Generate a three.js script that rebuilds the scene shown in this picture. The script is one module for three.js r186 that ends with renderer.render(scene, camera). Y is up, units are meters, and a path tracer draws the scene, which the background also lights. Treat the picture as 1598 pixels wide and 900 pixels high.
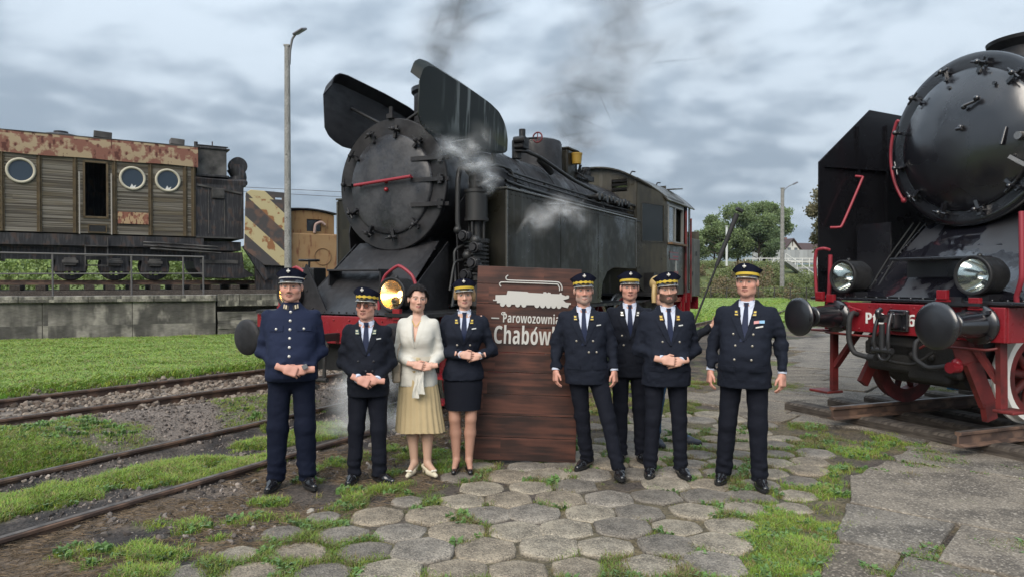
import * as THREE from 'three';
import { mergeGeometries, mergeVertices, toCreasedNormals } from 'three/addons/utils/BufferGeometryUtils.js';
import { RoundedBoxGeometry } from 'three/addons/geometries/RoundedBoxGeometry.js';
import { TextGeometry } from 'three/addons/geometries/TextGeometry.js';
import { FontLoader } from 'three/addons/loaders/FontLoader.js';

// ---------- camera, sky, sun, exposure ----------
const scene = new THREE.Scene();
const camera = new THREE.PerspectiveCamera(44.49, 16 / 9, 0.1, 6000);
camera.position.set(0, 1.73, 0);
camera.lookAt(0, 1.73 - 0.0109 * 10, -10);
const renderer = new THREE.WebGLRenderer({ antialias: true });
renderer.toneMapping = THREE.LinearToneMapping;
renderer.toneMappingExposure = 2.3;
renderer.shadowMap.enabled = true;

const PI = Math.PI, V3 = (x, y, z) => new THREE.Vector3(x, y, z);
const clamp = (x, a = 0, b = 1) => Math.min(b, Math.max(a, x)), lerp = (a, b, t) => a + (b - a) * t;
const sstep = (a, b, x) => { const t = clamp((x - a) / (b - a)); return t * t * (3 - 2 * t); };
function rng(seed) { let s = seed >>> 0; return () => { s = (s + 0x6d2b79f5) | 0; let t = Math.imul(s ^ (s >>> 15), 1 | s); t = (t + Math.imul(t ^ (t >>> 7), 61 | t)) ^ t; return ((t ^ (t >>> 14)) >>> 0) / 4294967296; }; }
function hash(x, y, z) { let h = Math.imul(x, 374761393) ^ Math.imul(y, 668265263) ^ Math.imul(z, 2147483629); h = Math.imul(h ^ (h >>> 13), 1274126177); return ((h ^ (h >>> 16)) >>> 0) / 4294967296; }
const fade = (t) => t * t * t * (t * (t * 6 - 15) + 10);
function noise3(x, y, z = 0, wrap = 0) {
  const ix = Math.floor(x), iy = Math.floor(y), iz = Math.floor(z), fx = fade(x - ix), fy = fade(y - iy), fz = fade(z - iz);
  const w = wrap ? (a) => ((a % wrap) + wrap) % wrap : (a) => a, h = (a, b, c) => hash(w(ix + a), w(iy + b), iz + c);
  return lerp(lerp(lerp(h(0, 0, 0), h(1, 0, 0), fx), lerp(h(0, 1, 0), h(1, 1, 0), fx), fy), lerp(lerp(h(0, 0, 1), h(1, 0, 1), fx), lerp(h(0, 1, 1), h(1, 1, 1), fx), fy), fz);
}
function fbm(x, y, z = 0, oct = 4, wrap = 0) { let s = 0, a = 0.5, n = 0; for (let i = 0; i < oct; i++) { s += a * noise3(x, y, z + i * 7.3, wrap); n += a; a *= 0.5; x *= 2; y *= 2; z *= 2; wrap *= 2; } return s / n; }

{ // overcast sky: brighter towards the zenith, soft cloud banks laid out on a level cloud layer
  const W = 2048, H = 1024, d = new Float32Array(W * H * 4);
  for (let r = 0; r < H; r++) {
    const el = ((r + 0.5) / H - 0.5) * PI, y = Math.sin(el), c = Math.cos(el);
    for (let q = 0; q < W; q++) {
      const az = ((q + 0.5) / W - 0.5) * 2 * PI, x = Math.cos(az) * c, z = Math.sin(az) * c, o = (r * W + q) * 4;
      let R = 0.2, Gc = 0.24, B = 0.27;
      if (y > 0) {
        const k = 1.15 / (y + 0.24), px = x * k, pz = z * k;
        const w = fbm(px * 0.7 + 3, pz * 0.7, 2, 4) - 0.5;
        let n = fbm(px * 1.15 + w * 1.6 + 11, pz * 1.7 + w * 1.2 + 5, 1, 6);
        const n2 = fbm(px * 3.2 + 31 + w * 2, pz * 3.8 + 7 + w * 3, 4, 4);
        n = clamp((n - 0.5) * 1.25 + 0.52 + (n2 - 0.5) * 1.0 + (fbm(px * 8 + w * 5, pz * 10, 7, 5) - 0.5) * 1.15);
        n = lerp(0.6, n, sstep(0, 0.10, y));
        const t = sstep(0.05, 0.95, n), up = 0.55 * (0.80 + 1.25 * y);
        R = lerp(0.265, 0.49, t) * up; Gc = lerp(0.328, 0.565, t) * up; B = lerp(0.40, 0.645, t) * up;
      }
      d[o] = R; d[o + 1] = Gc; d[o + 2] = B; d[o + 3] = 1;
    }
  }
  const t = new THREE.DataTexture(d, W, H, THREE.RGBAFormat, THREE.FloatType);
  t.mapping = THREE.EquirectangularReflectionMapping; t.magFilter = t.minFilter = THREE.LinearFilter; t.needsUpdate = true;
  scene.background = t; scene.environment = t;
}
const sun = new THREE.DirectionalLight(0xfff4e6, 1.5);
sun.position.set(-20, 42, 46); sun.castShadow = true; sun.shadow.radius = 80; sun.name = 'sun';
Object.assign(sun.shadow.camera, { left: -40, right: 40, top: 40, bottom: -40, near: 1, far: 160 }); sun.shadow.mapSize.set(2048, 2048);
scene.add(sun, sun.target);

// ---------- geometry helpers ----------
const M4 = (x = 0, y = 0, z = 0, rx = 0, ry = 0, rz = 0, s = 1) => new THREE.Matrix4().compose(V3(x, y, z), new THREE.Quaternion().setFromEuler(new THREE.Euler(rx, ry, rz, 'YXZ')), s.isVector3 ? s : V3(s, s, s));
const at = (g, x, y, z, rx, ry, rz, s) => g.applyMatrix4(M4(x, y, z, rx, ry, rz, s));
const box = (w, h, d, x = 0, y = 0, z = 0, rx = 0, ry = 0, rz = 0) => at(new THREE.BoxGeometry(w, h, d), x, y, z, rx, ry, rz);
const rbox = (w, h, d, x = 0, y = 0, z = 0, r = 0.01, rx = 0, ry = 0, rz = 0) => at(new RoundedBoxGeometry(w, h, d, 2, Math.min(r, w / 2.1, h / 2.1, d / 2.1)), x, y, z, rx, ry, rz);
const UPV = V3(0, 1, 0);
function along(g, a, b) { // a geometry built along +y, length 1 centred, laid from a to b
  const d = b.clone().sub(a), L = d.length();
  return g.applyMatrix4(new THREE.Matrix4().compose(a.clone().add(b).multiplyScalar(0.5), new THREE.Quaternion().setFromUnitVectors(UPV, d.normalize()), V3(1, L, 1)));
}
const A3 = (a) => (a.isVector3 ? a : V3(a[0], a[1], a[2]));
const rod = (a, b, r, seg = 10, r2 = r) => along(new THREE.CylinderGeometry(r2, r, 1, seg), A3(a), A3(b));
const bar = (a, b, w, h) => { // box of section w (level) x h (upright) from a to b
  a = A3(a); b = A3(b); const d = b.clone().sub(a), L = d.length(), z = d.clone().normalize(), x = Math.abs(z.y) > 0.999 ? V3(1, 0, 0) : V3(0, 1, 0).cross(z).normalize(), y = z.clone().cross(x);
  return new THREE.BoxGeometry(w, h, L).applyMatrix4(new THREE.Matrix4().makeBasis(x, y, z).setPosition(a.clone().add(b).multiplyScalar(0.5)));
};
const pipe = (pts, r, seg = 0, rad = 8, closed = false, tension = 0.3) => new THREE.TubeGeometry(new THREE.CatmullRomCurve3(pts.map(A3), closed, 'catmullrom', tension), seg || pts.length * 6, r, rad, closed);
const cyl = (r, h, x, y, z, axis = 'y', seg = 24, r2 = r, open = false) => at(new THREE.CylinderGeometry(r2, r, h, seg, 1, open), x, y, z, axis === 'z' ? PI / 2 : 0, 0, axis === 'x' ? -PI / 2 : 0);
const ball = (r, x, y, z, sx = 1, sy = 1, sz = 1, seg = 14) => at(new THREE.SphereGeometry(r, seg, Math.ceil(seg * 0.7)), x, y, z, 0, 0, 0, V3(sx, sy, sz));
const torus = (R, r, x, y, z, axis = 'z', seg = 32, rad = 8, arc = PI * 2) => at(new THREE.TorusGeometry(R, r, rad, seg, arc), x, y, z, axis === 'y' ? PI / 2 : 0, axis === 'x' ? PI / 2 : 0, 0);
const lathe = (pts, seg = 32) => new THREE.LatheGeometry(pts.map((p) => new THREE.Vector2(p[0], p[1])), seg);
const latheX = (pts, seg = 32) => lathe(pts, seg).rotateZ(-PI / 2); // profile y runs along +x
const latheC = (pts, seg, ang = 0.6) => toCreasedNormals(lathe(pts, seg), ang);
function shapeOf(pts, holes = []) { const s = new THREE.Shape(pts.map((p) => new THREE.Vector2(p[0], p[1]))); for (const h of holes) s.holes.push(h.isPath ? h : new THREE.Path(h.map((p) => new THREE.Vector2(p[0], p[1])))); return s; }
const ext = (pts, depth, bevel = 0, holes = []) => new THREE.ExtrudeGeometry(pts instanceof THREE.Shape ? pts : shapeOf(pts, holes), { depth, bevelEnabled: bevel > 0, bevelThickness: bevel, bevelSize: bevel, bevelSegments: 1, curveSegments: 12 }); // in xy, depth along +z
const extC = (pts, depth, bevel, holes) => ext(pts, depth, bevel, holes).translate(0, 0, -depth / 2);
function grid(nu, nv, f, closedU = false) { // parametric sheet, f(u, v) -> [x, y, z]
  const p = [], uv = [], idx = [];
  for (let j = 0; j <= nv; j++) for (let i = 0; i <= nu; i++) { p.push(...f(i / nu, j / nv)); uv.push(i / nu, j / nv); }
  for (let j = 0; j < nv; j++) for (let i = 0; i < nu; i++) { const a = j * (nu + 1) + i, b = a + 1, c = a + nu + 1, d = c + 1; idx.push(a, b, d, a, d, c); }
  const g = new THREE.BufferGeometry(); g.setAttribute('position', new THREE.Float32BufferAttribute(p, 3)); g.setAttribute('uv', new THREE.Float32BufferAttribute(uv, 2)); g.setIndex(idx); g.computeVertexNormals(); return g;
}
function thick(nu, nv, f, t) { // closed shell: the sheet f, a second one offset by t along its normal, and the rim
  const a = grid(nu, nv, f), n = a.attributes.normal, p = a.attributes.position, q = [], idx = [...a.index.array], N = p.count;
  for (let i = 0; i < N; i++) q.push(p.getX(i), p.getY(i), p.getZ(i));
  for (let i = 0; i < N; i++) q.push(p.getX(i) + n.getX(i) * t, p.getY(i) + n.getY(i) * t, p.getZ(i) + n.getZ(i) * t);
  const back = []; for (let i = 0; i < idx.length; i += 3) back.push(idx[i] + N, idx[i + 1] + N, idx[i + 2] + N);
  const front = []; for (let i = 0; i < idx.length; i += 3) front.push(idx[i], idx[i + 2], idx[i + 1]);
  const rim = [], ring = [], w = nu + 1;
  for (let i = 0; i < nu; i++) ring.push(i); for (let j = 0; j < nv; j++) ring.push(j * w + nu); for (let i = nu; i > 0; i--) ring.push(nv * w + i); for (let j = nv; j > 0; j--) ring.push(j * w);
  for (let k = 0; k < ring.length; k++) { const i = ring[k], j = ring[(k + 1) % ring.length]; rim.push(i, j, j + N, i, j + N, i + N); }
  const g = new THREE.BufferGeometry(); g.setAttribute('position', new THREE.Float32BufferAttribute(q, 3)); g.setIndex([...front, ...back, ...rim]);
  return toCreasedNormals(g, 0.7);
}
function boxUV(g, s = 1) { // texture coordinates in metres, looked up across each face's main axis
  g = g.index ? g.toNonIndexed() : g; if (!g.attributes.normal) g.computeVertexNormals();
  const p = g.attributes.position, uv = new Float32Array(p.count * 2), a = V3(), b = V3(), c = V3();
  for (let i = 0; i < p.count; i += 3) {
    a.fromBufferAttribute(p, i); b.fromBufferAttribute(p, i + 1).sub(a); c.fromBufferAttribute(p, i + 2).sub(a); b.cross(c);
    const x = Math.abs(b.x), y = Math.abs(b.y), z = Math.abs(b.z), m = y >= x && y >= z ? 1 : x >= z ? 0 : 2;
    for (let k = 0; k < 3; k++) { const X = p.getX(i + k), Y = p.getY(i + k), Z = p.getZ(i + k), j = (i + k) * 2; uv[j] = (m === 0 ? Z : X) * s; uv[j + 1] = (m === 1 ? Z : Y) * s; }
  }
  g.setAttribute('uv', new THREE.BufferAttribute(uv, 2)); return g;
}
function join(list, colored = false) { // one geometry from many
  const out = list.flat(9).filter(Boolean).map((g) => { g = boxUV(g); for (const k of Object.keys(g.attributes)) if (!['position', 'normal', 'uv', ...(colored ? ['color'] : [])].includes(k)) g.deleteAttribute(k); return g; });
  return out.length === 1 ? out[0] : mergeGeometries(out);
}
const taken = new Map();
function numbered(name) { const n = taken.get(name) ?? 0; taken.set(name, n + 1); return n ? `${name}_${String(n).padStart(3, '0')}` : name; }
function obj(name, geos, m, parent) {
  const g = Array.isArray(geos) ? join(geos) : geos, o = new THREE.Mesh(g, m);
  o.castShadow = o.receiveShadow = true; o.name = parent ? name : numbered(name); (parent ?? scene).add(o); return o;
}
function tag(o, label, category, group) { o.userData.label = label; if (category) o.userData.category = category; if (group) o.userData.group = group; return o; }
function thing(name, label, category, p = [0, 0, 0], turn = 0, group) { const o = new THREE.Group(); o.name = numbered(name); scene.add(o); o.position.set(...p); o.rotation.y = turn; return tag(o, label, category, group); }
function struct(name, geos, m) { const o = obj(name, geos, m); o.userData.kind = 'structure'; return o; }
function asStuff(o) { o.userData.kind = 'stuff'; return o; }
function copyOf(src, p, turn, label, group) { const c = src.clone(); c.name = numbered(src.name.replace(/_\d+$/, '')); scene.add(c); c.position.set(...p); c.rotation.y = turn; c.userData = { ...src.userData, label: label ?? src.userData.label, ...(group ? { group } : {}) }; return c; }
function scatter(name, geo, mat, list, parent) { // list of { m: Matrix4, c: [r, g, b] }
  const o = new THREE.InstancedMesh(geo, mat, list.length); list.forEach((e, i) => { o.setMatrixAt(i, e.m); if (e.c) o.setColorAt(i, new THREE.Color().setRGB(...e.c)); });
  o.castShadow = o.receiveShadow = true; o.name = parent ? name : numbered(name); (parent ?? scene).add(o); o.userData.kind = 'stuff'; return o;
}
const anchor = (geo, x, y, z) => geo.translate(-x, -y, -z);

// ---------- textures and materials ----------
function tex(size, f, srgb = false, rep = 1) { // f(u, v) -> [r, g, b] in 0..1
  const d = new Uint8Array(size * size * 4);
  for (let y = 0; y < size; y++) for (let x = 0; x < size; x++) { const c = f((x + 0.5) / size, (y + 0.5) / size), o = (y * size + x) * 4; for (let k = 0; k < 3; k++) d[o + k] = clamp(Array.isArray(c) ? c[k] : c) * 255; d[o + 3] = 255; }
  const t = new THREE.DataTexture(d, size, size); t.wrapS = t.wrapT = THREE.RepeatWrapping; t.magFilter = THREE.LinearFilter; t.minFilter = THREE.LinearFilter; if (srgb) t.colorSpace = THREE.SRGBColorSpace; t.repeat.set(rep, rep); t.needsUpdate = true; return t;
}
const again = (t, u, v = u) => { const c = t.clone(); c.repeat.set(u, v); c.needsUpdate = true; return c; };
const N1 = tex(512, (u, v) => fbm(u * 8, v * 8, 0, 6, 8));
const N2 = tex(512, (u, v) => { const a = fbm(u * 6, v * 6, 3, 6, 6); return clamp((a - 0.5) * 2.2 + 0.5); });
const GRIT = tex(512, (u, v) => { const a = fbm(u * 64, v * 64, 5, 3, 64), b = fbm(u * 8, v * 8, 9, 4, 8); return clamp(0.72 + (a - 0.5) * 1.15 + (b - 0.5) * 0.4); });
const STREAK = tex(512, (u, v) => { const a = fbm(u * 40, v * 3, 5, 4, 0) * 0, n = fbm(u * 24, v * 3, 2, 4, 3 * 8); return clamp((n - 0.5) * 2 + 0.5 + a); });
const roughT = (lo, hi, src = N2) => tex(256, (u, v) => { const a = fbm(u * 6, v * 6, lo * 31, 5, 6); return lerp(lo, hi, clamp((a - 0.5) * 2.4 + 0.5)); });
const colorT = (size, f) => tex(size, f, true);
function mat(r, g, b, o = {}) { const { rgb, ...p } = o; const m = new (p.clearcoat || p.transmission || p.sheen || p.specularIntensity !== undefined ? THREE.MeshPhysicalMaterial : THREE.MeshStandardMaterial)({ roughness: 0.6, side: THREE.DoubleSide, ...p }); m.color.setRGB(r, g, b); return m; }
// a colour map that mixes linear colours by noise; stored as sRGB
const toS = (c) => (c <= 0.0031308 ? c * 12.92 : 1.055 * Math.pow(c, 1 / 2.4) - 0.055);
const mixT = (size, f) => tex(size, (u, v) => f(u, v).map(toS), true);
const mix3 = (a, b, t) => [lerp(a[0], b[0], t), lerp(a[1], b[1], t), lerp(a[2], b[2], t)];
// ---------- lay of the land (X to the right, Z ahead of the camera, metres) ----------
const PHI = 27.957 * PI / 180, SA = Math.sin(PHI), CA = Math.cos(PHI), TA = [-2.426, 8.012];
const toA = (X, Z) => { const x = X - TA[0], z = Z - TA[1]; return [x * SA + z * CA, x * CA - z * SA]; };   // along the main track, across it (positive on the near side)
const fromA = (t, n) => [TA[0] + t * SA + n * CA, TA[1] + t * CA - n * SA];
const BD = [0.588, 0.809], TB = [-6.18, 8.5];
const toB = (X, Z) => { const x = X - TB[0], z = Z - TB[1]; return [x * BD[0] + z * BD[1], x * BD[1] - z * BD[0]]; };
const fromB = (t, n) => [TB[0] + t * BD[0] + n * BD[1], TB[1] + t * BD[1] - n * BD[0]];
const WALLP = [-12.86, 17.7], WD = [0.9399, 0.3414];
const toW = (X, Z) => { const x = X - WALLP[0], z = Z - WALLP[1]; return [x * WD[0] + z * WD[1], -x * WD[1] + z * WD[0]]; };   // along the wall, behind it
const STRIP = [[1.3, 3.2], [1.55, 4.0], [1.78, 4.5], [2.27, 5.26], [2.8, 6.3], [3.8, 7.26], [4.5, 8.2]];
function stripDist(X, Z) { let best = 9; for (let i = 0; i + 1 < STRIP.length; i++) { const [ax, az] = STRIP[i], [bx, bz] = STRIP[i + 1], t = clamp(((X - ax) * (bx - ax) + (Z - az) * (bz - az)) / ((bx - ax) ** 2 + (bz - az) ** 2)), d = Math.hypot(X - lerp(ax, bx, t), Z - lerp(az, bz, t)); if (d < best) best = d; } return best; }
function stripSide(X, Z) { let s = 0, best = 9; for (let i = 0; i + 1 < STRIP.length; i++) { const [ax, az] = STRIP[i], [bx, bz] = STRIP[i + 1], t = clamp(((X - ax) * (bx - ax) + (Z - az) * (bz - az)) / ((bx - ax) ** 2 + (bz - az) ** 2)), d = Math.hypot(X - lerp(ax, bx, t), Z - lerp(az, bz, t)); if (d < best) { best = d; s = (bx - ax) * (Z - az) - (bz - az) * (X - ax); } } return s < 0 ? 1 : -1; } // +1 on the slab side
const paveLeft = (Z) => { const p = [[3, -2.5], [4, -2.15], [4.6, -1.8], [5.5, -1.3], [6.2, -0.75], [6.7, -0.35], [7.4, 0.15], [8.5, 0.9], [12, 3.2], [40, 20]]; for (let i = 0; i + 1 < p.length; i++) if (Z <= p[i + 1][0]) return lerp(p[i][1], p[i + 1][1], clamp((Z - p[i][0]) / (p[i + 1][0] - p[i][0]))); return 20; };
function gh(X, Z) {
  const [t, n] = toA(X, Z), b = Math.abs(toB(X, Z)[1]);
  let h = 0.22 * sstep(-0.95, -2.5, n);
  h += (fbm(X * 1.7, Z * 1.7, 4, 3) - 0.5) * 0.05 * sstep(0.3, -0.2, X - paveLeft(Z)) + (fbm(X * 7, Z * 7, 2, 2) - 0.5) * 0.022;
  if (Math.abs(n) < 0.72 && t < 30) h -= 0.055 * sstep(0.7, 0.55, Math.abs(n));
  h -= 0.10 * sstep(-0.78, -0.84, n) * sstep(-1.5, -0.9, n);
  h -= 0.012 * sstep(0.7, 0.9, n) * sstep(2.2, 1.2, n);
  if (b < 1.4) h -= 0.12 * sstep(1.4, 0.9, b);
  return h - 0.02;
}
function grassAt(X, Z) { // 0..1
  const [t, n] = toA(X, Z), b = toB(X, Z)[1], n1 = fbm(X * 0.9, Z * 0.9, 8, 4), n2 = fbm(X * 3.1, Z * 3.1, 3, 3);
  let g = 0;
  if (b < -1.05 && n < -1) g = sstep(-1.05, -1.5, b + (n2 - 0.5) * 0.5);
  else if (n < -1.0 && b > 1.0) g = 0.95 * sstep(-0.9, -2.6, t + (n1 - 0.5) * 2.5) * sstep(-1.0, -1.35, n + (n2 - 0.5) * 0.5) * sstep(0.95, 1.35, b + (n2 - 0.5) * 0.3) + 0.25 * sstep(0.55, 0.7, n1);
  else if (Math.abs(n) < 0.7) g = 0.95 * sstep(0.47, 0.56, n1 * 0.6 + n2 * 0.4 - Math.abs(n + 0.12) * 0.16 + (t < -2.4 ? 0.09 : 0) - (n < -0.35 ? 0.08 : 0));
  else if (n > 0.75 && X < paveLeft(Z) + 0.25) g = 0.75 * sstep(0.50, 0.74, fbm(X * 6.5, Z * 6.5, 23, 3) * 0.45 + n2 * 0.35 + n1 * 0.2 - 0.012 + 0.045 * sstep(1.25, 1.9, n) - 0.12 * sstep(1.3, 0.9, n));
  else if (X > -3) {
    const d = stripDist(X, Z), wv = 0.20 + (n1 - 0.5) * 0.5 + (Z < 5 ? 0.18 : 0);
    g = 0.85 * sstep(wv, wv - 0.28, d) * clamp(0.1 + 1.9 * (n2 - 0.3));
    if (Z < 9.5) g = Math.max(g, stripSide(X, Z) < 0 ? 0.5 * sstep(0.44, 0.66, n2 * 0.6 + n1 * 0.4) : 0.5 * sstep(0.54, 0.68, n2 * 0.6 + n1 * 0.4));
    else g = Math.max(g, 0.7 * sstep(0.56, 0.66, n1));
    if (n < 1.9 && n > 0.7) g = Math.max(g, 0.5 * sstep(0.54, 0.64, n1));
  }
  if (Z > 35 && X > 2) g = 1;
  if (toW(X, Z)[1] > 0) g = 1;
  return clamp(g);
}
const C_SOIL = [0.075, 0.060, 0.050], C_COAL = [0.035, 0.030, 0.028], C_GRAV = [0.165, 0.136, 0.115], C_DRY = [0.155, 0.115, 0.08], C_GRASS = [0.11, 0.165, 0.03], C_CONC = [0.165, 0.155, 0.14], C_JOINT = [0.115, 0.095, 0.06];
function groundColor(X, Z) {
  const [t, n] = toA(X, Z), b = toB(X, Z)[1], n1 = fbm(X * 1.1 + 5, Z * 1.1, 1, 4), n2 = fbm(X * 5.5, Z * 5.5, 6, 3);
  let c;
  if (Math.abs(b) < 1.1 && n < -0.9) c = mix3([0.20, 0.165, 0.135], C_COAL, sstep(0.5, 0.75, n1) * 0.6);
  else if (n < -0.78) c = mix3(C_GRAV, C_SOIL, sstep(0.45, 0.68, n1) * 0.7);
  else if (Math.abs(n) < 0.78) c = mix3(C_COAL, C_GRAV, sstep(0.42, 0.72, n2) * 0.6);
  else if (X < paveLeft(Z) + 0.3) { c = mix3(C_SOIL, C_COAL, sstep(0.45, 0.6, n1)); c = mix3(c, C_DRY, 0.85 * sstep(0.46, 0.62, n2 * 0.5 + fbm(X * 1.9, Z * 1.9, 12, 3) * 0.5 + 0.09 * sstep(1.7, 1.1, n))); c = mix3(c, C_GRAV, 0.5 * sstep(0.55, 0.7, n2) * sstep(1.5, 0.8, n)); }
  else { c = mix3(C_JOINT, C_SOIL, sstep(0.4, 0.62, n1)); c = mix3(c, [0.15, 0.115, 0.06], 0.6 * sstep(0.45, 0.7, n2)); if (Z > 20) c = mix3(c, C_CONC, sstep(20, 24, Z)); }
  return mix3(c, C_GRASS, clamp(grassAt(X, Z) * 0.8));
}
{
  const axis = (lo, f0, f1, hi, step, grow) => { const a = []; let x = f0; while (x <= f1) { a.push(x); x += step; } let s = step; while (x < hi) { s *= grow; x += s; a.push(Math.min(x, hi)); } x = f0; s = step; while (x > lo) { s *= grow; x -= s; a.unshift(Math.max(x, lo)); } return a; };
  const xs = axis(-900, -7.5, 6.2, 900, 0.07, 1.09), zs = axis(-40, 3.0, 12.5, 1800, 0.07, 1.05), p = [], c = [], idx = [], nx = xs.length;
  for (const z of zs) for (const x of xs) { p.push(x, Z_FAR(x, z), -z); c.push(...groundColor(x, z)); }
  for (let j = 0; j + 1 < zs.length; j++) for (let i = 0; i + 1 < nx; i++) { const a = j * nx + i; idx.push(a, a + 1, a + nx + 1, a, a + nx + 1, a + nx); }
  function Z_FAR(x, z) { return gh(x, z); }
  const g = new THREE.BufferGeometry(); g.setAttribute('position', new THREE.Float32BufferAttribute(p, 3)); g.setAttribute('color', new THREE.Float32BufferAttribute(c, 3)); g.setAttribute('uv', new THREE.Float32BufferAttribute(p.filter((_, i) => i % 3 !== 1), 2)); g.setIndex(idx); g.computeVertexNormals();
  const m = mat(1, 1, 1, { vertexColors: true, roughness: 0.95, map: again(GRIT, 0.9), bumpMap: again(GRIT, 0.9), bumpScale: 0.012 }); m.color.setRGB(1.25, 1.25, 1.25);
  tag(struct('ground', g, m), 'trodden ground of soil, gravel and dry grass round the tracks');
}
// ---------- rails and sleepers ----------
const RUST = mixT(256, (u, v) => { const a = fbm(u * 8, v * 8, 2, 5, 8); return mix3([0.075, 0.048, 0.037], [0.19, 0.115, 0.08], sstep(0.3, 0.7, a)); });
const M_RAIL = mat(1, 1, 1, { map: RUST, roughness: 0.75, bumpMap: N1, bumpScale: 0.004 });
const M_RAILTOP = mat(0.24, 0.20, 0.175, { roughness: 0.45, metalness: 0.35, map: again(N1, 2) });
const M_SLEEPER = mat(0.07, 0.055, 0.045, { roughness: 0.95, map: GRIT, bumpMap: again(STREAK, 1), bumpScale: 0.01 });
const railShape = [[-0.065, 0], [0.065, 0], [0.065, 0.012], [0.012, 0.03], [0.009, 0.105], [0.034, 0.118], [0.036, 0.14], [0.03, 0.147], [-0.03, 0.147], [-0.036, 0.14], [-0.034, 0.118], [-0.009, 0.105], [-0.012, 0.03], [-0.065, 0.012]];
function railTrack(name, label, from, dir, t0, t1, top, sleep) {
  const [X0, Z0] = from(t0, 0), r = thing(name, label, 'railway track', [X0, 0, -Z0], Math.atan2(dir[1], dir[0])), L = t1 - t0; // local +x runs along the track
  for (const s of [0.752, -0.752]) {
    const g = ext(railShape, L).rotateY(PI / 2).translate(0, top - 0.147, s);
    const rail = obj('rail', [g], M_RAIL, r); obj('running_surface', [box(L, 0.003, 0.05, L / 2, top + 0.0022, s)], M_RAILTOP, rail);
  }
  const q = rng(77), base = join([rbox(0.24, 0.14, 2.5, 0, -0.07, 0, 0.02)]);
  for (let x = 0.3; x < L; x += 0.62) { const [X, Z] = from(t0 + x, 0); if (Z > 3.2 && Z < 16 && X > -Z * 0.8 - 1 && sleep) { const o = obj('sleeper', base, M_SLEEPER, r); o.position.set(x + (q() - 0.5) * 0.06, top - 0.155 + (q() - 0.5) * 0.012, (q() - 0.5) * 0.05); o.rotation.y = (q() - 0.5) * 0.05; } }
  return r;
}
railTrack('railway_track', 'railway track sunk in grass running under the steaming engine', fromA, [SA, CA], -9, 40, 0.04, true);
railTrack('railway_track', 'rusty track with stony ballast beside the lawn', fromB, BD, -9, 9.5, 0.19, true);

const inView = (X, Z, m = 0.6) => Z > 2.6 && Math.abs(X) < Z * 0.745 + m;
const PAVERS = (() => {
  const a = 0.395, rowH = a * 0.866, ca = Math.cos(0.05), sa = Math.sin(0.05); const list = [], q = rng(21);
  for (let j = -4; j < 22; j++) for (let i = -10; i < 16; i++) {
    let x = i * a + (j % 2 ? a / 2 : 0) + (q() - 0.5) * 0.05, z = 3.55 + j * rowH + (q() - 0.5) * 0.05; const X = x * ca - z * sa + 0.25, Z = z * ca + x * sa, k1 = q(), k2 = q(), k3 = q();
    const edge = X - paveLeft(Z), sd = stripDist(X, Z), side = stripSide(X, Z), n = toA(X, Z)[1];
    if (!inView(X, Z, 0.4) || Z > 9.2 || n < 2.05 || edge < -0.1 || (side > 0 && Z < 7.6) || sd < 0.12 || X > 3.1) continue;
    let s = 0.97 + (k1 - 0.5) * 0.08; if (edge < 0.45) { if (k2 < 0.3) continue; s *= 0.6 + 0.35 * k3; } else if (sd < 0.4) s *= 0.7 + 0.25 * k3; else if (k2 < 0.03) continue;
    list.push([X, Z, s, k1, k2, k3]);
  }
  return list.slice(0, 300);
})();
const onPaver = (X, Z) => { for (const p of PAVERS) { const dx = X - p[0], dz = Z - p[1], r = 0.178 * p[2]; if (dx * dx + dz * dz < r * r) return true; } return false; };
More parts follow.
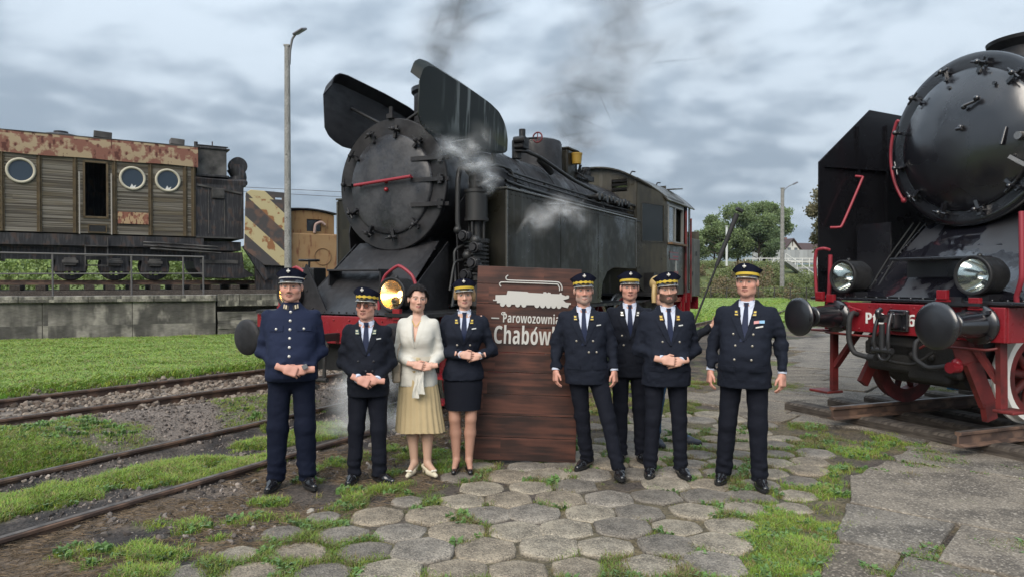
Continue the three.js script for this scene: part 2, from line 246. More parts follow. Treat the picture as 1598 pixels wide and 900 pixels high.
// ---------- stones, grass, straw ----------
const stoneGeo = (seed, flat) => { const g = mergeVertices(new THREE.IcosahedronGeometry(1, 1).deleteAttribute('uv').deleteAttribute('normal')), p = g.attributes.position, q = rng(seed); for (let i = 0; i < p.count; i++) { const k = 0.75 + q() * 0.5; p.setXYZ(i, p.getX(i) * k, p.getY(i) * k * flat, p.getZ(i) * k * 0.8); } return toCreasedNormals(g, 0.5); };
const M_STONE = mat(1, 1, 1, { roughness: 0.92 });
{
  const q = rng(5), put = (n, sample, size, col, keep) => { const L = []; let guard = 0; while (L.length < n && guard++ < n * 30) { const [X, Z] = sample(); if (!inView(X, Z) || !keep(X, Z)) continue; const s = size(), c = col(), k = 0.6 + q() * 0.8; L.push({ m: M4(X, gh(X, Z) + s * 0.18, -Z, q() * 6, q() * 6, q() * 6, V3(s, s, s)), c: c.map((v) => v * k) }); } return L; };
  const b = put(5200, () => fromB(q() * 18 - 6, (q() - 0.5) * 2.5), () => 0.018 + q() * q() * 0.045, () => (q() < 0.4 ? [0.10, 0.075, 0.058] : [0.205, 0.168, 0.135]), (X, Z) => grassAt(X, Z) < 0.5 && toA(X, Z)[1] < -0.9);
  tag(scatter('ballast', stoneGeo(1, 0.8), M_STONE, b), 'brown stone ballast between the rails beside the lawn', 'ballast');
  const a = put(26000, () => fromA(q() * 16 - 8, -2.6 + q() * 4.9), () => 0.005 + q() * q() * q() * 0.034, () => (q() < 0.45 ? [0.14, 0.118, 0.104] : q() < 0.62 ? [0.055, 0.046, 0.042] : [0.26, 0.22, 0.19]), (X, Z) => { const n = toA(X, Z)[1]; return X < paveLeft(Z) + 0.1 && (n < -0.8 ? grassAt(X, Z) < 0.45 : fbm(X * 2.2, Z * 2.2, 44, 3) > (n < 0.8 ? 0.40 : 0.43)); });
  tag(scatter('gravel', stoneGeo(2, 0.6), M_STONE, a), 'grey gravel and cinders lying around the sunken track', 'gravel');
  const gset = put(34, () => fromA(q() * 9 - 6, 0.8 + q() * 1.3), () => 0.016 + q() * 0.026, () => (q() < 0.6 ? [0.12, 0.105, 0.095] : [0.26, 0.235, 0.2]), (X, Z) => X < paveLeft(Z));
  tag(scatter('gravel', stoneGeo(3, 0.45), M_STONE, gset), 'larger flat stones lying in the dirt beside the sunken rail', 'stones');
}
function tuft(seed, blades, h, spread, w = 0.006) { // curved tapering blades
  const q = rng(seed), p = [];
  for (let i = 0; i < blades; i++) {
    const a = q() * 6.283, r = Math.sqrt(q()) * spread, x = Math.cos(a * 3.1) * r, z = Math.sin(a * 3.1) * r, H = h * (0.5 + q() * 0.7), l = H * (0.25 + q() * 0.9), dx = Math.cos(a), dz = Math.sin(a), wx = -dz * w * (0.6 + q() * 0.7), wz = dx * w * (0.6 + q() * 0.7);
    const m = [x + dx * l * 0.3, H * 0.62, z + dz * l * 0.3], e = [x + dx * l, H * (0.72 + q() * 0.3), z + dz * l];
    p.push(x - wx, -0.01, z - wz, x + wx, -0.01, z + wz, m[0] + wx * 0.8, m[1], m[2] + wz * 0.8, x - wx, -0.01, z - wz, m[0] + wx * 0.8, m[1], m[2] + wz * 0.8, m[0] - wx * 0.8, m[1], m[2] - wz * 0.8, m[0] - wx * 0.8, m[1], m[2] - wz * 0.8, m[0] + wx * 0.8, m[1], m[2] + wz * 0.8, e[0], e[1], e[2]);
  }
  const g = new THREE.BufferGeometry(); g.setAttribute('position', new THREE.Float32BufferAttribute(p, 3)); g.computeVertexNormals(); return g;
}
const M_GRASS = mat(1, 1, 1, { roughness: 0.75, transmission: 0.35, thickness: 0 });
{
  const q = rng(9), short = tuft(3, 16, 0.04, 0.075, 0.0032), mid = tuft(4, 15, 0.045, 0.055, 0.0024), col = (dry) => { const k = 0.7 + q() * 0.6; return dry ? [0.30 * k, 0.23 * k, 0.10 * k] : [0.225 * k * (0.75 + q() * 0.6), 0.35 * k, 0.034 * k]; };
  const lawn = [], yard = []; let guard = 0;
  while (lawn.length < 95000 && guard++ < 900000) { const Z = 7.5 + Math.pow(q(), 0.8) * 12.5, X = -Z * 0.76 + q() * (Z * 0.76 - 0.5); if (toB(X, Z)[1] > -0.95 || toW(X, Z)[1] > -0.02 || toA(X, Z)[1] > -1.9 || q() > grassAt(X, Z)) continue; const s = 0.8 + q() * 0.7; lawn.push({ m: M4(X, gh(X, Z), -Z, (q() - 0.5) * 0.3, q() * 6.28, (q() - 0.5) * 0.3, V3(s * 1.5, s, s * 1.5)), c: col(q() < 0.07) }); }
  tag(scatter('lawn_grass', short, M_GRASS, lawn), 'bright green mown lawn between the track and the platform wall', 'lawn');
  guard = 0;
  while (yard.length < 80000 && guard++ < 2500000) { const Z = 3.1 + Math.pow(q(), 1.2) * 9.5, X = (q() * 2 - 1) * (Z * 0.75 + 0.3), g = grassAt(X, Z); if (toB(X, Z)[1] < -0.95 && toA(X, Z)[1] < -1) continue; if (q() > g * g * 1.1 || (X > -2 && Z < 9.3 && onPaver(X, Z))) continue; const s = (0.35 + q() * 0.75) * (0.6 + g * 0.5); yard.push({ m: M4(X, gh(X, Z), -Z, (q() - 0.5) * 0.5, q() * 6.28, (q() - 0.5) * 0.5, V3(s * 1.2, s, s * 1.2)), c: col(q() < (X > -0.5 && stripDist(X, Z) > 0.4 ? 0.48 : 0.2)).map((v) => v * (X > paveLeft(Z) && stripDist(X, Z) > 0.35 ? 0.72 : 1)) }); }
  tag(scatter('grass', mid, M_GRASS, yard), 'patchy grass tufts growing between rails, pavers and slabs', 'grass');
  const far = []; guard = 0;
  while (far.length < 14000 && guard++ < 200000) { const Z = 30 + q() * 34, X = 8 + q() * (Z * 0.5 - 8); far.push({ m: M4(X, gh(X, Z), -Z, 0, q() * 6.28, 0, V3(5, 2.2, 5)), c: col(false).map((v) => v * 1.15) }); }
  tag(scatter('lawn_grass', short, M_GRASS, far), 'strip of bright lawn beyond the yard before the fence', 'lawn');
  const weeds = [], wl = tuft(8, 9, 0.035, 0.02, 0.011); guard = 0;
  while (weeds.length < 1500 && guard++ < 90000) { const Z = 3.3 + q() * 6, X = (q() * 2 - 1) * (Z * 0.75), g = grassAt(X, Z); if (g < 0.25 || q() > 0.6 || onPaver(X, Z) || (toB(X, Z)[1] < -0.95 && toA(X, Z)[1] < -1)) continue; const s = 0.6 + q() * 0.9, k = 0.7 + q() * 0.5; weeds.push({ m: M4(X, gh(X, Z) + 0.004, -Z, 0, q() * 6.28, 0, V3(s * 1.5, s, s * 1.5)), c: [0.13 * k, 0.25 * k, 0.06 * k] }); }
  tag(scatter('weeds', wl, M_GRASS, weeds), 'small broad-leaved weeds scattered through the grass patches', 'weeds');
  const straw = [], sg = new THREE.BufferGeometry(); sg.setAttribute('position', new THREE.Float32BufferAttribute([-0.5, 0, 0, 0, 0.04, 0.016, 0.5, 0, 0, -0.5, 0, 0, 0.5, 0, 0, 0, 0.04, -0.016], 3)); sg.computeVertexNormals(); guard = 0;
  while (straw.length < 14000 && guard++ < 200000) { const [X, Z] = fromA(q() * 12 - 8, 0.75 + q() * 2.0); if (!inView(X, Z) || X > paveLeft(Z) + 0.4 || fbm(X * 1.9, Z * 1.9, 12, 3) + (q() - 0.5) * 0.2 < 0.48) continue; const s = 0.05 + q() * 0.09, k = 0.6 + q() * 0.6; straw.push({ m: M4(X, gh(X, Z) + 0.006 + q() * 0.012, -Z, (q() - 0.5) * 0.4, q() * 6.28, (q() - 0.5) * 0.4, V3(s, s, s * 0.8)), c: [0.25 * k, 0.185 * k, 0.12 * k] }); }
  tag(scatter('straw', sg, mat(1, 1, 1, { roughness: 0.9 }), straw), 'dry straw and dead stems strewn beside the sunken rail', 'straw');
}
// ---------- hexagonal pavers and concrete slabs ----------
function paverGeo(seed, r, n = 24) { // worn rounded hexagon with a low dome
  const q = rng(seed), rad = [], p = [], idx = [], ph = q() * 10;
  for (let i = 0; i < n; i++) { const a = i / n * 2 * PI, s = a % (PI / 3) - PI / 6, hex = Math.cos(PI / 6) / Math.cos(s); rad.push(r * lerp(1, hex / 0.93, 0.65) * (0.93 + 0.11 * fbm(Math.cos(a) * 2.3 + ph, Math.sin(a) * 2.3, seed, 3))); }
  const rings = [[0, 0.016], [0.45, 0.015], [0.82, 0.012], [0.95, 0.006], [1.0, -0.012], [1.0, -0.05]];
  p.push(0, rings[0][1], 0);
  for (const [k, y] of rings.slice(1)) for (let i = 0; i < n; i++) { const a = i / n * 2 * PI; p.push(Math.cos(a) * rad[i] * k, y + (k < 0.97 ? (fbm(Math.cos(a) * k * 3 + ph, Math.sin(a) * k * 3, 7, 3) - 0.5) * 0.012 : 0), Math.sin(a) * rad[i] * k); }
  for (let i = 0; i < n; i++) idx.push(0, 1 + (i + 1) % n, 1 + i);
  for (let k = 0; k + 2 < rings.length; k++) for (let i = 0; i < n; i++) { const a = 1 + k * n + i, b = 1 + k * n + (i + 1) % n; idx.push(a, b, b + n, a, b + n, a + n); }
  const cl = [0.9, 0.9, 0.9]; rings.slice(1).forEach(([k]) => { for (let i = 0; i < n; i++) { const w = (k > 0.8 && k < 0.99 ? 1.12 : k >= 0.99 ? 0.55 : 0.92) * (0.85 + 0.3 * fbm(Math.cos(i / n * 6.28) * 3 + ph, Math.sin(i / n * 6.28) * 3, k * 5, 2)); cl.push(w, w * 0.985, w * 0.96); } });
  const g = new THREE.BufferGeometry(); g.setAttribute('position', new THREE.Float32BufferAttribute(p, 3)); g.setAttribute('color', new THREE.Float32BufferAttribute(cl, 3)); g.setIndex(idx); g.computeVertexNormals(); return boxUV(g);
}
const CONC = (dark, light, seed, spot = 1) => mixT(512, (u, v) => { const a = fbm(u * 6, v * 6, seed, 5, 6), b = fbm(u * 90, v * 90, seed + 3, 2, 90), s = noise3(u * 120, v * 120, seed, 120); let c = mix3(dark, light, sstep(0.25, 0.75, a * 0.6 + b * 0.4)); if (s > 0.80) c = mix3(c, [0.40, 0.36, 0.31], 0.55 * spot); if (s < 0.14) c = mix3(c, [0.05, 0.045, 0.04], 0.6 * spot); return c; });
const T_PAVE = CONC([0.115, 0.106, 0.093], [0.30, 0.275, 0.235], 3), T_SLAB = CONC([0.088, 0.077, 0.065], [0.225, 0.198, 0.162], 8);
const PEB = tex(512, (u, v) => clamp(0.5 + (noise3(u * 110, v * 110, 2, 110) - 0.5) * 1.1 + (fbm(u * 16, v * 16, 1, 3, 16) - 0.5) * 0.5));
{
  const ms = [[0.95, 0.93, 0.92], [1.2, 1.15, 1.05], [0.75, 0.73, 0.72], [1.05, 0.97, 0.86]].map((c) => mat(...c, { vertexColors: true, map: again(T_PAVE, 1.1), roughness: 0.88, bumpMap: again(PEB, 1.1), bumpScale: 0.006 }));
  const gs = Array.from({ length: 9 }, (_, i) => paverGeo(40 + i, 0.211)), q = rng(21), pave = thing('paving', 'worn hexagonal concrete pavers with grass in the joints before the sign', 'paving', [0, 0, 0]);
  PAVERS.forEach(([X, Z, s, k1, k2, k3]) => { const o = obj('paver', gs[Math.floor(k1 * 9)], ms[Math.floor(k3 * 4)], pave); o.position.set(X, gh(X, Z) * 0.5 - 0.004 + (k2 - 0.5) * 0.014, -Z); o.rotation.set((k1 - 0.5) * 0.05, PI / 6 + Math.floor(k2 * 6) * PI / 3 + (k3 - 0.5) * 0.14, (k2 - 0.5) * 0.05); o.scale.set(s * (0.94 + k2 * 0.12), 1, s * (0.94 + k1 * 0.1)); });
  // slabs: long concrete plates laid in rows on a slant
  const sl = thing('paving', 'large cracked concrete slabs of the yard beside the red beam engine', 'paving', [0, 0, 0]);
  const m2 = [[1, 1, 1], [0.9, 0.89, 0.88], [1.1, 1.07, 1.03], [1.0, 0.95, 0.88]].map((c) => mat(...c, { map: again(T_SLAB, 0.7), roughness: 0.86, bumpMap: again(PEB, 0.9), bumpScale: 0.004 }));
  const d = [0.761, -0.648], nrm = [0.648, 0.761]; let made = 0; const rest = [];
  for (let j = -4; j < 40; j++) {
    const w0 = 4.9 + j * 0.86; let s = -16 - q() * 3;
    while (s < 16) {
      const L = 1.1 + q() * 1.5, cs = s + L / 2, X = d[0] * cs + nrm[0] * (w0 + 0.5), Z = d[1] * cs + nrm[1] * (w0 + 0.5), seed = q() * 999; s += L;
const sideOK = Z > 9.0 ? X > paveLeft(Z) + 0.2 : true;
      if (!inView(X, Z, 2) || Z > 26 || !sideOK || toA(X, Z)[1] < 2.2) continue;
      const N = 7, W = 0.86 - 0.045, pts = [], jit = (k) => (fbm(seed + k * 1.7, seed, 3, 3) - 0.5) * 0.05;
      for (let i = 0; i < N; i++) pts.push([-L / 2 + 0.025 + (L - 0.05) * i / N, -W / 2 + jit(i)]); for (let i = 0; i < 4; i++) pts.push([L / 2 - 0.025 + jit(20 + i), -W / 2 + W * i / 4]); for (let i = 0; i < N; i++) pts.push([L / 2 - 0.025 - (L - 0.05) * i / N, W / 2 + jit(40 + i)]); for (let i = 0; i < 4; i++) pts.push([-L / 2 + 0.025 + jit(60 + i), W / 2 - W * i / 4]);
      // clip corners away from the grass strip by pulling points back to the slab side
      const ang = Math.atan2(d[1], d[0]), world = pts.map(([u, v]) => [X + d[0] * u + nrm[0] * v, Z + d[1] * u + nrm[1] * v]);
      if (Z < 9.6) { const okp = (p) => (stripSide(...p) > 0 && stripDist(...p) > 0.2) || (p[1] > 8.6 && p[0] > 2.9); const good = world.filter(okp); if (good.length < 5) continue; const gx = good.reduce((a, p) => a + p[0], 0) / good.length, gz = good.reduce((a, p) => a + p[1], 0) / good.length; for (const p of world) for (let k = 0; k < 40 && !okp(p); k++) { p[0] = lerp(p[0], gx, 0.06); p[1] = lerp(p[1], gz, 0.06); } }
      const g = ext(world, 0.06, 0.008).rotateX(-PI / 2).translate(0, -0.062, 0), y = 0.006 + (q() - 0.5) * 0.014;
      if (Z < 15 && made < 200) { made++; const o = obj('slab', boxUV(g.translate(-X, 0, Z)), m2[Math.floor(q() * 4)], sl); o.position.set(X, y, -Z); o.rotation.set((q() - 0.5) * 0.012, 0, (q() - 0.5) * 0.012); }
      else rest.push(g.translate(0, y, 0));
    }
  }
  if (rest.length) asStuff(obj('far_slabs', rest, m2[0], sl));
}
// ---------- engine materials ----------
const T_SOOT = mixT(512, (u, v) => { const a = fbm(u * 6, v * 6, 21, 5, 6), b = fbm(u * 40, v * 40, 3, 3, 40); return mix3([0.018, 0.018, 0.02], [0.042, 0.041, 0.042], sstep(0.3, 0.72, a * 0.7 + b * 0.3)); });
const T_OLIVE = mixT(512, (u, v) => { const a = fbm(u * 5, v * 5, 33, 5, 5), b = fbm(u * 30, v * 6, 3, 3, 30); const st = fbm(u * 22, v * 1.2, 12, 4, 0), c = mix3([0.018, 0.017, 0.013], [0.034, 0.031, 0.021], sstep(0.3, 0.7, a * 0.6 + b * 0.4)); return mix3(c, [0.085, 0.085, 0.078], 0.5 * sstep(0.6, 0.78, st) * sstep(0.35, 0.6, a)); });
const R_OLD = tex(512, (u, v) => { const a = fbm(u * 5, v * 5, 14, 5, 5), b = fbm(u * 28, v * 28, 4, 3, 28); return [0, lerp(0.32, 0.72, sstep(0.3, 0.7, a * 0.65 + b * 0.35)), 0]; });
const R_GLOSS = tex(512, (u, v) => { const a = fbm(u * 5, v * 5, 24, 5, 5); return [0, lerp(0.2, 0.42, sstep(0.35, 0.75, a)), 0]; });
const M_SMOKEBOX = mat(0.7, 0.7, 0.74, { specularIntensity: 0.7, map: again(T_SOOT, 0.6), roughness: 1, roughnessMap: again(R_OLD, 0.5), bumpMap: again(N2, 0.7), bumpScale: 0.004 });
const M_DOOR = mat(1.2, 1.25, 1.35, { map: again(T_SOOT, 0.9), roughness: 0.85, roughnessMap: again(R_OLD, 0.8), bumpMap: again(N2, 0.8), bumpScale: 0.004 });
const M_OLIVE = mat(0.85, 0.85, 0.85, { specularIntensity: 0.6, map: again(T_OLIVE, 0.4), roughness: 0.8, roughnessMap: again(R_OLD, 0.35), bumpMap: again(N2, 0.45), bumpScale: 0.003 });
const M_CABPAINT = mat(1.5, 1.5, 1.5, { map: again(T_OLIVE, 0.6), roughness: 0.75, roughnessMap: again(R_OLD, 0.5), bumpMap: again(N2, 0.5), bumpScale: 0.003 });
const M_BLACK = mat(0.012, 0.012, 0.013, { roughness: 1, roughnessMap: again(R_OLD, 1.2) });
const M_SHINY = mat(0.009, 0.009, 0.012, { roughness: 1, roughnessMap: again(R_GLOSS, 0.5), ior: 1.7, bumpMap: again(N2, 0.35), bumpScale: 0.0035, clearcoat: 0.7, clearcoatRoughness: 0.22 });
const M_GLOSSY = mat(0.009, 0.009, 0.013, { roughness: 1, roughnessMap: again(tex(512, (u, v) => { const a = fbm(u * 4, v * 4, 64, 5, 4); return [0, lerp(0.06, 0.5, sstep(0.52, 0.58, a)), 0]; }), 0.45), bumpMap: again(N2, 0.35), bumpScale: 0.004, ior: 2.2, specularIntensity: 1 });
const M_RED = mat(1.0, 1.0, 1.05, { roughness: 0.45, roughnessMap: again(R_OLD, 1), map: mixT(256, (u, v) => { const a = fbm(u * 6, v * 6, 2, 5, 6); return mix3([0.19, 0.012, 0.018], [0.29, 0.020, 0.027], a); }) });
const M_REDDULL = mat(1, 1, 1, { roughness: 0.6, map: mixT(256, (u, v) => { const a = fbm(u * 6, v * 6, 5, 5, 6); return mix3([0.07, 0.012, 0.011], [0.18, 0.022, 0.021], sstep(0.3, 0.7, a)); }) });
const M_REDBAR = mat(0.27, 0.028, 0.042, { roughness: 0.45 });
const M_STEEL = mat(0.28, 0.27, 0.26, { roughness: 0.4, metalness: 0.8, roughnessMap: R_OLD });
const M_PIPE = mat(0.018, 0.018, 0.018, { roughness: 0.5 });
const M_WHITE = mat(0.75, 0.74, 0.70, { roughness: 0.5 });
const M_GLASS = mat(0.9, 0.93, 0.92, { roughness: 0.03, transmission: 1, thickness: 0 });
const M_DARKGLASS = mat(0.03, 0.035, 0.04, { roughness: 0.06 });
const M_MIRROR = mat(0.86, 0.87, 0.84, { roughness: 0.12, metalness: 1 });
const M_WARM = mat(0.95, 0.84, 0.62, { roughness: 0.25, metalness: 1 });
const M_BULB = mat(1, 0.8, 0.4, { emissive: new THREE.Color(1, 0.68, 0.28), emissiveIntensity: 1.6 });
const M_RUBBER = mat(0.02, 0.02, 0.021, { roughness: 0.7 });
const M_GREASE = mat(0.022, 0.020, 0.019, { roughness: 0.6, map: again(GRIT, 3), bumpMap: again(GRIT, 3), bumpScale: 0.004 });

function wheel(parent, x, y, z, r, spokes, m, tyreMat, w = 0.13, side = 1) {
  const g = [at(latheC([[r - 0.13, -w / 2], [r - 0.06, -w / 2], [r - 0.06, w / 2], [r - 0.13, w / 2], [r - 0.13, -w / 2]], 36), 0, 0, 0, PI / 2, 0, 0), at(latheC([[0.001, -w * 0.75], [0.13, -w * 0.75], [0.13, w * 0.75], [0.06, w * 0.8], [0.001, w * 0.8]], 20), 0, 0, 0, PI / 2, 0, 0)];
  for (let i = 0; i < spokes; i++) { const a = (i + 0.3) / spokes * 2 * PI, c = Math.cos(a), s = Math.sin(a); g.push(rod([c * 0.09, s * 0.09, 0], [c * (r - 0.09), s * (r - 0.09), 0], 0.045, 8, 0.032)); }
  const o = obj('wheel', g, m, parent); o.position.set(x, y, z);
  obj('tyre', [at(latheC([[r - 0.065, -w / 2], [r, -w / 2 + 0.005], [r + 0.004, w * 0.2], [r + 0.03, w * 0.3], [r + 0.03, w / 2], [r - 0.065, w / 2], [r - 0.065, -w / 2]], 44), 0, 0, 0, PI / 2 * -side, 0, 0)], tyreMat, o);
  return o;
}
function buffer(parent, z, h, m, rHead = 0.225, L = 0.64) { // head at x = 0 facing -x
  const o = obj('buffer', [latheX([[0.001, -0.012], [rHead * 0.5, -0.008], [rHead * 0.85, 0.006], [rHead, 0.028], [rHead, 0.048], [rHead * 0.9, 0.056], [0.07, 0.07], [0.065, 0.3], [0.001, 0.3]], 40)], m, parent); o.position.set(0, h, z);
  obj('buffer_stock', [latheX([[0.075, 0.22], [0.115, 0.225], [0.12, 0.25], [0.115, 0.30], [0.125, 0.34], [0.135, L - 0.06], [0.19, L - 0.05], [0.19, L - 0.005]], 28), ...[[1, 1], [1, -1], [-1, 1], [-1, -1]].map(([a, b]) => cyl(0.022, 0.05, L - 0.055, a * 0.12, b * 0.12, 'x', 6))], m, o);
  return o;
}
function headlamp(parent, x, y, z, r, lit) { // drum with a parabolic mirror behind a glass pane, facing -x
  const o = obj('headlamp', [latheX([[r * 0.86, 0.0], [r, -0.012], [r * 1.06, 0.0], [r * 1.06, 0.035], [r, 0.045], [r, 0.26], [r * 0.8, 0.33], [r * 0.3, 0.36], [0.001, 0.365]], 40), ball(0.025, 0.1, r + 0.01, 0), cyl(0.05, 0.12, 0.15, -r - 0.03, 0)], M_BLACK, parent); o.position.set(x, y, z);
  obj('reflector', [latheX(Array.from({ length: 12 }, (_, i) => { const k = (i + 0.02) / 11; return [r * 0.9 * k + 0.001, 0.21 - 0.19 * k * k]; }), 40)], lit ? M_WARM : M_MIRROR, o);
  obj('lamp_glass', [at(new THREE.CircleGeometry(r * 0.9, 40), 0.008, 0, 0, 0, -PI / 2, 0)], M_GLASS, o);
  if (lit) { const b = obj('bulb_glow', [ball(0.034, 0.13, 0.01, 0.035)], M_BULB, o); const l = new THREE.PointLight(0xffb45a, 0.10); l.position.set(0.05, 0.03, 0.06); l.shadow.radius = 2; l.castShadow = true; l.name = 'lamp_light'; o.add(l); obj('bulb_socket', [ball(0.05, 0.1, -0.075, -0.015)], M_BLACK, o); } else obj('bulb', [ball(0.03, 0.1, -0.07, 0.05)], M_DARKGLASS, o);
  return o;
}
function dogs(parent, cx, cy, R, n, m, skip = []) { // clamps round a smokebox door
  for (let i = 0; i < n; i++) { if (skip.includes(i)) continue; const a = i / n * 2 * PI + 0.25, c = Math.cos(a), s = Math.sin(a), P = (r, dx, off = 0) => [cx + dx, cy + s * r + c * off, c * r - s * off]; obj('door_clamp', [bar(P(R - 0.12, -0.03), P(R + 0.05, -0.02), 0.05, 0.035), rod(P(R - 0.01, -0.09), P(R - 0.01, 0.08), 0.02, 8), rod(P(R - 0.01, -0.075, -0.085), P(R - 0.01, -0.075, 0.085), 0.014, 8), ball(0.03, ...P(R - 0.01, -0.1)), rod(P(R - 0.10, -0.05), P(R - 0.10, 0.0), 0.022, 6)], m, parent); }
}
function rivets(pts, r = 0.012) { return pts.map(([x, y, z]) => at(new THREE.SphereGeometry(r, 6, 4), x, y, z)); }

// ---------- the steaming tank engine ----------
const eng = thing('tank_engine', 'black tank steam engine under steam with raised smoke deflectors behind the group', 'steam locomotive', [TA[0], 0.005, -TA[1]], PI / 2 - PHI);
{
  const E = eng, AX = 3.02, R = 0.865;
  obj('frame', [box(12.3, 0.55, 0.06, 7.2, 0.95, 0.55), box(12.3, 0.55, 0.06, 7.2, 0.95, -0.55), box(1.0, 0.5, 1.1, 1.9, 0.95, 0), box(11, 0.05, 2.4, 7.6, 1.28, 0), box(0.8, 0.7, 1.1, 1.25, 0.95, 0)], M_BLACK, E);
  const beam = obj('buffer_beam', [rbox(0.06, 0.34, 2.75, 0.67, 1.13, 0, 0.01)], M_RED, E);
  obj('rivet', rivets(Array.from({ length: 22 }, (_, i) => [0.636, i % 2 ? 1.02 : 1.25, -1.3 + i * 0.124])), M_RED, beam);
  for (const z of [0.875, -0.875]) buffer(E, z, 1.05, M_SMOKEBOX, 0.215, 0.64);
  obj('coupling', [bar([0.35, 1.05, 0], [0.65, 1.05, 0], 0.07, 0.09), torus(0.09, 0.025, 0.36, 0.93, 0, 'x', 20), rod([0.34, 0.98, -0.07], [0.34, 0.55, -0.06], 0.022), rod([0.34, 0.98, 0.07], [0.34, 0.55, 0.06], 0.022), rod([0.34, 0.56, -0.11], [0.34, 0.56, 0.11], 0.03)], M_GREASE, E);
  for (const z of [0.38, -0.38, -0.55]) obj('brake_hose', [pipe([[0.63, 0.98, z], [0.5, 0.95, z], [0.42, 0.75, z + 0.02], [0.47, 0.5, z + 0.06], [0.56, 0.42, z + 0.14]], 0.032, 24)], M_RUBBER, E);
  for (const z of [0.752, -0.752]) obj('guard_iron', [bar([0.95, 0.9, z], [0.85, 0.12, z], 0.03, 0.14)], M_STEEL, E);
  // sloping apron, its steps and gussets
  obj('apron', [thick(4, 6, (u, v) => [lerp(0.72, 1.86, v), lerp(1.31, 2.24, v), lerp(-0.78, 0.78, u) * lerp(1, 0.86, v)], 0.012), ext([[0.72, 1.31], [1.9, 1.31], [1.9, 2.24]], 0.012, 0).translate(0, 0, 0.77), ext([[0.72, 1.31], [1.9, 1.31], [1.9, 2.24]], 0.012, 0).translate(0, 0, -0.79), ...rivets(Array.from({ length: 9 }, (_, i) => [0.75 + i * 0.12, 1.345 + i * 0.098, 0.7])), ...rivets(Array.from({ length: 9 }, (_, i) => [0.75 + i * 0.12, 1.345 + i * 0.098, -0.7])), ...rivets(Array.from({ length: 12 }, (_, i) => [0.73, 1.34, -0.66 + i * 0.12]))], M_SMOKEBOX, E);
  obj('footstep', [rbox(0.24, 0.025, 0.85, 1.16, 1.86, -0.12, 0.008), box(0.24, 0.2, 0.02, 1.2, 1.76, -0.54), box(0.24, 0.2, 0.02, 1.2, 1.76, 0.3)], M_SMOKEBOX, E);
  obj('footstep', [rbox(0.2, 0.02, 0.34, 0.78, 1.56, -0.88, 0.006)], M_STEEL, E);
  obj('gusset_plate', [ext([[-0.36, 0], [0.34, 0], [0.0, 0.62]], 0.02, 0.004).rotateY(PI / 2).translate(0.75, 1.31, -0.62), ...rivets([[0.74, 1.38, -0.7], [0.74, 1.38, -0.5], [0.74, 1.75, -0.62], [0.74, 1.6, -0.6]])], M_SMOKEBOX, E);
  obj('running_plate', [box(2.0, 0.04, 0.6, 1.6, 1.33, 1.05), box(2.0, 0.04, 0.6, 1.6, 1.33, -1.05)], M_BLACK, E);
  obj('handwheel_box', [rbox(0.25, 0.3, 0.3, 1.3, 1.75, -1.05, 0.02), torus(0.13, 0.015, 1.25, 2.0, -1.05, 'y', 20), rod([1.25, 1.7, -1.05], [1.25, 2.0, -1.05], 0.015)], M_BLACK, E);
  // smokebox, door, clamps
  obj('smokebox', [latheX([[R - 0.02, 0], [R, 0.02], [R, 2.35], [R - 0.02, 2.36]], 64).translate(1.72, AX, 0), latheX([[0.66, 0.01], [R + 0.012, 0.0], [R + 0.025, 0.015], [R + 0.025, 0.07], [R, 0.075]], 64).translate(1.70, AX, 0), ...rivets(Array.from({ length: 44 }, (_, i) => { const a = i / 44 * 2 * PI; return [3.98, AX + Math.sin(a) * (R + 0.002), Math.cos(a) * (R + 0.002)]; })), box(1.8, 1.0, 1.0, 2.8, 1.9, 0)], M_SMOKEBOX, E);
  const door = obj('smokebox_door', [latheX([[0.001, -0.10], [0.18, -0.095], [0.4, -0.08], [0.58, -0.055], [0.655, -0.035], [0.675, -0.01], [0.675, 0.02]], 64)], M_DOOR, E); door.position.set(1.70, AX, 0);
  obj('handrail', [rod([-0.16, 0.0, -0.5], [-0.16, 0.06, 0.44], 0.022, 12), rod([-0.16, 0.002, -0.46], [-0.05, 0.002, -0.46], 0.014), rod([-0.16, 0.057, 0.4], [-0.05, 0.057, 0.4], 0.014)], M_REDBAR, door);
  obj('latch', [ball(0.03, -0.11, -0.08, 0), ball(0.022, -0.11, 0.02, 0.0)], M_RED, door);
  for (const y of [0.30, 0.02, -0.30]) obj('hinge', [bar([-0.06, y, 0.38], [-0.02, y, 0.86], 0.06, 0.055), cyl(0.035, 0.12, -0.02, y, 0.8, 'y', 12), box(0.05, 0.05, 0.15, 0.03, y, 0.84)], M_SMOKEBOX, door);
  dogs(E, 1.66, AX, 0.735, 11, M_SMOKEBOX, [0, 10]);
  obj('lamp_bracket', [box(0.12, 0.06, 0.1, 1.72, AX + R + 0.05, 0), box(0.03, 0.16, 0.05, 1.7, AX + R + 0.1, 0)], M_SMOKEBOX, E);
  obj('chimney', [at(latheC([[0.30, 0], [0.36, 0.05], [0.31, 0.16], [0.31, 0.62], [0.35, 0.66], [0.35, 0.72], [0.28, 0.72], [0.26, 0.1]], 36, 0.5), 2.75, AX + R - 0.06, 0)], M_BLACK, E);
  // deflectors
  const key = [[0, 3.78, 4.34], [0.03, 3.68, 4.49], [0.08, 3.62, 4.555], [0.15, 3.575, 4.565], [0.5, 3.565, 4.50], [0.75, 3.59, 4.43], [0.87, 3.62, 4.36], [0.94, 3.65, 4.25], [0.98, 3.68, 4.13], [1, 3.72, 4.0]];
  const prof = (t, k) => { for (let i = 0; i + 1 < key.length; i++) if (t <= key[i + 1][0]) return lerp(key[i][k], key[i + 1][k], (t - key[i][0]) / (key[i + 1][0] - key[i][0])); return key.at(-1)[k]; };
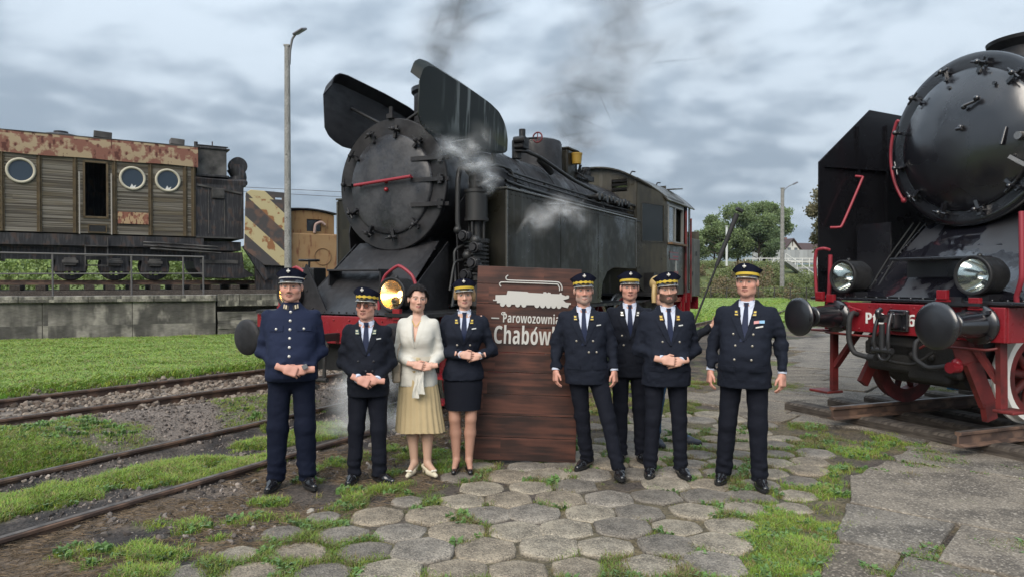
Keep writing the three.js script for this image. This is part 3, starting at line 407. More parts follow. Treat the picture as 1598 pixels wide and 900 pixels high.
  const STAIN = mixT(512, (u, v) => { const n = fbm(u * 26, v * 1.5, 61, 4, 0), m = fbm(u * 3 + 8, v * 3, 5, 4, 0), s = sstep(0.52, 0.72, n) * sstep(0.15, 0.5, u) * sstep(0.05, 0.3, v); let c = mix3([0.006, 0.010, 0.0095], [0.016, 0.019, 0.017], m); c = mix3(c, [0.20, 0.22, 0.215], s * 0.85); return mix3(c, [0.05, 0.055, 0.022], sstep(0.72, 0.88, u) * sstep(0.45, 0.2, v) * sstep(0.4, 0.6, m)); });
  const M_DEFL = mat(1, 1, 1, { map: STAIN, roughness: 0.5, specularIntensity: 0.45 });
  for (const s of [1, -1]) {
    const f = (u, v) => { const t = 0.5 - 0.5 * Math.cos(u * PI), a = prof(t, 1), b = prof(t, 2), y = v < 0.8 ? lerp(a, b - 0.12, v / 0.8) : lerp(b - 0.12, b, (v - 0.8) / 0.2), d = Math.max(0, y - (b - 0.12)); return [1.25 + 2.33 * t, y - d * 0.1, s * (0.76 + 0.05 * (y - 3.6) - d * 1.25)]; };
    const g = thick(40, 20, f, 0.012 * -s), p = g.attributes.position, uv = new Float32Array(p.count * 2); for (let i = 0; i < p.count; i++) { uv[i * 2] = (p.getX(i) - 1.25) / 2.33; uv[i * 2 + 1] = (p.getY(i) - 3.55) / 1.02; }
    g.setAttribute('uv', new THREE.BufferAttribute(uv, 2));
    const o = obj('smoke_deflector', g, s > 0 ? M_DEFL : M_SMOKEBOX, E);
    obj('rivet', rivets(Array.from({ length: 22 }, (_, i) => { const p = f(0.08 + i / 22 * 0.84, 0.04); return [p[0], p[1], p[2] + s * 0.004]; }), 0.011), M_SMOKEBOX, o);
    obj('stay', [rod([1.75, AX + 0.84, s * 0.2], [1.8, 4.15, s * 0.77], 0.02), rod([2.9, AX + 0.8, s * 0.35], [2.9, 4.1, s * 0.77], 0.02), box(0.1, 0.16, 0.03, 1.9, 3.55, s * 0.74), box(0.1, 0.16, 0.03, 2.5, 3.55, s * 0.74), box(0.1, 0.16, 0.03, 3.2, 3.55, s * 0.74)], M_BLACK, o);
  }
  // boiler, dome, sandbox, fittings
  obj('boiler', [latheX([[0.83, 0], [0.83, 5.2]], 64).translate(4.05, AX, 0), ...[4.3, 5.4, 6.5, 7.6].map((x) => latheX([[0.832, -0.04], [0.84, -0.035], [0.84, 0.035], [0.832, 0.04]], 64).translate(x, AX, 0))], M_SMOKEBOX, E);
  obj('steam_dome', [at(latheC([[0.55, -0.25], [0.47, -0.12], [0.45, 0.0], [0.45, 0.50], [0.43, 0.55], [0.36, 0.58], [0.001, 0.60]], 44, 0.5), 6.25, AX + 0.80, 0)], M_SMOKEBOX, E);
  const sb = obj('sandbox', [rbox(0.5, 0.55, 0.75, 7.05, AX + 1.02, 0, 0.03), rbox(0.56, 0.04, 0.82, 7.05, AX + 1.31, 0, 0.015)], M_OLIVE, E);
  obj('bucket', [cyl(0.09, 0.2, 7.05, AX + 1.12, 0.46, 'y', 18, 0.11), cyl(0.115, 0.03, 7.05, AX + 1.22, 0.46, 'y', 18)], mat(0.34, 0.21, 0.03, { roughness: 0.6 }), sb);
  obj('steam_valve', [cyl(0.08, 0.3, 4.55, 3.92, 0.42), rbox(0.24, 0.2, 0.2, 4.55, 4.02, 0.5, 0.03), cyl(0.055, 0.22, 4.6, 4.15, 0.5), cyl(0.05, 0.2, 4.42, 4.05, 0.55, 'z'), rod([4.6, 4.1, 0.52], [4.9, 4.16, 0.62], 0.018), ...[0, 1, 2, 3, 4].map((i) => cyl(0.11, 0.02, 4.55, 3.88 + i * 0.055, 0.5))], M_BLACK, E);
  obj('valve_wheel', [torus(0.085, 0.014, 4.92, 4.17, 0.63, 'x', 18), bar([4.92, 4.09, 0.63], [4.92, 4.25, 0.63], 0.012, 0.012), bar([4.92, 4.17, 0.55], [4.92, 4.17, 0.71], 0.012, 0.012)], mat(0.16, 0.03, 0.035, { roughness: 0.5 }), E);
  obj('steam_pipe', [pipe([[4.6, 3.9, 0.55], [4.9, 3.8, 0.72], [6.0, 3.55, 0.86], [7.5, 3.42, 0.92], [9.2, 3.38, 0.95]], 0.035, 60), pipe([[5.05, 3.82, 0.6], [5.35, 3.62, 0.7]], 0.06, 10)], M_PIPE, E);
  for (const [y, z, r, x1] of [[3.36, 0.84, 0.02, 9.2], [3.26, 0.93, 0.016, 9.2], [3.14, 0.98, 0.028, 9.0], [3.06, 1.02, 0.018, 8.6], [3.02, 1.12, 0.022, 9.1]]) obj('boiler_pipe', [pipe([[3.0 + (y - 3) * 1.2, y + 0.05, z - 0.02], [3.6, y + 0.02, z], [5, y, z], [7, y - 0.02, z + 0.01], [x1, y, z]], r, 50), ...[3.6, 4.8, 6.0, 7.2, 8.4].map((x) => box(0.04, 0.07, 0.05, x, y, z - 0.02))], M_PIPE, E);
  obj('boiler_pipe', [pipe([[2.6, 3.3, 0.87], [3.1, 3.42, 0.84], [3.45, 3.42, 0.84], [3.55, 3.40, 0.84], [3.62, 3.25, 0.9], [3.9, 3.2, 0.92]], 0.022, 40)], M_PIPE, E);
  const q = rng(12); for (let i = 0; i < 9; i++) { const x = 6.9 + i * 0.22, y = 3.28 + q() * 0.08; obj('stay_cap', [cyl(0.05, 0.22, x, y + 0.05, 0.86 + q() * 0.05, 'z', 12), cyl(0.07, 0.05, x, y + 0.05, 0.98, 'z', 12)], M_PIPE, E); }
  obj('whistle_gear', [...Array.from({ length: 7 }, (_, i) => rod([7.3 + i * 0.09, 3.72, 0.35], [7.34 + i * 0.09, 3.95 + q() * 0.12, 0.4 + q() * 0.1], 0.03)), bar([7.2, 3.85, 0.38], [8.0, 3.85, 0.42], 0.08, 0.1), rod([7.2, 3.9, 0.4], [6.9, 3.7, 0.75], 0.02)], M_BLACK, E);
  obj('safety_valve', [cyl(0.07, 0.35, 8.3, 3.98, 0.15), cyl(0.07, 0.35, 8.3, 3.98, -0.15), cyl(0.09, 0.06, 8.3, 4.14, 0.15), cyl(0.09, 0.06, 8.3, 4.14, -0.15)], M_BLACK, E);
  for (let i = 0; i < 6; i++) obj('coal_heap', [pipe([[8.1 + i * 0.14, 3.3, 0.92], [8.2 + i * 0.14, 3.5, 0.72], [8.25 + i * 0.14, 3.3, 0.6]], 0.045, 10)], M_PIPE, E).name = 'elbow_pipe';
  // compound air pump beside the smokebox
  const pu = obj('air_pump', [cyl(0.145, 0.36, 1.98, 2.70, 1.17), cyl(0.16, 0.04, 1.98, 2.89, 1.17), cyl(0.16, 0.04, 1.98, 2.52, 1.17), cyl(0.07, 0.3, 1.98, 2.40, 1.17), ...[0, 1, 2, 3].map((i) => rod([1.98 + Math.cos(i * 1.57) * 0.11, 2.52, 1.17 + Math.sin(i * 1.57) * 0.11], [1.98 + Math.cos(i * 1.57) * 0.11, 2.25, 1.17 + Math.sin(i * 1.57) * 0.11], 0.02, 6)), cyl(0.17, 0.05, 1.98, 2.24, 1.17), ...[0, 1, 2, 3, 4, 5, 6, 7].map((i) => cyl(0.165, 0.022, 1.98, 2.17 - i * 0.05, 1.17)), cyl(0.13, 0.5, 1.98, 1.98, 1.17), cyl(0.1, 0.2, 1.98, 3.02, 1.17), cyl(0.05, 0.2, 2.08, 3.0, 1.22, 'x'), cyl(0.09, 0.4, 1.98, 1.6, 1.17), ball(0.07, 1.84, 2.24, 1.24), ball(0.07, 1.84, 2.05, 1.12), ball(0.075, 1.86, 1.9, 1.25)], M_PIPE, E);
  for (const [a, b] of [[2.15, 0.09], [2.3, -0.07], [1.95, 0.06], [1.8, -0.05]]) obj('valve_chest', [rbox(0.1, 0.12, 0.16, 1.82, a, 1.17 + b, 0.03), cyl(0.045, 0.1, 1.77, a, 1.17 + b, 'x', 12), torus(0.06, 0.014, 1.76, a, 1.17 + b, 'x', 16)], M_SMOKEBOX, pu);
  obj('pump_pipe', [pipe([[2.0, 3.05, 1.12], [1.95, 3.2, 1.02], [1.85, 3.18, 1.0], [1.80, 3.0, 1.0], [1.79, 2.5, 1.0], [1.8, 2.35, 1.02]], 0.035, 40), ball(0.055, 1.79, 2.38, 1.0), pipe([[1.9, 2.2, 1.05], [1.75, 2.1, 0.98], [1.7, 1.7, 1.02], [1.5, 1.4, 1.1]], 0.02, 24), pipe([[1.9, 2.0, 1.05], [1.72, 1.95, 1.0], [1.6, 1.6, 1.0]], 0.018, 24)], M_PIPE, E);
  for (const z of [0.9, -0.92]) obj('smokebox_saddle', [ext([[2.0, 1.3], [2.25, 1.3], [2.25, 3.0], [1.98, 2.75], [1.9, 2.4]], 0.02).translate(0, 0, z)], M_SMOKEBOX, E);
  // side tanks with a coped rim and the arch over the rear wheels
  for (const s of [1, -1]) {
    const out = [[2.29, 1.35], [5.75, 1.35], [5.85, 1.7], [6.1, 1.9], [6.45, 1.97], [7.72, 1.97], [7.72, 2.93], [2.29, 2.93]];
    const tk = obj('side_tank', [extC(out, 0.62, 0.012).translate(0, 0, s * 1.14)], M_OLIVE, E);
    obj('tank_rim', [rbox(5.5, 0.03, 0.05, 5.0, 2.955, s * 1.455, 0.01), rbox(0.05, 0.03, 0.62, 2.28, 2.955, s * 1.15, 0.01), rbox(0.03, 1.55, 0.03, 2.275, 2.15, s * 1.46, 0.01), rbox(0.03, 0.95, 0.03, 7.735, 2.46, s * 1.46, 0.01)], mat(0.075, 0.075, 0.068, { roughness: 0.4, roughnessMap: R_OLD }), tk);
    obj('tank_seam', [box(0.05, 1.5, 0.006, 4.05, 2.17, s * 1.4645), box(0.05, 1.5, 0.006, 5.65, 2.17, s * 1.4645)], M_OLIVE, tk);
    obj('rivet', rivets([...Array.from({ length: 44 }, (_, i) => [2.4 + i * 0.122, 2.88, s * 1.463]), ...Array.from({ length: 12 }, (_, i) => [2.36, 1.5 + i * 0.12, s * 1.463])], 0.009), M_OLIVE, tk);
    obj('filler_lid', [rbox(0.6, 0.06, 0.4, 3.2, 2.98, s * 1.1, 0.02)], M_OLIVE, tk);
  }
  // cab with chamfered corners
  const zc = 1.0, zo = 1.468, fl = 1.4, eave = 3.55, roofY = (z) => eave + 0.74 * (1 - Math.pow(Math.min(1, Math.abs(z) / 1.54), 2.2)) + 0.02;
  const front = Array.from({ length: 17 }, (_, i) => { const z = -zc + i / 8 * zc; return [z, roofY(z) - 0.02]; }).reverse();
  const vent = (a) => [[a, 3.72], [a + 0.36, 3.72], [a + 0.36, 4.0], [a, 4.0]];
  const cabm = obj('cab', [extC([[-zc, fl], [zc, fl], ...front], 0.03, 0, [vent(0.42), vent(-0.78)]).rotateY(PI / 2).translate(9.2, 0, 0), box(0.03, 2.2, 2.8, 12.1, 2.6, 0), box(0.03, 0.5, 1.7, 12.1, 3.93, 0)], M_CABPAINT, E);
  obj('vent_slat', [0.6, -0.6].flatMap((z) => [3.78, 3.88, 3.97].map((y) => box(0.06, 0.045, 0.36, 9.19, y, z, 0, 0, 0.5))), M_BLACK, cabm);
  for (const s of [1, -1]) {
    // chamfer panel with a tall window, side sheet with window and doorway
    const L = Math.hypot(0.72, zo - zc), ang = Math.atan2(zo - zc, 0.72), P = (g) => g.rotateY(-s * ang).translate(9.2, 0, s * zc);
    const ch = obj('cab_corner', [P(extC([[0, fl + 0.3], [0.25, fl], [L, fl], ...Array.from({ length: 7 }, (_, i) => [L * (1 - i / 6), roofY(lerp(zo, zc, i / 6)) - 0.005])], 0.03, 0, [[[0.14, 2.6], [L - 0.08, 2.6], [L - 0.08, 3.42], [0.14, 3.46]]]))], M_CABPAINT, E);
    obj('window_pane', [P(box(L - 0.2, 0.86, 0.01, L / 2 + 0.03, 3.03, 0))], mat(0.01, 0.013, 0.013, { roughness: 0.05 }), ch);
    obj('window_frame', [P(box(L - 0.16, 0.03, 0.05, L / 2 + 0.03, 2.6, 0)), P(box(0.03, 0.86, 0.05, 0.13, 3.03, 0)), P(box(0.03, 0.86, 0.05, L - 0.08, 3.03, 0))], M_CABPAINT, ch);
    const side = obj('cab_side', [extC([[9.92, fl], [11.45, fl], [11.45, roofY(zo)], [9.92, roofY(zo)]], 0.03, 0, [[[10.02, 2.62], [11.35, 2.62], [11.35, 3.45], [10.02, 3.45]]]).translate(0, 0, s * zo), box(0.1, 2.1, 0.03, 12.05, 2.55, s * zo)], M_CABPAINT, E);
    obj('window_frame', [box(1.36, 0.05, 0.07, 10.68, 2.62, s * zo), box(1.36, 0.04, 0.06, 10.68, 3.46, s * zo), box(0.05, 0.86, 0.06, 10.03, 3.03, s * zo), box(0.06, 0.86, 0.06, 10.62, 3.03, s * zo), box(0.05, 0.86, 0.06, 11.34, 3.03, s * zo)], mat(0.22, 0.22, 0.2, { roughness: 0.5 }), side);
    obj('window_pane', [box(0.55, 0.8, 0.01, 10.32, 3.04, s * zo)], M_GLASS, side);
    obj('armrest', [box(1.4, 0.04, 0.14, 10.7, 2.58, s * (zo + 0.06))], mat(0.14, 0.075, 0.03), side);
    obj('number_plate', [box(0.75, 0.17, 0.012, 10.5, 2.30, s * (zo + 0.022))], mat(0.02, 0.02, 0.02, { roughness: 0.3 }), side);
    obj('plate_line', [box(0.75, 0.02, 0.014, 10.5, 2.38, s * (zo + 0.023)), box(0.75, 0.02, 0.014, 10.5, 2.22, s * (zo + 0.023)), box(0.5, 0.035, 0.014, 10.62, 2.29, s * (zo + 0.023))], M_REDBAR, side);
    obj('notice', [box(0.32, 0.34, 0.008, 10.72, 1.78, s * (zo + 0.02))], mat(0.30, 0.10, 0.09), side); obj('notice', [box(0.10, 0.3, 0.008, 10.7, 2.05, s * (zo + 0.02))], mat(0.4, 0.4, 0.36), side);
    obj('handrail', [rod([11.5, 1.2, s * (zo + 0.05)], [11.5, 3.45, s * (zo + 0.05)], 0.03), rod([12.02, 1.2, s * (zo + 0.05)], [12.02, 3.3, s * (zo + 0.05)], 0.024)], M_REDDULL, side);
    obj('cab_step', [box(0.5, 0.03, 0.25, 11.75, 0.55, s * 1.4), box(0.5, 0.03, 0.25, 11.75, 0.9, s * 1.4), box(0.03, 0.95, 0.2, 11.48, 0.95, s * 1.4), box(0.03, 0.95, 0.2, 12.02, 0.95, s * 1.4)], M_RED, E);
  }
  obj('cab_roof', [thick(24, 6, (u, v) => { const z = lerp(-1.54, 1.54, u); return [lerp(9.05 + 0.8 * sstep(0.95, 1.5, Math.abs(z)), 12.35, v), eave + 0.74 * (1 - Math.pow(Math.min(1, Math.abs(z) / 1.54), 2.2)) + 0.01, z]; }, -0.03)], M_CABPAINT, E);
  obj('roof_hatch', [rbox(0.75, 0.03, 0.55, 12.1, 4.08, 0.92, 0.008, 0, 0, 0.12), rod([11.8, 3.9, 0.8], [11.8, 4.06, 0.85], 0.015), rod([12.3, 3.9, 0.8], [12.3, 4.1, 0.85], 0.015)], M_CABPAINT, E);
  obj('roof_hook', [pipe([[9.6, 4.12, 0.7], [9.62, 4.22, 0.75], [9.7, 4.22, 0.8]], 0.015), pipe([[11.3, 4.05, 0.8], [11.32, 4.16, 0.85], [11.4, 4.17, 0.9]], 0.015)], M_BLACK, E);
  obj('cab_floor', [box(3.0, 0.06, 2.8, 10.6, fl + 0.02, 0), box(0.5, 0.5, 2.7, 9.6, 1.65, 0)], M_BLACK, E);
  obj('coal_bunker', [rbox(1.5, 1.52, 2.75, 12.88, 2.08, 0, 0.02), box(0.04, 0.25, 2.7, 13.6, 2.95, 0)], mat(2.6, 2.65, 2.7, { map: again(T_OLIVE, 0.7), roughness: 0.6 }), E);
  obj('bunker_slot', [box(0.14, 0.12, 0.012, 13.2, 2.45, 1.378), box(0.14, 0.12, 0.012, 12.8, 1.9, 1.378)], M_BLACK, E);
  obj('rear_beam', [rbox(0.06, 0.34, 2.7, 13.55, 1.13, 0, 0.01)], M_RED, E);
  obj('axle_frame', [box(0.5, 0.3, 0.1, 12.2, 1.15, 1.2), box(1.5, 0.1, 0.08, 10.6, 1.28, 1.42), box(0.06, 0.4, 0.08, 9.9, 1.1, 1.42), box(0.06, 0.4, 0.08, 11.3, 1.1, 1.42)], M_RED, E);
  for (const s of [1, -1]) { for (const x of [4.0, 5.6, 7.2, 8.8]) wheel(E, x, 0.725, s * 0.75, 0.7, 13, M_RED, M_STEEL, 0.13, s); wheel(E, 2.05, 0.43, s * 0.75, 0.41, 9, M_RED, M_STEEL, 0.13, s); wheel(E, 11.0, 0.5, s * 0.75, 0.47, 10, M_RED, M_STEEL, 0.13, s);
    obj('cylinder', [cyl(0.36, 0.9, 2.95, 0.78, s * 1.1, 'x', 32), cyl(0.38, 0.05, 2.48, 0.78, s * 1.1, 'x', 32), cyl(0.38, 0.05, 3.42, 0.78, s * 1.1, 'x', 32), cyl(0.2, 1.1, 2.95, 1.2, s * 1.08, 'x', 24)], M_RED, E);
    obj('coupling_rod', [bar([4.0, 0.5, s * 0.92], [8.8, 0.5, s * 0.92], 0.05, 0.11), bar([3.4, 0.78, s * 1.02], [5.6, 0.5, s * 1.02], 0.05, 0.1)], M_STEEL, E); }
  // lamps with red hoops
  for (const z of [0.80, -0.84]) { headlamp(E, 0.66, 1.565, z, 0.19, true); obj('lamp_hoop', [pipe([[0.80, 1.3, z - 0.29], [0.80, 1.55, z - 0.285], [0.80, 1.78, z - 0.2], [0.80, 1.9, z], [0.80, 1.78, z + 0.2], [0.80, 1.55, z + 0.285], [0.80, 1.3, z + 0.29]], 0.02, 40)], M_REDBAR, E); obj('lamp_stand', [box(0.16, 0.1, 0.2, 0.82, 1.31, z)], M_BLACK, E); obj('tail_lamp_plate', [box(0.05, 0.12, 0.1, 0.64, 1.34, z + (z > 0 ? 0.1 : -0.1))], M_RED, E); }
  obj('front_step', [box(0.3, 0.03, 0.3, 1.0, 0.6, 1.25), box(0.03, 0.75, 0.25, 1.12, 0.95, 1.3), box(0.3, 0.03, 0.3, 1.0, 0.3, 1.25)], M_RED, E);
}
// ---------- the red-beamed engine on its short length of rail ----------
const PH2 = 69 * PI / 180, RAIL2 = 0.25, C2 = [3.64, 7.417];
const font = await new FontLoader().loadAsync('fonts/droid/droid_sans_bold.typeface.json');
const text = (s, size, depth = 0.006, bevel = 0) => new TextGeometry(s, { font, size, depth, curveSegments: 5, bevelEnabled: bevel > 0, bevelSize: bevel, bevelThickness: bevel, bevelSegments: 1 });
const mz = (l) => l.map((g) => { g = g.index ? g.toNonIndexed() : g; g.scale(1, 1, -1); for (const a of Object.values(g.attributes)) for (let i = 0; i < a.count; i += 3) for (let k = 0; k < a.itemSize; k++) { const j = (i + 1) * a.itemSize + k, m = (i + 2) * a.itemSize + k, t = a.array[j]; a.array[j] = a.array[m]; a.array[m] = t; } return g; });
const fitText = (s, w, cap, d) => { const g = text(s, 1, d), h = text('H', 1, d); g.computeBoundingBox(); h.computeBoundingBox(); const b = g.boundingBox; return g.translate(-(b.min.x + b.max.x) / 2, 0, 0).scale(w / (b.max.x - b.min.x), cap / h.boundingBox.max.y, 1); };
const en2 = thing('express_engine', 'glossy black steam engine with red buffer beam standing on timbers', 'steam locomotive', [C2[0], RAIL2, -C2[1]], PI / 2 - PH2);
{
  const E = en2, AX = 3.07, R = 0.95;
  obj('underbody', [rbox(0.9, 0.42, 1.15, 1.15, 0.68, 0.05, 0.05), rbox(0.5, 0.3, 0.5, 0.95, 0.55, 0.25, 0.06), cyl(0.16, 0.9, 1.0, 0.5, 0.1, 'z')], M_GREASE, E);
  obj('frame', [box(8, 0.6, 0.06, 4.8, 0.95, 0.52), box(8, 0.6, 0.06, 4.8, 0.95, -0.52), box(0.9, 0.45, 1.0, 1.5, 0.75, 0)], M_BLACK, E);
  const beam = obj('buffer_beam', [rbox(0.05, 0.34, 2.2, 0.67, 1.06, 0, 0.012), rbox(0.32, 0.34, 0.04, 0.84, 1.06, 1.09, 0.008), rbox(0.32, 0.34, 0.04, 0.84, 1.06, -1.09, 0.008)], M_RED, E);
  obj('rivet', rivets(Array.from({ length: 15 }, (_, i) => [0.643, i % 2 ? 0.93 : 1.19, -1.0 + i * 0.143]), 0.011), M_RED, beam);
  obj('beam_lettering', [fitText('Pt31', 0.33, 0.125, 0.006).rotateY(-PI / 2).translate(0.642, 0.995, -0.31), fitText('64', 0.2, 0.125, 0.006).rotateY(-PI / 2).translate(0.642, 0.995, 0.17)], M_WHITE, beam);
  for (const z of [0.875, -0.875]) buffer(E, z, 1.06, M_SHINY, 0.225, 0.64);
  obj('draw_hook', [rbox(0.05, 0.24, 0.24, 0.62, 1.05, -0.02, 0.02), rbox(0.12, 0.17, 0.1, 0.55, 1.05, -0.02, 0.02), bar([0.34, 1.08, 0], [0.62, 1.07, -0.02], 0.055, 0.085), pipe([[0.36, 1.08, 0], [0.3, 1.10, 0], [0.29, 1.15, 0], [0.33, 1.175, 0]], 0.03), ...[[0.08, 0.08], [0.08, -0.08], [-0.08, 0.08], [-0.08, -0.08]].map(([a, b]) => cyl(0.025, 0.04, 0.585, 1.05 + a, b - 0.02, 'x', 6))], M_SHINY, E);
  obj('screw_coupling', [...[-0.07, 0.07].flatMap((z) => [pipe([[0.40, 1.13, z], [0.35, 1.0, z * 1.15], [0.33, 0.84, z * 1.3], [0.35, 0.74, z * 1.2]], 0.02, 24)]), rod([0.36, 0.74, -0.12], [0.36, 0.74, 0.12], 0.032), cyl(0.03, 0.28, 0.35, 0.88, 0), torus(0.07, 0.018, 0.38, 0.70, 0, 'x', 20)], mat(0.055, 0.056, 0.06, { roughness: 0.28, metalness: 0.5 }), E);
  obj('brake_hose', [pipe([[0.62, 1.10, -0.58], [0.55, 1.11, -0.58], [0.50, 1.02, -0.58], [0.49, 0.80, -0.57], [0.50, 0.66, -0.50], [0.54, 0.62, -0.34]], 0.030, 40), cyl(0.04, 0.1, 0.55, 0.62, -0.31, 'z')], M_RUBBER, E);
  obj('brake_hose', [pipe([[0.62, 0.9, 0.3], [0.48, 0.84, 0.3], [0.44, 0.68, 0.33], [0.46, 0.6, 0.46], [0.54, 0.63, 0.6]], 0.024, 40)], M_RUBBER, E);
  obj('hose_valve', mz([cyl(0.04, 0.1, 0.62, 1.12, 0.60, 'x'), rod([0.6, 1.14, 0.5], [0.59, 1.18, 0.68], 0.013), cyl(0.055, 0.12, 0.56, 0.62, -0.66, 'x'), ball(0.05, 0.6, 0.66, -0.66)]), M_RED, E);
  obj('uncoupling_rod', mz([pipe([[0.62, 0.86, 1.05], [0.55, 0.86, 0.9], [0.54, 0.86, 0.3], [0.54, 0.93, 0.18]], 0.014, 30), pipe([[0.62, 0.84, -1.05], [0.55, 0.82, -0.95], [0.54, 0.82, -0.4], [0.54, 0.78, -0.3]], 0.014, 30)]), M_REDDULL, E);
  obj('grease_valves', [rbox(0.2, 0.16, 1.1, 0.8, 0.72, 0.0, 0.03), ...[-0.4, -0.2, 0.1, 0.3].map((z) => ball(0.05, 0.7, 0.68, z)), pipe([[0.62, 0.75, 0.4], [0.55, 0.6, 0.2], [0.56, 0.62, -0.2], [0.62, 0.72, -0.3]], 0.016, 30)], M_GREASE, E);
  // footplate, glossy aprons, lamps
  obj('footplate', [rbox(0.9, 0.035, 2.66, 1.1, 1.265, 0, 0.008), ...rivets(Array.from({ length: 18 }, (_, i) => [0.68, 1.29, -1.25 + i * 0.147]), 0.014)], M_SHINY, E);
  obj('apron', mz([thick(10, 8, (u, v) => { const z = lerp(-1.15, 0.78, u), k = v; return [lerp(0.85, 1.85, k), 1.29 + lerp(0, 0.95, Math.pow(k, 1.1)) - 0.1 * Math.pow(z + 0.18, 2) * k, z * lerp(1, 0.85, k)]; }, 0.012), ext([[0.86, 1.28], [1.95, 1.28], [1.95, 2.2]], 0.015).translate(0, 0, 0.76)]), M_GLOSSY, E);
  obj('rivet', mz(rivets([...Array.from({ length: 11 }, (_, i) => [0.87 + i * 0.09, 1.31 + i * 0.085, 0.72 - i * 0.008]), ...Array.from({ length: 11 }, (_, i) => [0.87 + i * 0.09, 1.31 + i * 0.085, -1.05 + i * 0.012])], 0.012)), M_SHINY, E);
  obj('apron_step', mz([rbox(0.28, 0.03, 1.0, 1.0, 1.72, -0.14, 0.008), box(0.02, 0.3, 0.95, 1.12, 1.58, -0.14)]), M_SHINY, E);
  obj('apron_pipe', mz([pipe([[0.9, 1.3, 0.62], [1.35, 1.75, 0.7], [1.8, 2.2, 0.72]], 0.008), pipe([[0.9, 1.3, 0.72], [1.35, 1.75, 0.8], [1.8, 2.2, 0.82]], 0.008)]), M_PIPE, E);
  obj('spectacle_plate', mz([box(0.02, 0.9, 0.5, 1.4, 1.75, 1.05)]), M_SHINY, E);
  for (const z of [0.80, -0.80]) { headlamp(E, 0.62, 1.53, z, 0.185, false); obj('lamp_stand', [box(0.2, 0.08, 0.22, 0.8, 1.31, z)], M_SHINY, E); }
  for (const [x, y, z] of [[0.60, 1.30, 1.12], [0.60, 1.27, 0.95], [0.58, 1.34, -0.52], [0.58, 1.27, -0.86]]) obj('tail_lamp_plate', mz([rbox(0.05, 0.095, 0.11, x, y, z, 0.006), box(0.06, 0.02, 0.14, x + 0.02, y - 0.06, z)]), M_RED, E);
  obj('lamp_iron', mz([box(0.1, 0.03, 0.5, 0.6, 1.25, -0.68), box(0.03, 0.1, 0.2, 0.62, 1.27, -0.6)]), M_SHINY, E);
  obj('handrail', mz([pipe([[0.72, 1.28, 1.3], [0.70, 1.7, 1.31], [0.70, 1.86, 1.28], [0.72, 1.88, 1.18], [0.78, 1.86, 1.15]], 0.02, 30)]), M_REDBAR, E);
  obj('handrail', mz([pipe([[0.78, 1.28, 1.16], [0.77, 1.45, 1.14], [0.76, 1.8, 1.12]], 0.026, 20)]), M_REDBAR, E);
  obj('handrail', mz([pipe([[0.72, 1.28, -1.16], [0.70, 1.34, -1.17], [0.66, 1.5, -1.24], [0.66, 1.75, -1.24], [0.68, 2.12, -1.22]], 0.024, 40)]), M_REDBAR, E);
  obj('step_hanger', mz([bar([0.86, 1.0, 1.15], [0.86, 0.12, 1.15], 0.09, 0.05), bar([0.86, 0.9, 0.75], [0.86, 0.42, 1.13], 0.08, 0.05), rbox(0.26, 0.03, 0.3, 0.82, 0.10, 1.24, 0.01), rbox(0.2, 0.025, 0.2, 0.82, 0.86, 1.3, 0.01)]), M_REDDULL, E);
  obj('guard_iron', [bar([1.16, 0.86, -0.68], [1.10, 0.62, -0.72], 0.06, 0.16), bar([1.10, 0.64, -0.72], [0.86, 0.26, -0.72], 0.06, 0.13)], M_REDDULL, E);
  obj('guard_iron', [bar([0.72, 0.9, 0.66], [0.76, 0.66, 0.70], 0.06, 0.26), bar([0.74, 0.68, 0.70], [0.96, 0.24, 0.72], 0.06, 0.17), bar([0.96, 0.26, 0.72], [1.0, 0.08, 0.72], 0.06, 0.15)], M_REDDULL, E);
  obj('step_hanger', mz([bar([0.76, 0.9, -0.99], [0.76, 0.25, -1.0], 0.1, 0.05), bar([0.72, 0.88, -0.72], [0.76, 0.5, -0.97], 0.07, 0.05), rbox(0.26, 0.03, 0.2, 0.78, 0.24, -1.08, 0.01)]), M_REDDULL, E);
  // smokebox and domed door
  const x0 = 1.62;
  obj('smokebox', [latheX([[R - 0.03, 0], [R, 0.03], [R, 2.4]], 72).translate(x0, AX, 0), latheX([[0.74, 0.02], [0.9, 0.0], [R + 0.005, 0.012], [R + 0.02, 0.03], [R + 0.02, 0.1], [R, 0.11]], 72).translate(x0 - 0.02, AX, 0), box(1.9, 1.1, 1.1, 2.9, 1.9, 0)], M_SHINY, E);
  const door = obj('smokebox_door', [latheX([[0.001, -0.24], [0.12, -0.238], [0.3, -0.222], [0.5, -0.175], [0.66, -0.105], [0.76, -0.045], [0.79, -0.02], [0.80, 0.0], [0.80, 0.03]], 72)], M_SHINY, E); door.position.set(x0 - 0.02, AX, 0);
  dogs(E, x0 - 0.06, AX, 0.845, 12, M_SHINY);
  obj('door_handle', [rod([-0.22, 0.36, 0.28], [-0.28, 0.32, 0.18], 0.018), ball(0.035, -0.24, 0.38, 0.3), ball(0.028, -0.26, 0.31, 0.17)], M_SHINY, door);
  obj('number_bracket', [rod([-0.16, 0.02, 0.56], [-0.2, -0.16, 0.54], 0.02), rod([-0.28, 0.08, 0.1], [-0.28, 0.08, 0.16], 0.02), ball(0.03, -0.26, 0.1, 0.13), rod([-0.12, 0.52, 0.42], [-0.15, 0.52, 0.42], 0.02), rod([-0.12, 0.6, -0.1], [-0.15, 0.6, -0.1], 0.02)], M_SHINY, door);
  obj('door_latch', mz([bar([-0.2, -0.3, -0.62], [-0.12, -0.42, -0.76], 0.05, 0.04), cyl(0.04, 0.12, -0.16, -0.1, -0.72, 'x')]), M_STEEL, door);
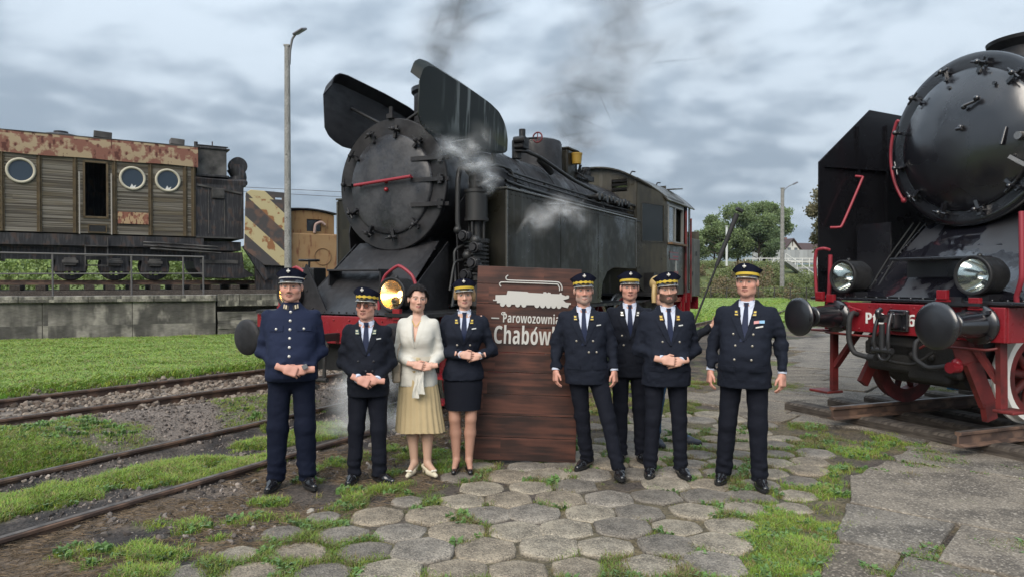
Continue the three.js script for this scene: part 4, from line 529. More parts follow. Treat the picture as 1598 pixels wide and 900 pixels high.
  obj('hand_hold', [pipe(Array.from({ length: 14 }, (_, i) => { const a = lerp(0.42, -0.62, i / 13); return [x0 + 0.03, AX + Math.sin(a) * (R + 0.075), -Math.cos(a) * (R + 0.075)]; }), 0.02, 40), ball(0.035, x0 + 0.03, AX + Math.sin(-0.62) * (R + 0.07), -Math.cos(-0.62) * (R + 0.07)), rod([x0 + 0.03, AX + Math.sin(0.42) * (R + 0.08), -Math.cos(0.42) * (R + 0.08)], [x0 + 0.06, AX + Math.sin(0.42) * R, -Math.cos(0.42) * R], 0.018)], M_REDBAR, E);
  obj('chimney', [at(latheC([[0.36, -0.05], [0.38, 0.03], [0.32, 0.12], [0.31, 0.2], [0.40, 0.27], [0.41, 0.31], [0.34, 0.31], [0.28, 0.1]], 40, 0.5), 2.62, AX + R - 0.02, 0)], M_SMOKEBOX, E);
  const M_PLATE = mat(0.008, 0.008, 0.01, { roughness: 0.5, roughnessMap: again(R_OLD, 0.4), specularIntensity: 0.6 });
  // smoke deflectors, plain tall plates with a cut corner
  for (const s of [1, -1]) { const d = obj('smoke_deflector', [extC([[0.86, 1.28], [3.6, 1.28], [3.6, 3.66], [2.4, 3.70], [1.72, 3.735], [0.86, 3.0]], 0.014, 0.003).translate(0, 0, s * 1.42), box(0.03, 2.2, 0.05, 1.5, 2.4, s * 1.395), box(0.03, 2.3, 0.05, 2.0, 2.4, s * 1.395), box(2.5, 0.03, 0.05, 2.2, 2.95, s * 1.395), box(2.6, 0.04, 0.06, 2.2, 1.62, s * 1.39)], M_PLATE, E);
    if (s < 0) obj('handrail', mz([pipe([[1.0, 2.16, 1.36], [1.05, 2.16, 1.28], [1.1, 2.2, 1.26], [1.42, 2.78, 1.26], [1.45, 2.82, 1.28], [1.42, 2.84, 1.36]], 0.017, 50)]), M_REDBAR, d); }
  obj('boiler', [latheX([[0.92, 0], [0.92, 5.0]], 48).translate(4.0, AX, 0)], M_SHINY, E);
  obj('running_plate', [box(5, 0.04, 0.7, 4.0, 1.75, 1.1), box(5, 0.04, 0.7, 4.0, 1.75, -1.1), rbox(1.0, 0.7, 0.55, 2.9, 1.42, -1.05, 0.05), rbox(1.0, 0.7, 0.55, 2.9, 1.42, 1.05, 0.05)], M_SHINY, E);
  for (const s of [1, -1]) { wheel(E, 1.56, 0.5, s * 0.75, 0.47, 9, M_REDDULL, s > 0 ? M_WHITE : M_REDDULL, 0.13, s); obj('cylinder', [cyl(0.4, 0.95, 2.95, 0.8, s * 1.05, 'x', 32), cyl(0.2, 0.95, 2.95, 1.25, s * 1.0, 'x', 24)], s > 0 ? M_RED : M_BLACK, E); for (const x of [4.6, 6.6]) wheel(E, x, 0.925, s * 0.75, 0.9, 15, M_RED, M_WHITE, 0.13, s); }
  obj('axle', [cyl(0.09, 1.5, 1.56, 0.5, 0, 'z'), cyl(0.1, 1.5, 4.6, 0.925, 0, 'z')], M_BLACK, E);
}
// rails and timbers under it
{
  const T = thing('display_track', 'short rusty rails on thick dark timbers under the red beam engine', 'railway track', [C2[0], 0, -C2[1]], PI / 2 - PH2);
  const TIMBER = mixT(512, (u, v) => { const n = fbm(u * 3, v * 40, 3, 4, 0), m = fbm(u * 6, v * 6, 3, 4, 6); return mix3([0.035, 0.027, 0.022], [0.105, 0.088, 0.072], sstep(0.3, 0.7, n * 0.7 + m * 0.3)); });
  const mt = mat(1, 1, 1, { map: TIMBER, roughness: 0.92, bumpMap: TIMBER, bumpScale: 0.015 });
  for (const [z, x0] of [[-0.752, 0.42], [0.752, 0.5]]) { const r = obj('rail', [ext(railShape, 7).rotateY(PI / 2).translate(x0, RAIL2 - 0.147, z)], M_RAIL, T); obj('running_surface', [box(7, 0.003, 0.05, x0 + 3.5, RAIL2 + 0.002, z)], M_RAILTOP, r); }
  const q = rng(3);
  for (let i = 0; i < 8; i++) { const g = extC([[-0.13, -0.075], [0.13, -0.075], [0.125, 0.06], [0.10, 0.075], [-0.10, 0.075], [-0.13, 0.055]], 3.5 + q() * 0.3, 0.006), o = obj('timber', [g], mt, T); const uv = o.geometry.attributes.uv; for (let k = 0; k < uv.count; k++) { const a = uv.getX(k); uv.setXY(k, uv.getY(k) * 0.4 + a * 0, a); } o.geometry.attributes.uv.needsUpdate = true; boxUV(o.geometry); o.position.set(0.95 + i * 0.62, 0.035 + q() * 0.01, (q() - 0.5) * 0.15); o.rotation.y = (q() - 0.5) * 0.07 + (i === 0 ? 0.08 : 0); }
  obj('beam_timber', [extC([[-0.1, -0.06], [0.1, -0.06], [0.1, 0.06], [-0.1, 0.06]], 2.4, 0.008).translate(1.5, 0.05, 1.55)], mt, T);
}
// ---------- figures: signed-distance bodies meshed with surface nets ----------
function sdfMesh(f, lo, hi, cell, color) {
  const nx = Math.ceil((hi[0] - lo[0]) / cell) + 1, ny = Math.ceil((hi[1] - lo[1]) / cell) + 1, nz = Math.ceil((hi[2] - lo[2]) / cell) + 1, F = new Float32Array(nx * ny * nz), id = new Int32Array(nx * ny * nz).fill(-1), P = [], I = [];
  let o = 0; for (let k = 0; k < nz; k++) for (let j = 0; j < ny; j++) for (let i = 0; i < nx; i++) F[o++] = f(lo[0] + i * cell, lo[1] + j * cell, lo[2] + k * cell);
  const sx = 1, sy = nx, sz = nx * ny, cor = [0, 1, sy, sy + 1, sz, sz + 1, sz + sy, sz + sy + 1], ed = [[0, 1], [2, 3], [4, 5], [6, 7], [0, 2], [1, 3], [4, 6], [5, 7], [0, 4], [1, 5], [2, 6], [3, 7]];
  for (let k = 0; k < nz - 1; k++) for (let j = 0; j < ny - 1; j++) for (let i = 0; i < nx - 1; i++) {
    const b = i + j * sy + k * sz; let m = 0; for (let c = 0; c < 8; c++) if (F[b + cor[c]] < 0) m |= 1 << c; if (m === 0 || m === 255) continue;
    let x = 0, y = 0, z = 0, n = 0; for (const [p, q] of ed) { const a = F[b + cor[p]], c = F[b + cor[q]]; if ((a < 0) === (c < 0)) continue; const t = a / (a - c); x += (p & 1) + t * ((q & 1) - (p & 1)); y += ((p >> 1) & 1) + t * (((q >> 1) & 1) - ((p >> 1) & 1)); z += (p >> 2) + t * ((q >> 2) - (p >> 2)); n++; }
    id[b] = P.length / 3; P.push(lo[0] + (i + x / n) * cell, lo[1] + (j + y / n) * cell, lo[2] + (k + z / n) * cell);
  }
  const quad = (a, b, c, d, flip) => { if (a < 0 || b < 0 || c < 0 || d < 0) return; flip ? I.push(a, c, b, a, d, c) : I.push(a, b, c, a, c, d); };
  for (let k = 1; k < nz - 1; k++) for (let j = 1; j < ny - 1; j++) for (let i = 1; i < nx - 1; i++) {
    const b = i + j * sy + k * sz, v = F[b] < 0;
    if (v !== F[b + 1] < 0) quad(id[b - sy - sz], id[b - sz], id[b], id[b - sy], !v);
    if (v !== F[b + sy] < 0) quad(id[b - sz - 1], id[b - 1], id[b], id[b - sz], !v);
    if (v !== F[b + sz] < 0) quad(id[b - 1 - sy], id[b - sy], id[b], id[b - 1], !v);
  }
  const g = new THREE.BufferGeometry(); g.setAttribute('position', new THREE.Float32BufferAttribute(P, 3)); g.setIndex(I); g.computeVertexNormals();
  const uv = new Float32Array(P.length / 3 * 2); for (let i = 0; i < uv.length / 2; i++) { uv[i * 2] = P[i * 3] + P[i * 3 + 2]; uv[i * 2 + 1] = P[i * 3 + 1]; } g.setAttribute('uv', new THREE.BufferAttribute(uv, 2));
  if (color) { const C = new Float32Array(P.length); for (let i = 0; i < P.length; i += 3) C.set(color(P[i], P[i + 1], P[i + 2]), i); g.setAttribute('color', new THREE.BufferAttribute(C, 3)); }
  return g;
}
const smin = (a, b, k) => { const h = Math.max(k - Math.abs(a - b), 0) / k; return Math.min(a, b) - h * h * k * 0.25; };
const smax = (a, b, k) => -smin(-a, -b, k);
const ell = (x, y, z, a, b, c) => { const k = Math.sqrt(x * x / (a * a) + y * y / (b * b) + z * z / (c * c)); return (k - 1) * Math.min(a, b, c) * (k > 1 ? 1.15 : 1); };
function cone(x, y, z, A, B, ra, rb) { const bx = B[0] - A[0], by = B[1] - A[1], bz = B[2] - A[2], px = x - A[0], py = y - A[1], pz = z - A[2], t = clamp((px * bx + py * by + pz * bz) / (bx * bx + by * by + bz * bz + 1e-9)), dx = px - bx * t, dy = py - by * t, dz = pz - bz * t; return Math.sqrt(dx * dx + dy * dy + dz * dz) - lerp(ra, rb, t); }
const unitV = (a) => { const l = Math.hypot(...a); return a.map((v) => v / l); }, dotV = (a, b) => a[0] * b[0] + a[1] * b[1] + a[2] * b[2];
function profile(keys, k, w) { // [y, half width, half depth, centre z] rows -> smooth lookup
  const ys = keys.map((r) => r[0] * k), f = (y, c) => { let i = 0; while (i + 2 < ys.length && y > ys[i + 1]) i++; const t = clamp((y - ys[i]) / (ys[i + 1] - ys[i])), p = (n) => keys[clamp(n, 0, keys.length - 1)][c]; const a = p(i), b = p(i + 1), m0 = (b - p(i - 1)) / 2, m1 = (p(i + 2) - a) / 2, t2 = t * t, t3 = t2 * t; return ((2 * t3 - 3 * t2 + 1) * a + (t3 - 2 * t2 + t) * m0 + (3 * t2 - 2 * t3) * b + (t3 - t2) * m1) * k; };
  const N = 400, y0 = ys[0], y1 = ys.at(-1), T = [1, 2, 3].map((c) => Float32Array.from({ length: N + 1 }, (_, i) => f(y0 + (y1 - y0) * i / N, c) * (c === 3 ? 1 : w)));
  return (y) => { const i = clamp((y - y0) / (y1 - y0)) * N | 0; return [T[0][i], T[1][i], T[2][i]]; };
}
const SKIN = { fair: [0.60, 0.36, 0.27], ruddy: [0.58, 0.31, 0.235], tan: [0.5, 0.3, 0.2] };
function headField(o) {
  const vr = rng((o.seed ?? 1) * 77), nl = (vr() - 0.5) * 0.010, nw = 0.85 + vr() * 0.4, ck = (vr() - 0.5) * 0.008, jw = o.jaw ?? 1, b = o.beard ? 0.004 : 0, sm = o.smile ?? 0, fem = o.fem ? 1 : 0;
  return (x, y, z) => {
    const ax = Math.abs(x);
    let d = ell(x, y - 0.03, z + 0.015, 0.0765, 0.093, 0.098);
    d = smin(d, ell(x, y + 0.045, z - 0.018, 0.0615 * jw, 0.078, 0.070), 0.035);
    d = smin(d, ell(x, y + 0.098 + (jw - 1) * 0.02, z - 0.058, 0.026 * jw + b, 0.020 + b, 0.022 + b), 0.03);
    d = smin(d, ell(ax - 0.040 * jw, y + 0.032 - sm * 0.004, z - 0.052 - ck, 0.026, 0.024, 0.024), 0.02);
    d = smin(d, ell(ax - 0.046 * jw, y + 0.075, z - 0.012, 0.02 + b, 0.03, 0.03), 0.025);
    d = smin(d, cone(ax, y, z, [0.006, 0.020, 0.086], [0.042, 0.023, 0.070], fem ? 0.007 : 0.009, 0.007), 0.014);
    d = smax(d, -ell(ax - 0.031, y - 0.003, z - 0.098, 0.018, 0.0125, 0.018), 0.012);
    d = smin(d, ell(ax - 0.031, y - 0.001, z - 0.0725, 0.0135, 0.0115, 0.0135), 0.004);
    d = smin(d, cone(x, y, z, [0, 0.012, 0.088], [0, -0.034, 0.105 + nl], 0.0075, 0.0112 * nw), 0.010);
    d = smin(d, ell(ax - 0.0125 * nw, y + 0.039, z - 0.094, 0.009, 0.008, 0.011), 0.006);
    d = smin(d, cone(ax, y, z, [0, -0.0655, 0.0885], [0.021, -0.067 + sm * 0.006, 0.078], 0.0065, 0.004), 0.008);
    d = smin(d, cone(ax, y, z, [0, -0.0765, 0.0875], [0.016, -0.0735 + sm * 0.004, 0.079], 0.0072, 0.004), 0.008);
    d = smax(d, -cone(ax, y, z, [0, -0.071, 0.098], [0.021, -0.0705 + sm * 0.006, 0.084], 0.0022, 0.002), 0.004);
    d = smin(d, ell(ax - 0.080, y + 0.008, z + 0.012, 0.010, 0.031, 0.019), 0.008);
    return d;
  };
}
function headColor(o) {
  const S = SKIN[o.skin ?? 'fair'], hair = o.hairColor ?? [0.05, 0.035, 0.025];
  return (x, y, z) => {
    const ax = Math.abs(x), n = fbm(x * 60, y * 60, z * 60, 2) - 0.5; let c = S.map((v) => v * (1 + n * 0.12));
    c = mix3(c, [S[0] * 1.02, S[1] * 0.74, S[2] * 0.70], 0.55 * Math.exp(-((ax - 0.042) ** 2 + (y + 0.03) ** 2) / 0.0006) * (z > 0 ? 1 : 0) + 0.4 * Math.exp(-(ax * ax + (y + 0.036) ** 2) / 0.00025) * (z > 0.09 ? 1 : 0));
    if (z > 0.06 && Math.abs(y + 0.071) < 0.0115 && ax < 0.023) c = mix3(c, o.lip ?? [0.36, 0.13, 0.11], 0.75 * sstep(0.0115, 0.007, Math.abs(y + 0.071)));
    if (z > 0.072 && Math.abs(y + 0.0705 - (o.smile ?? 0) * 0.006 * (ax / 0.02)) < 0.0022 && ax < 0.022) c = o.teeth ? [0.55, 0.5, 0.45] : [0.12, 0.04, 0.035];
    const by = y - 0.0225 - (ax < 0.03 ? (ax - 0.008) * 0.12 : 0.003 - (ax - 0.03) * 0.25); if (z > 0.05 && Math.abs(by) < 0.0042 && ax > 0.011 && ax < 0.050) c = mix3(c, o.browColor ?? hair, 0.6);
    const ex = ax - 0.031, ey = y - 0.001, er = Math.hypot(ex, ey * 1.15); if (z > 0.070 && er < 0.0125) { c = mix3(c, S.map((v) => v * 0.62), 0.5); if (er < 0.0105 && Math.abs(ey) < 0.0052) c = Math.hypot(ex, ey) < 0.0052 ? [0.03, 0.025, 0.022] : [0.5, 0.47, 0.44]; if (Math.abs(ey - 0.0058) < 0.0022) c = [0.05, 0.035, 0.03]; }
    if (o.beard) { const lip = ax < 0.022 && Math.abs(y + 0.072) < 0.0095, edge = -0.048 + ax * 0.32 + (z < 0.02 ? 0.05 : 0) + n * 0.008; let m = z > -0.02 && y < edge && !(y > -0.055 && ax < 0.03 && z > 0.09 && y > -0.049) && !lip ? 1 : 0; if (o.beard === 'stubble' || o.beard === 'grey') m *= y > -0.06 && ax > 0.035 ? 0.5 : 1; if (y < -0.11 && z < 0.03) m *= 0.2; c = mix3(c, o.beardColor ?? hair, m * (o.beardMix ?? 0.85)); }
    if (o.moustache && z > 0.07 && y < -0.047 && y > -0.063 && ax < 0.034 && Math.abs(y + 0.052 + ax * 0.25) < 0.0075) c = mix3(c, o.moustache, 0.8);
    const hl = y > 0.052 + (z < 0.05 ? -0.03 - (0.05 - z) * 0.6 : 0) && !(ax > 0.068 && z < 0.01 && z > -0.035 && y < 0.02); if (hl && (z < 0.055 || y > 0.075)) c = mix3(c, hair, 0.92);
    return c;
  };
}
const handCache = {};
function handGeo(kind) { // right hand: wrist at 0, fingers along +y, palm faces +z, thumb at +x
  if (handCache[kind]) return handCache[kind];
  const curl = { relaxed: [0.45, 0.45, 0.3], clasp: [0.55, 0.6, 0.45], fist: [1.35, 1.5, 1.0], flat: [0.2, 0.25, 0.15] }[kind], bones = [];
  [[-0.030, 0.058, 0.0072], [-0.0105, 0.072, 0.0082], [0.0095, 0.078, 0.0085], [0.029, 0.070, 0.0084]].forEach(([x, L, r], i) => { let p = [x, 0.088 - Math.abs(i - 2) * 0.004, 0], a = 0; [0.46, 0.31, 0.23].forEach((q, s) => { a += curl[s] * (1.08 - i * 0.05); const n = [p[0] + x * 0.04, p[1] + Math.cos(a) * L * q, p[2] + Math.sin(a) * L * q]; bones.push([p, n, r * (1.06 - s * 0.1), r * (0.98 - s * 0.1)]); p = n; }); });
  bones.push([[0.032, 0.028, 0.006], [0.055, 0.055, 0.018], 0.0125, 0.0105], [[0.055, 0.055, 0.018], [0.058, 0.085, kind === 'fist' ? 0.04 : 0.026], 0.0102, 0.008]);
  const f = (x, y, z) => { const qx = Math.abs(x) - 0.028, qy = Math.abs(y - 0.05) - 0.036, qz = Math.abs(z) - 0.004; let d = Math.hypot(Math.max(qx, 0), Math.max(qy, 0), Math.max(qz, 0)) + Math.min(Math.max(qx, qy, qz), 0) - 0.0125; d = smin(d, cone(x, y, z * 1.3, [0, -0.06, 0], [0, 0.02, 0], 0.027, 0.026), 0.02); d = smin(d, ell(x - 0.024, y - 0.035, z - 0.01, 0.018, 0.028, 0.014), 0.012); for (const b of bones) d = smin(d, cone(x, y, z, ...b), 0.0035); return d; };
  return (handCache[kind] = sdfMesh(f, [-0.06, -0.075, -0.035], [0.085, 0.18, 0.10], 0.0042));
}
const WRINK = tex(512, (u, v) => { const w = fbm(u * 4, v * 4, 3, 3, 4) - 0.5, a = fbm(u * 9 + w * 2.2, v * 10 + w * 3, 5, 4, 0), b = noise3(u * 180, v * 180, 2, 180); return clamp(0.5 + (a - 0.5) * 1.6 + (b - 0.5) * 0.10); });
const cloth = (r, g, b, o = {}) => mat(r, g, b, { roughness: 0.85, bumpMap: again(WRINK, 1.1), bumpScale: 0.004, specularIntensity: 0.35, ...o });
const M_SUIT = cloth(0.0112, 0.0142, 0.0240), M_SUIT2 = cloth(0.0090, 0.0110, 0.0180), M_TROUSER = cloth(0.0075, 0.0090, 0.0155), M_BLUECOAT = cloth(0.0145, 0.0205, 0.047), M_SHIRT = mat(0.56, 0.61, 0.74, { roughness: 0.8 }), M_TIE = mat(0.012, 0.019, 0.05, { roughness: 0.6, specularIntensity: 0.4 });
const M_CAPCLOTH = cloth(0.009, 0.011, 0.026), M_VISOR = mat(0.012, 0.012, 0.014, { roughness: 0.18, clearcoat: 0.6 }), M_GOLD = mat(0.62, 0.44, 0.05, { roughness: 0.45 }), M_SILVER = mat(0.62, 0.6, 0.56, { roughness: 0.35, metalness: 0.4 }), M_SHOE = mat(0.010, 0.010, 0.012, { roughness: 0.22, clearcoat: 0.5 }), M_SOLE = mat(0.008, 0.008, 0.008, { roughness: 0.8 }), M_WHITECLOTH = cloth(0.60, 0.585, 0.53), M_BEIGE = cloth(0.47, 0.37, 0.215), M_SKINV = mat(1, 1, 1, { vertexColors: true, roughness: 0.55 }), M_BUTTON = mat(0.35, 0.32, 0.27, { roughness: 0.35, metalness: 0.6 }), M_DARKBUTTON = mat(0.02, 0.02, 0.024, { roughness: 0.3 }), M_JEANS = cloth(0.035, 0.075, 0.14), M_BLOND = mat(0.42, 0.29, 0.12, { roughness: 0.5 }), M_HAIRDK = mat(0.010, 0.0075, 0.007, { roughness: 0.65, specularIntensity: 0.35 });
const tint = (g, c) => { const n = g.attributes.position.count, a = new Float32Array(n * 3); for (let i = 0; i < n; i++) a.set(c, i * 3); g.setAttribute('color', new THREE.BufferAttribute(a, 3)); return g; };
const strip = (g, keep) => { for (const k of Object.keys(g.attributes)) if (!keep.includes(k)) g.deleteAttribute(k); return g; };
const shoeGeo = (() => { const f = (x, y, z) => { let d = cone(x, y, z, [0, 0.038, -0.055], [0, 0.036, 0.09], 0.040, 0.046); d = smin(d, cone(x, y, z, [0, 0.034, 0.09], [0.004, 0.026, 0.185], 0.045, 0.028), 0.02); d = smin(d, cone(x, y, z, [0, 0.06, -0.045], [0, 0.125, -0.045], 0.042, 0.044), 0.03); d = smax(d, 0.012 - y, 0.006); return d; }; return sdfMesh(f, [-0.07, -0.01, -0.12], [0.07, 0.15, 0.24], 0.008); })();
const soleGeo = (() => { const pts = []; for (let i = 0; i < 20; i++) { const a = i / 20 * 2 * PI, c = Math.cos(a), s = Math.sin(a), w = s > 0 ? 0.050 : 0.042; pts.push([c * w * (s > 0.5 ? 0.95 : 1), 0.062 + s * (s > 0 ? 0.155 : 0.160)]); } return join([ext(pts, 0.018, 0.002).rotateX(PI / 2).scale(1, 1, 1).translate(0, 0.02, 0)]); })();
function frontZ(f, x, y, z0 = 0.35) { let z = z0; for (let i = 0; i < 90; i++) { const d = f(x, y, z); if (d < 0.0008) return z; z -= Math.max(0.0015, d * 0.6); if (z < -0.1) return z0 * 0.3; } return z; }
function patch(f, quad, off, t = 0.004, nu = 6, nv = 8) { // a raised cloth panel that follows the front of field f: quad(u, v) -> [x, y]
  return thick(nu, nv, (u, v) => { const [x, y] = quad(u, v); return [x, y, frontZ(f, x, y) + off - t]; }, -t);
}
const lerp2 = (a, b, t) => [lerp(a[0], b[0], t), lerp(a[1], b[1], t)];
const quadOf = (a, b, c, d) => (u, v) => lerp2(lerp2(a, b, u), lerp2(d, c, u), v);
function capGeo(o, root, hm) { // four-cornered peaked cap; hm places head space
  const rx = 0.086 * (o.capW ?? 1), rz = 0.106, put = (g) => g.applyMatrix4(hm);
  const crown = []; const nu = 64, yb = 0.070;
  const edge = (a) => { const c = Math.abs(Math.cos(a)), s = Math.abs(Math.sin(a)), n = 1.45, r = Math.pow(Math.pow(c / 0.119, n) + Math.pow(s / 0.126, n), -1 / n), fr = Math.max(0, Math.sin(a)); return [Math.cos(a) * r, 0.108 + 0.050 * Math.pow(fr, 1.5) - 0.004 * Math.cos(a) ** 2, Math.sin(a) * r - 0.012]; };
  const ring = (a, v) => { const b = [Math.cos(a) * rx, yb + 0.018 * Math.max(0, Math.sin(a)), Math.sin(a) * rz - 0.014], e = edge(a), k = Math.pow(v, 0.8); return [lerp(b[0], e[0], k), lerp(b[1], e[1], v), lerp(b[2], e[2], k)]; };
  crown.push(grid(nu, 5, (u, v) => ring(-u * 2 * PI, v)), grid(nu, 5, (u, v) => { const e = edge(-u * 2 * PI), k = 1 - v; return [e[0] * k, lerp(0.120, e[1] + 0.002, Math.pow(k, 1.3)), -0.012 + (e[2] + 0.012) * k]; }));
  const cap = obj('cap', join(crown).applyMatrix4(hm), M_CAPCLOTH, root);
  const bandY = (a) => 0.045 + 0.014 * Math.max(0, Math.sin(a));
  obj('cap_band', put(join([grid(nu, 2, (u, v) => { const a = -u * 2 * PI; return [Math.cos(a) * rx * 1.015, bandY(a) - 0.006 + v * 0.042, Math.sin(a) * rz * 1.015 - 0.014]; })])), M_CAPCLOTH, cap);
  const bm = o.band === 'white' ? mat(0.55, 0.52, 0.5, { roughness: 0.5 }) : M_GOLD, wavy = o.band === 'wavy';
  obj('gold_band', put(join([thick(40, 3, (u, v) => { const a = lerp(PI + 0.35, -0.35, u), h = (o.band === 'white' ? 0.008 : 0.018) * (wavy ? 0.85 + 0.35 * Math.sin(u * 50) : 1), y = bandY(a) + (o.band === 'white' ? 0.022 : 0.017) + (v - 0.5) * h * 1.25; return [Math.cos(a) * (rx * 1.03 + 0.0015), y, Math.sin(a) * (rz * 1.03 + 0.0015) - 0.014]; }, -0.003)])), bm, cap);
  obj('visor', put(join([thick(24, 6, (u, v) => { const a = lerp(PI - 0.42, 0.42, u), k = 1 + v * 0.38 * Math.sin((u) * PI) ** 0.7; return [Math.cos(a) * rx * 1.03 * (1 + 0.04 * v), bandY(a) + 0.002 - v * 0.022, Math.sin(a) * rz * 1.03 * k - 0.014]; }, 0.003)])), M_VISOR, cap);
  obj('visor_trim', put(join([pipe(Array.from({ length: 16 }, (_, i) => { const u = i / 15, a = lerp(PI - 0.42, 0.42, u), k = 1 + 0.38 * Math.sin(u * PI) ** 0.7; return [Math.cos(a) * rx * 1.03 * 1.04, bandY(a) - 0.020, Math.sin(a) * rz * 1.03 * k - 0.013]; }), 0.0032, 40, 6)])), M_SILVER, cap);
  obj('eagle_badge', put(join([ball(0.009, 0, 0.128, 0.118, 0.9, 1.5, 0.5, 10), ball(0.006, 0.009, 0.131, 0.116, 1, 1.3, 0.5, 8), ball(0.006, -0.009, 0.131, 0.116, 1, 1.3, 0.5, 8), ball(0.005, 0, 0.145, 0.119, 1, 1, 0.6, 8)])), M_SILVER, cap);
  return cap;
}
const hairGeo = (f, cond, t, cell, amp = 0.004) => sdfMesh((x, y, z) => Math.max(f(x, y, z) - t - amp * (fbm(x * 75, y * 16, z * 75, 2) - 0.3), -(f(x, y, z) + 0.006), cond(x, y, z)), [-0.15, -0.2, -0.16], [0.15, 0.17, 0.14], cell);

function person(o) {
  const k = o.H / 1.78, W = o.w ?? 1, root = thing('person', o.label, 'person', [o.X, o.y ?? 0, -o.Z], o.yaw ?? 0, o.group), be = o.belly ?? 0, fem = o.fem ? 1 : 0, lx = o.lean ?? 0;
  const cx = (y) => lx * sstep(0.8 * k, 1.45 * k, y);
  const sx = (fem ? 0.150 : 0.170) * W * k, sh = [[-sx + lx, (fem ? 1.415 : 1.405) * k, -0.012], [sx + lx, (fem ? 1.415 : 1.405) * k, -0.012]], ew = o.elbow ?? 1;
  const armD = { clasp: (s) => ({ e: [s * 0.232 * W * ew * k + lx, 1.115 * k, -0.035], w: [s * (s < 0 ? 0.082 : 0.074) * k + lx + (o.claspX ?? 0), (o.claspY ?? 1.04) * k + (s < 0 ? 0.02 : 0.004), 0.152 * (1 + be * 0.5) + (s < 0 ? 0.04 : 0.012)] }), down: (s) => ({ e: [s * (0.238 * W + 0.01) * k + lx, 1.155 * k, -0.035], w: [s * (0.262 * W + (o.armOut ?? 0)) * k + lx * 0.6, 0.915 * k, 0.03] }), raise: () => ({ e: [0.30, 1.18 * k, 0.05], w: [0.44, 1.32 * k, 0.16] }) };
  const arms = [-1, 1].map((s, i) => ({ s, ...armD[o.arms[i]](s) }));
  const feet = o.feet, hips = [-1, 1].map((s) => [s * 0.088 * W * k, 0.90 * k, 0]), ank = feet.map(([x, z]) => [x, 0.09, z - 0.02]), knee = [0, 1].map((i) => [lerp(hips[i][0], ank[i][0], 0.52), 0.49 * k, lerp(hips[i][2], ank[i][2], 0.5) + 0.025]);
  // body: head, neck, hands and limbs in one skin mesh
  const hc = [lx * 1.05 + (o.headX ?? 0), 1.655 * k - (fem ? 0.004 : 0), 0.015], hs = (o.headS ?? 1.0) * (fem ? 0.95 : 1.0), hm = new THREE.Matrix4().compose(V3(...hc), new THREE.Quaternion().setFromEuler(new THREE.Euler(o.pitch ?? 0, o.headYaw ?? 0, o.roll ?? 0, 'YXZ')), V3(hs * (o.headW ?? 1.05), hs, hs));
  const hf = headField(o), hcol = headColor(o), S = SKIN[o.skin ?? 'fair'];
  const headG = sdfMesh((x, y, z) => hf(x, y, z), [-0.105, -0.135, -0.125], [0.105, 0.14, 0.13], 0.0043, hcol).applyMatrix4(hm);
  const slim = profile(fem ? [[0.80, 0.135, 0.09, 0], [0.95, 0.135, 0.09, 0], [1.08, 0.118, 0.085, 0], [1.28, 0.14, 0.10, 0.01], [1.42, 0.13, 0.075, -0.01], [1.47, 0.09, 0.06, -0.012]] : [[0.80, 0.15, 0.1, 0], [0.95, 0.15, 0.1, 0], [1.08, 0.14, 0.09, 0], [1.28, 0.155, 0.10, 0], [1.42, 0.14, 0.075, -0.01], [1.47, 0.09, 0.06, -0.012]], k, W);
  const legR = fem ? [0.075, 0.052, 0.052, 0.033] : [0.07, 0.05, 0.05, 0.04];
  const body = (x, y, z) => {
    const [wx, wz, cz] = slim(y), X = x - cx(y); let d = (Math.pow(Math.pow(Math.abs(X) / wx, 2.3) + Math.pow(Math.abs(z - cz) / wz, 2.3), 1 / 2.3) - 1) * wz; d = Math.max(d, 0.82 * k - y, y - 1.47 * k);
    d = smin(d, cone(x, y, z, [lx, 1.42 * k, -0.02], [hc[0], 1.58 * k, -0.002], fem ? 0.052 : 0.064, fem ? 0.046 : 0.058), 0.05);
    for (const a of arms) { d = smin(d, cone(x, y, z, sh[a.s < 0 ? 0 : 1], a.e, 0.045, 0.036), 0.02); d = smin(d, cone(x, y, z, a.e, a.w, 0.036, 0.025), 0.02); }
    if (!fem) d = Math.max(d, 0.94 * k - y); for (let i = 0; i < 2; i++) { d = smin(d, cone(x, y, z, hips[i], knee[i], legR[0], legR[1]), 0.03); const c0 = knee[i], c1 = [lerp(knee[i][0], ank[i][0], 0.35), lerp(knee[i][1], ank[i][1], 0.35), lerp(knee[i][2], ank[i][2], 0.35) - 0.018]; d = smin(d, cone(x, y, z, c0, c1, legR[1] * 0.94, legR[2]), 0.02); d = smin(d, cone(x, y, z, c1, ank[i], legR[2], legR[3]), 0.02); if (fem) d = smin(d, cone(x, y, z, ank[i], [ank[i][0] + Math.sin(feet[i][2]) * 0.13, 0.045, ank[i][2] + Math.cos(feet[i][2]) * 0.13], 0.032, 0.024), 0.02); }
    return d;
  };
  const bodyG = tint(sdfMesh(body, [-0.5, 0.0, -0.25], [0.55, 1.62 * k, 0.42], fem ? 0.012 : 0.017), o.legColor ?? S); if (o.legColor) { const p = bodyG.attributes.position, c = bodyG.attributes.color; for (let i = 0; i < p.count; i++) if (p.getY(i) > 0.95 * k) c.setXYZ(i, ...S); }
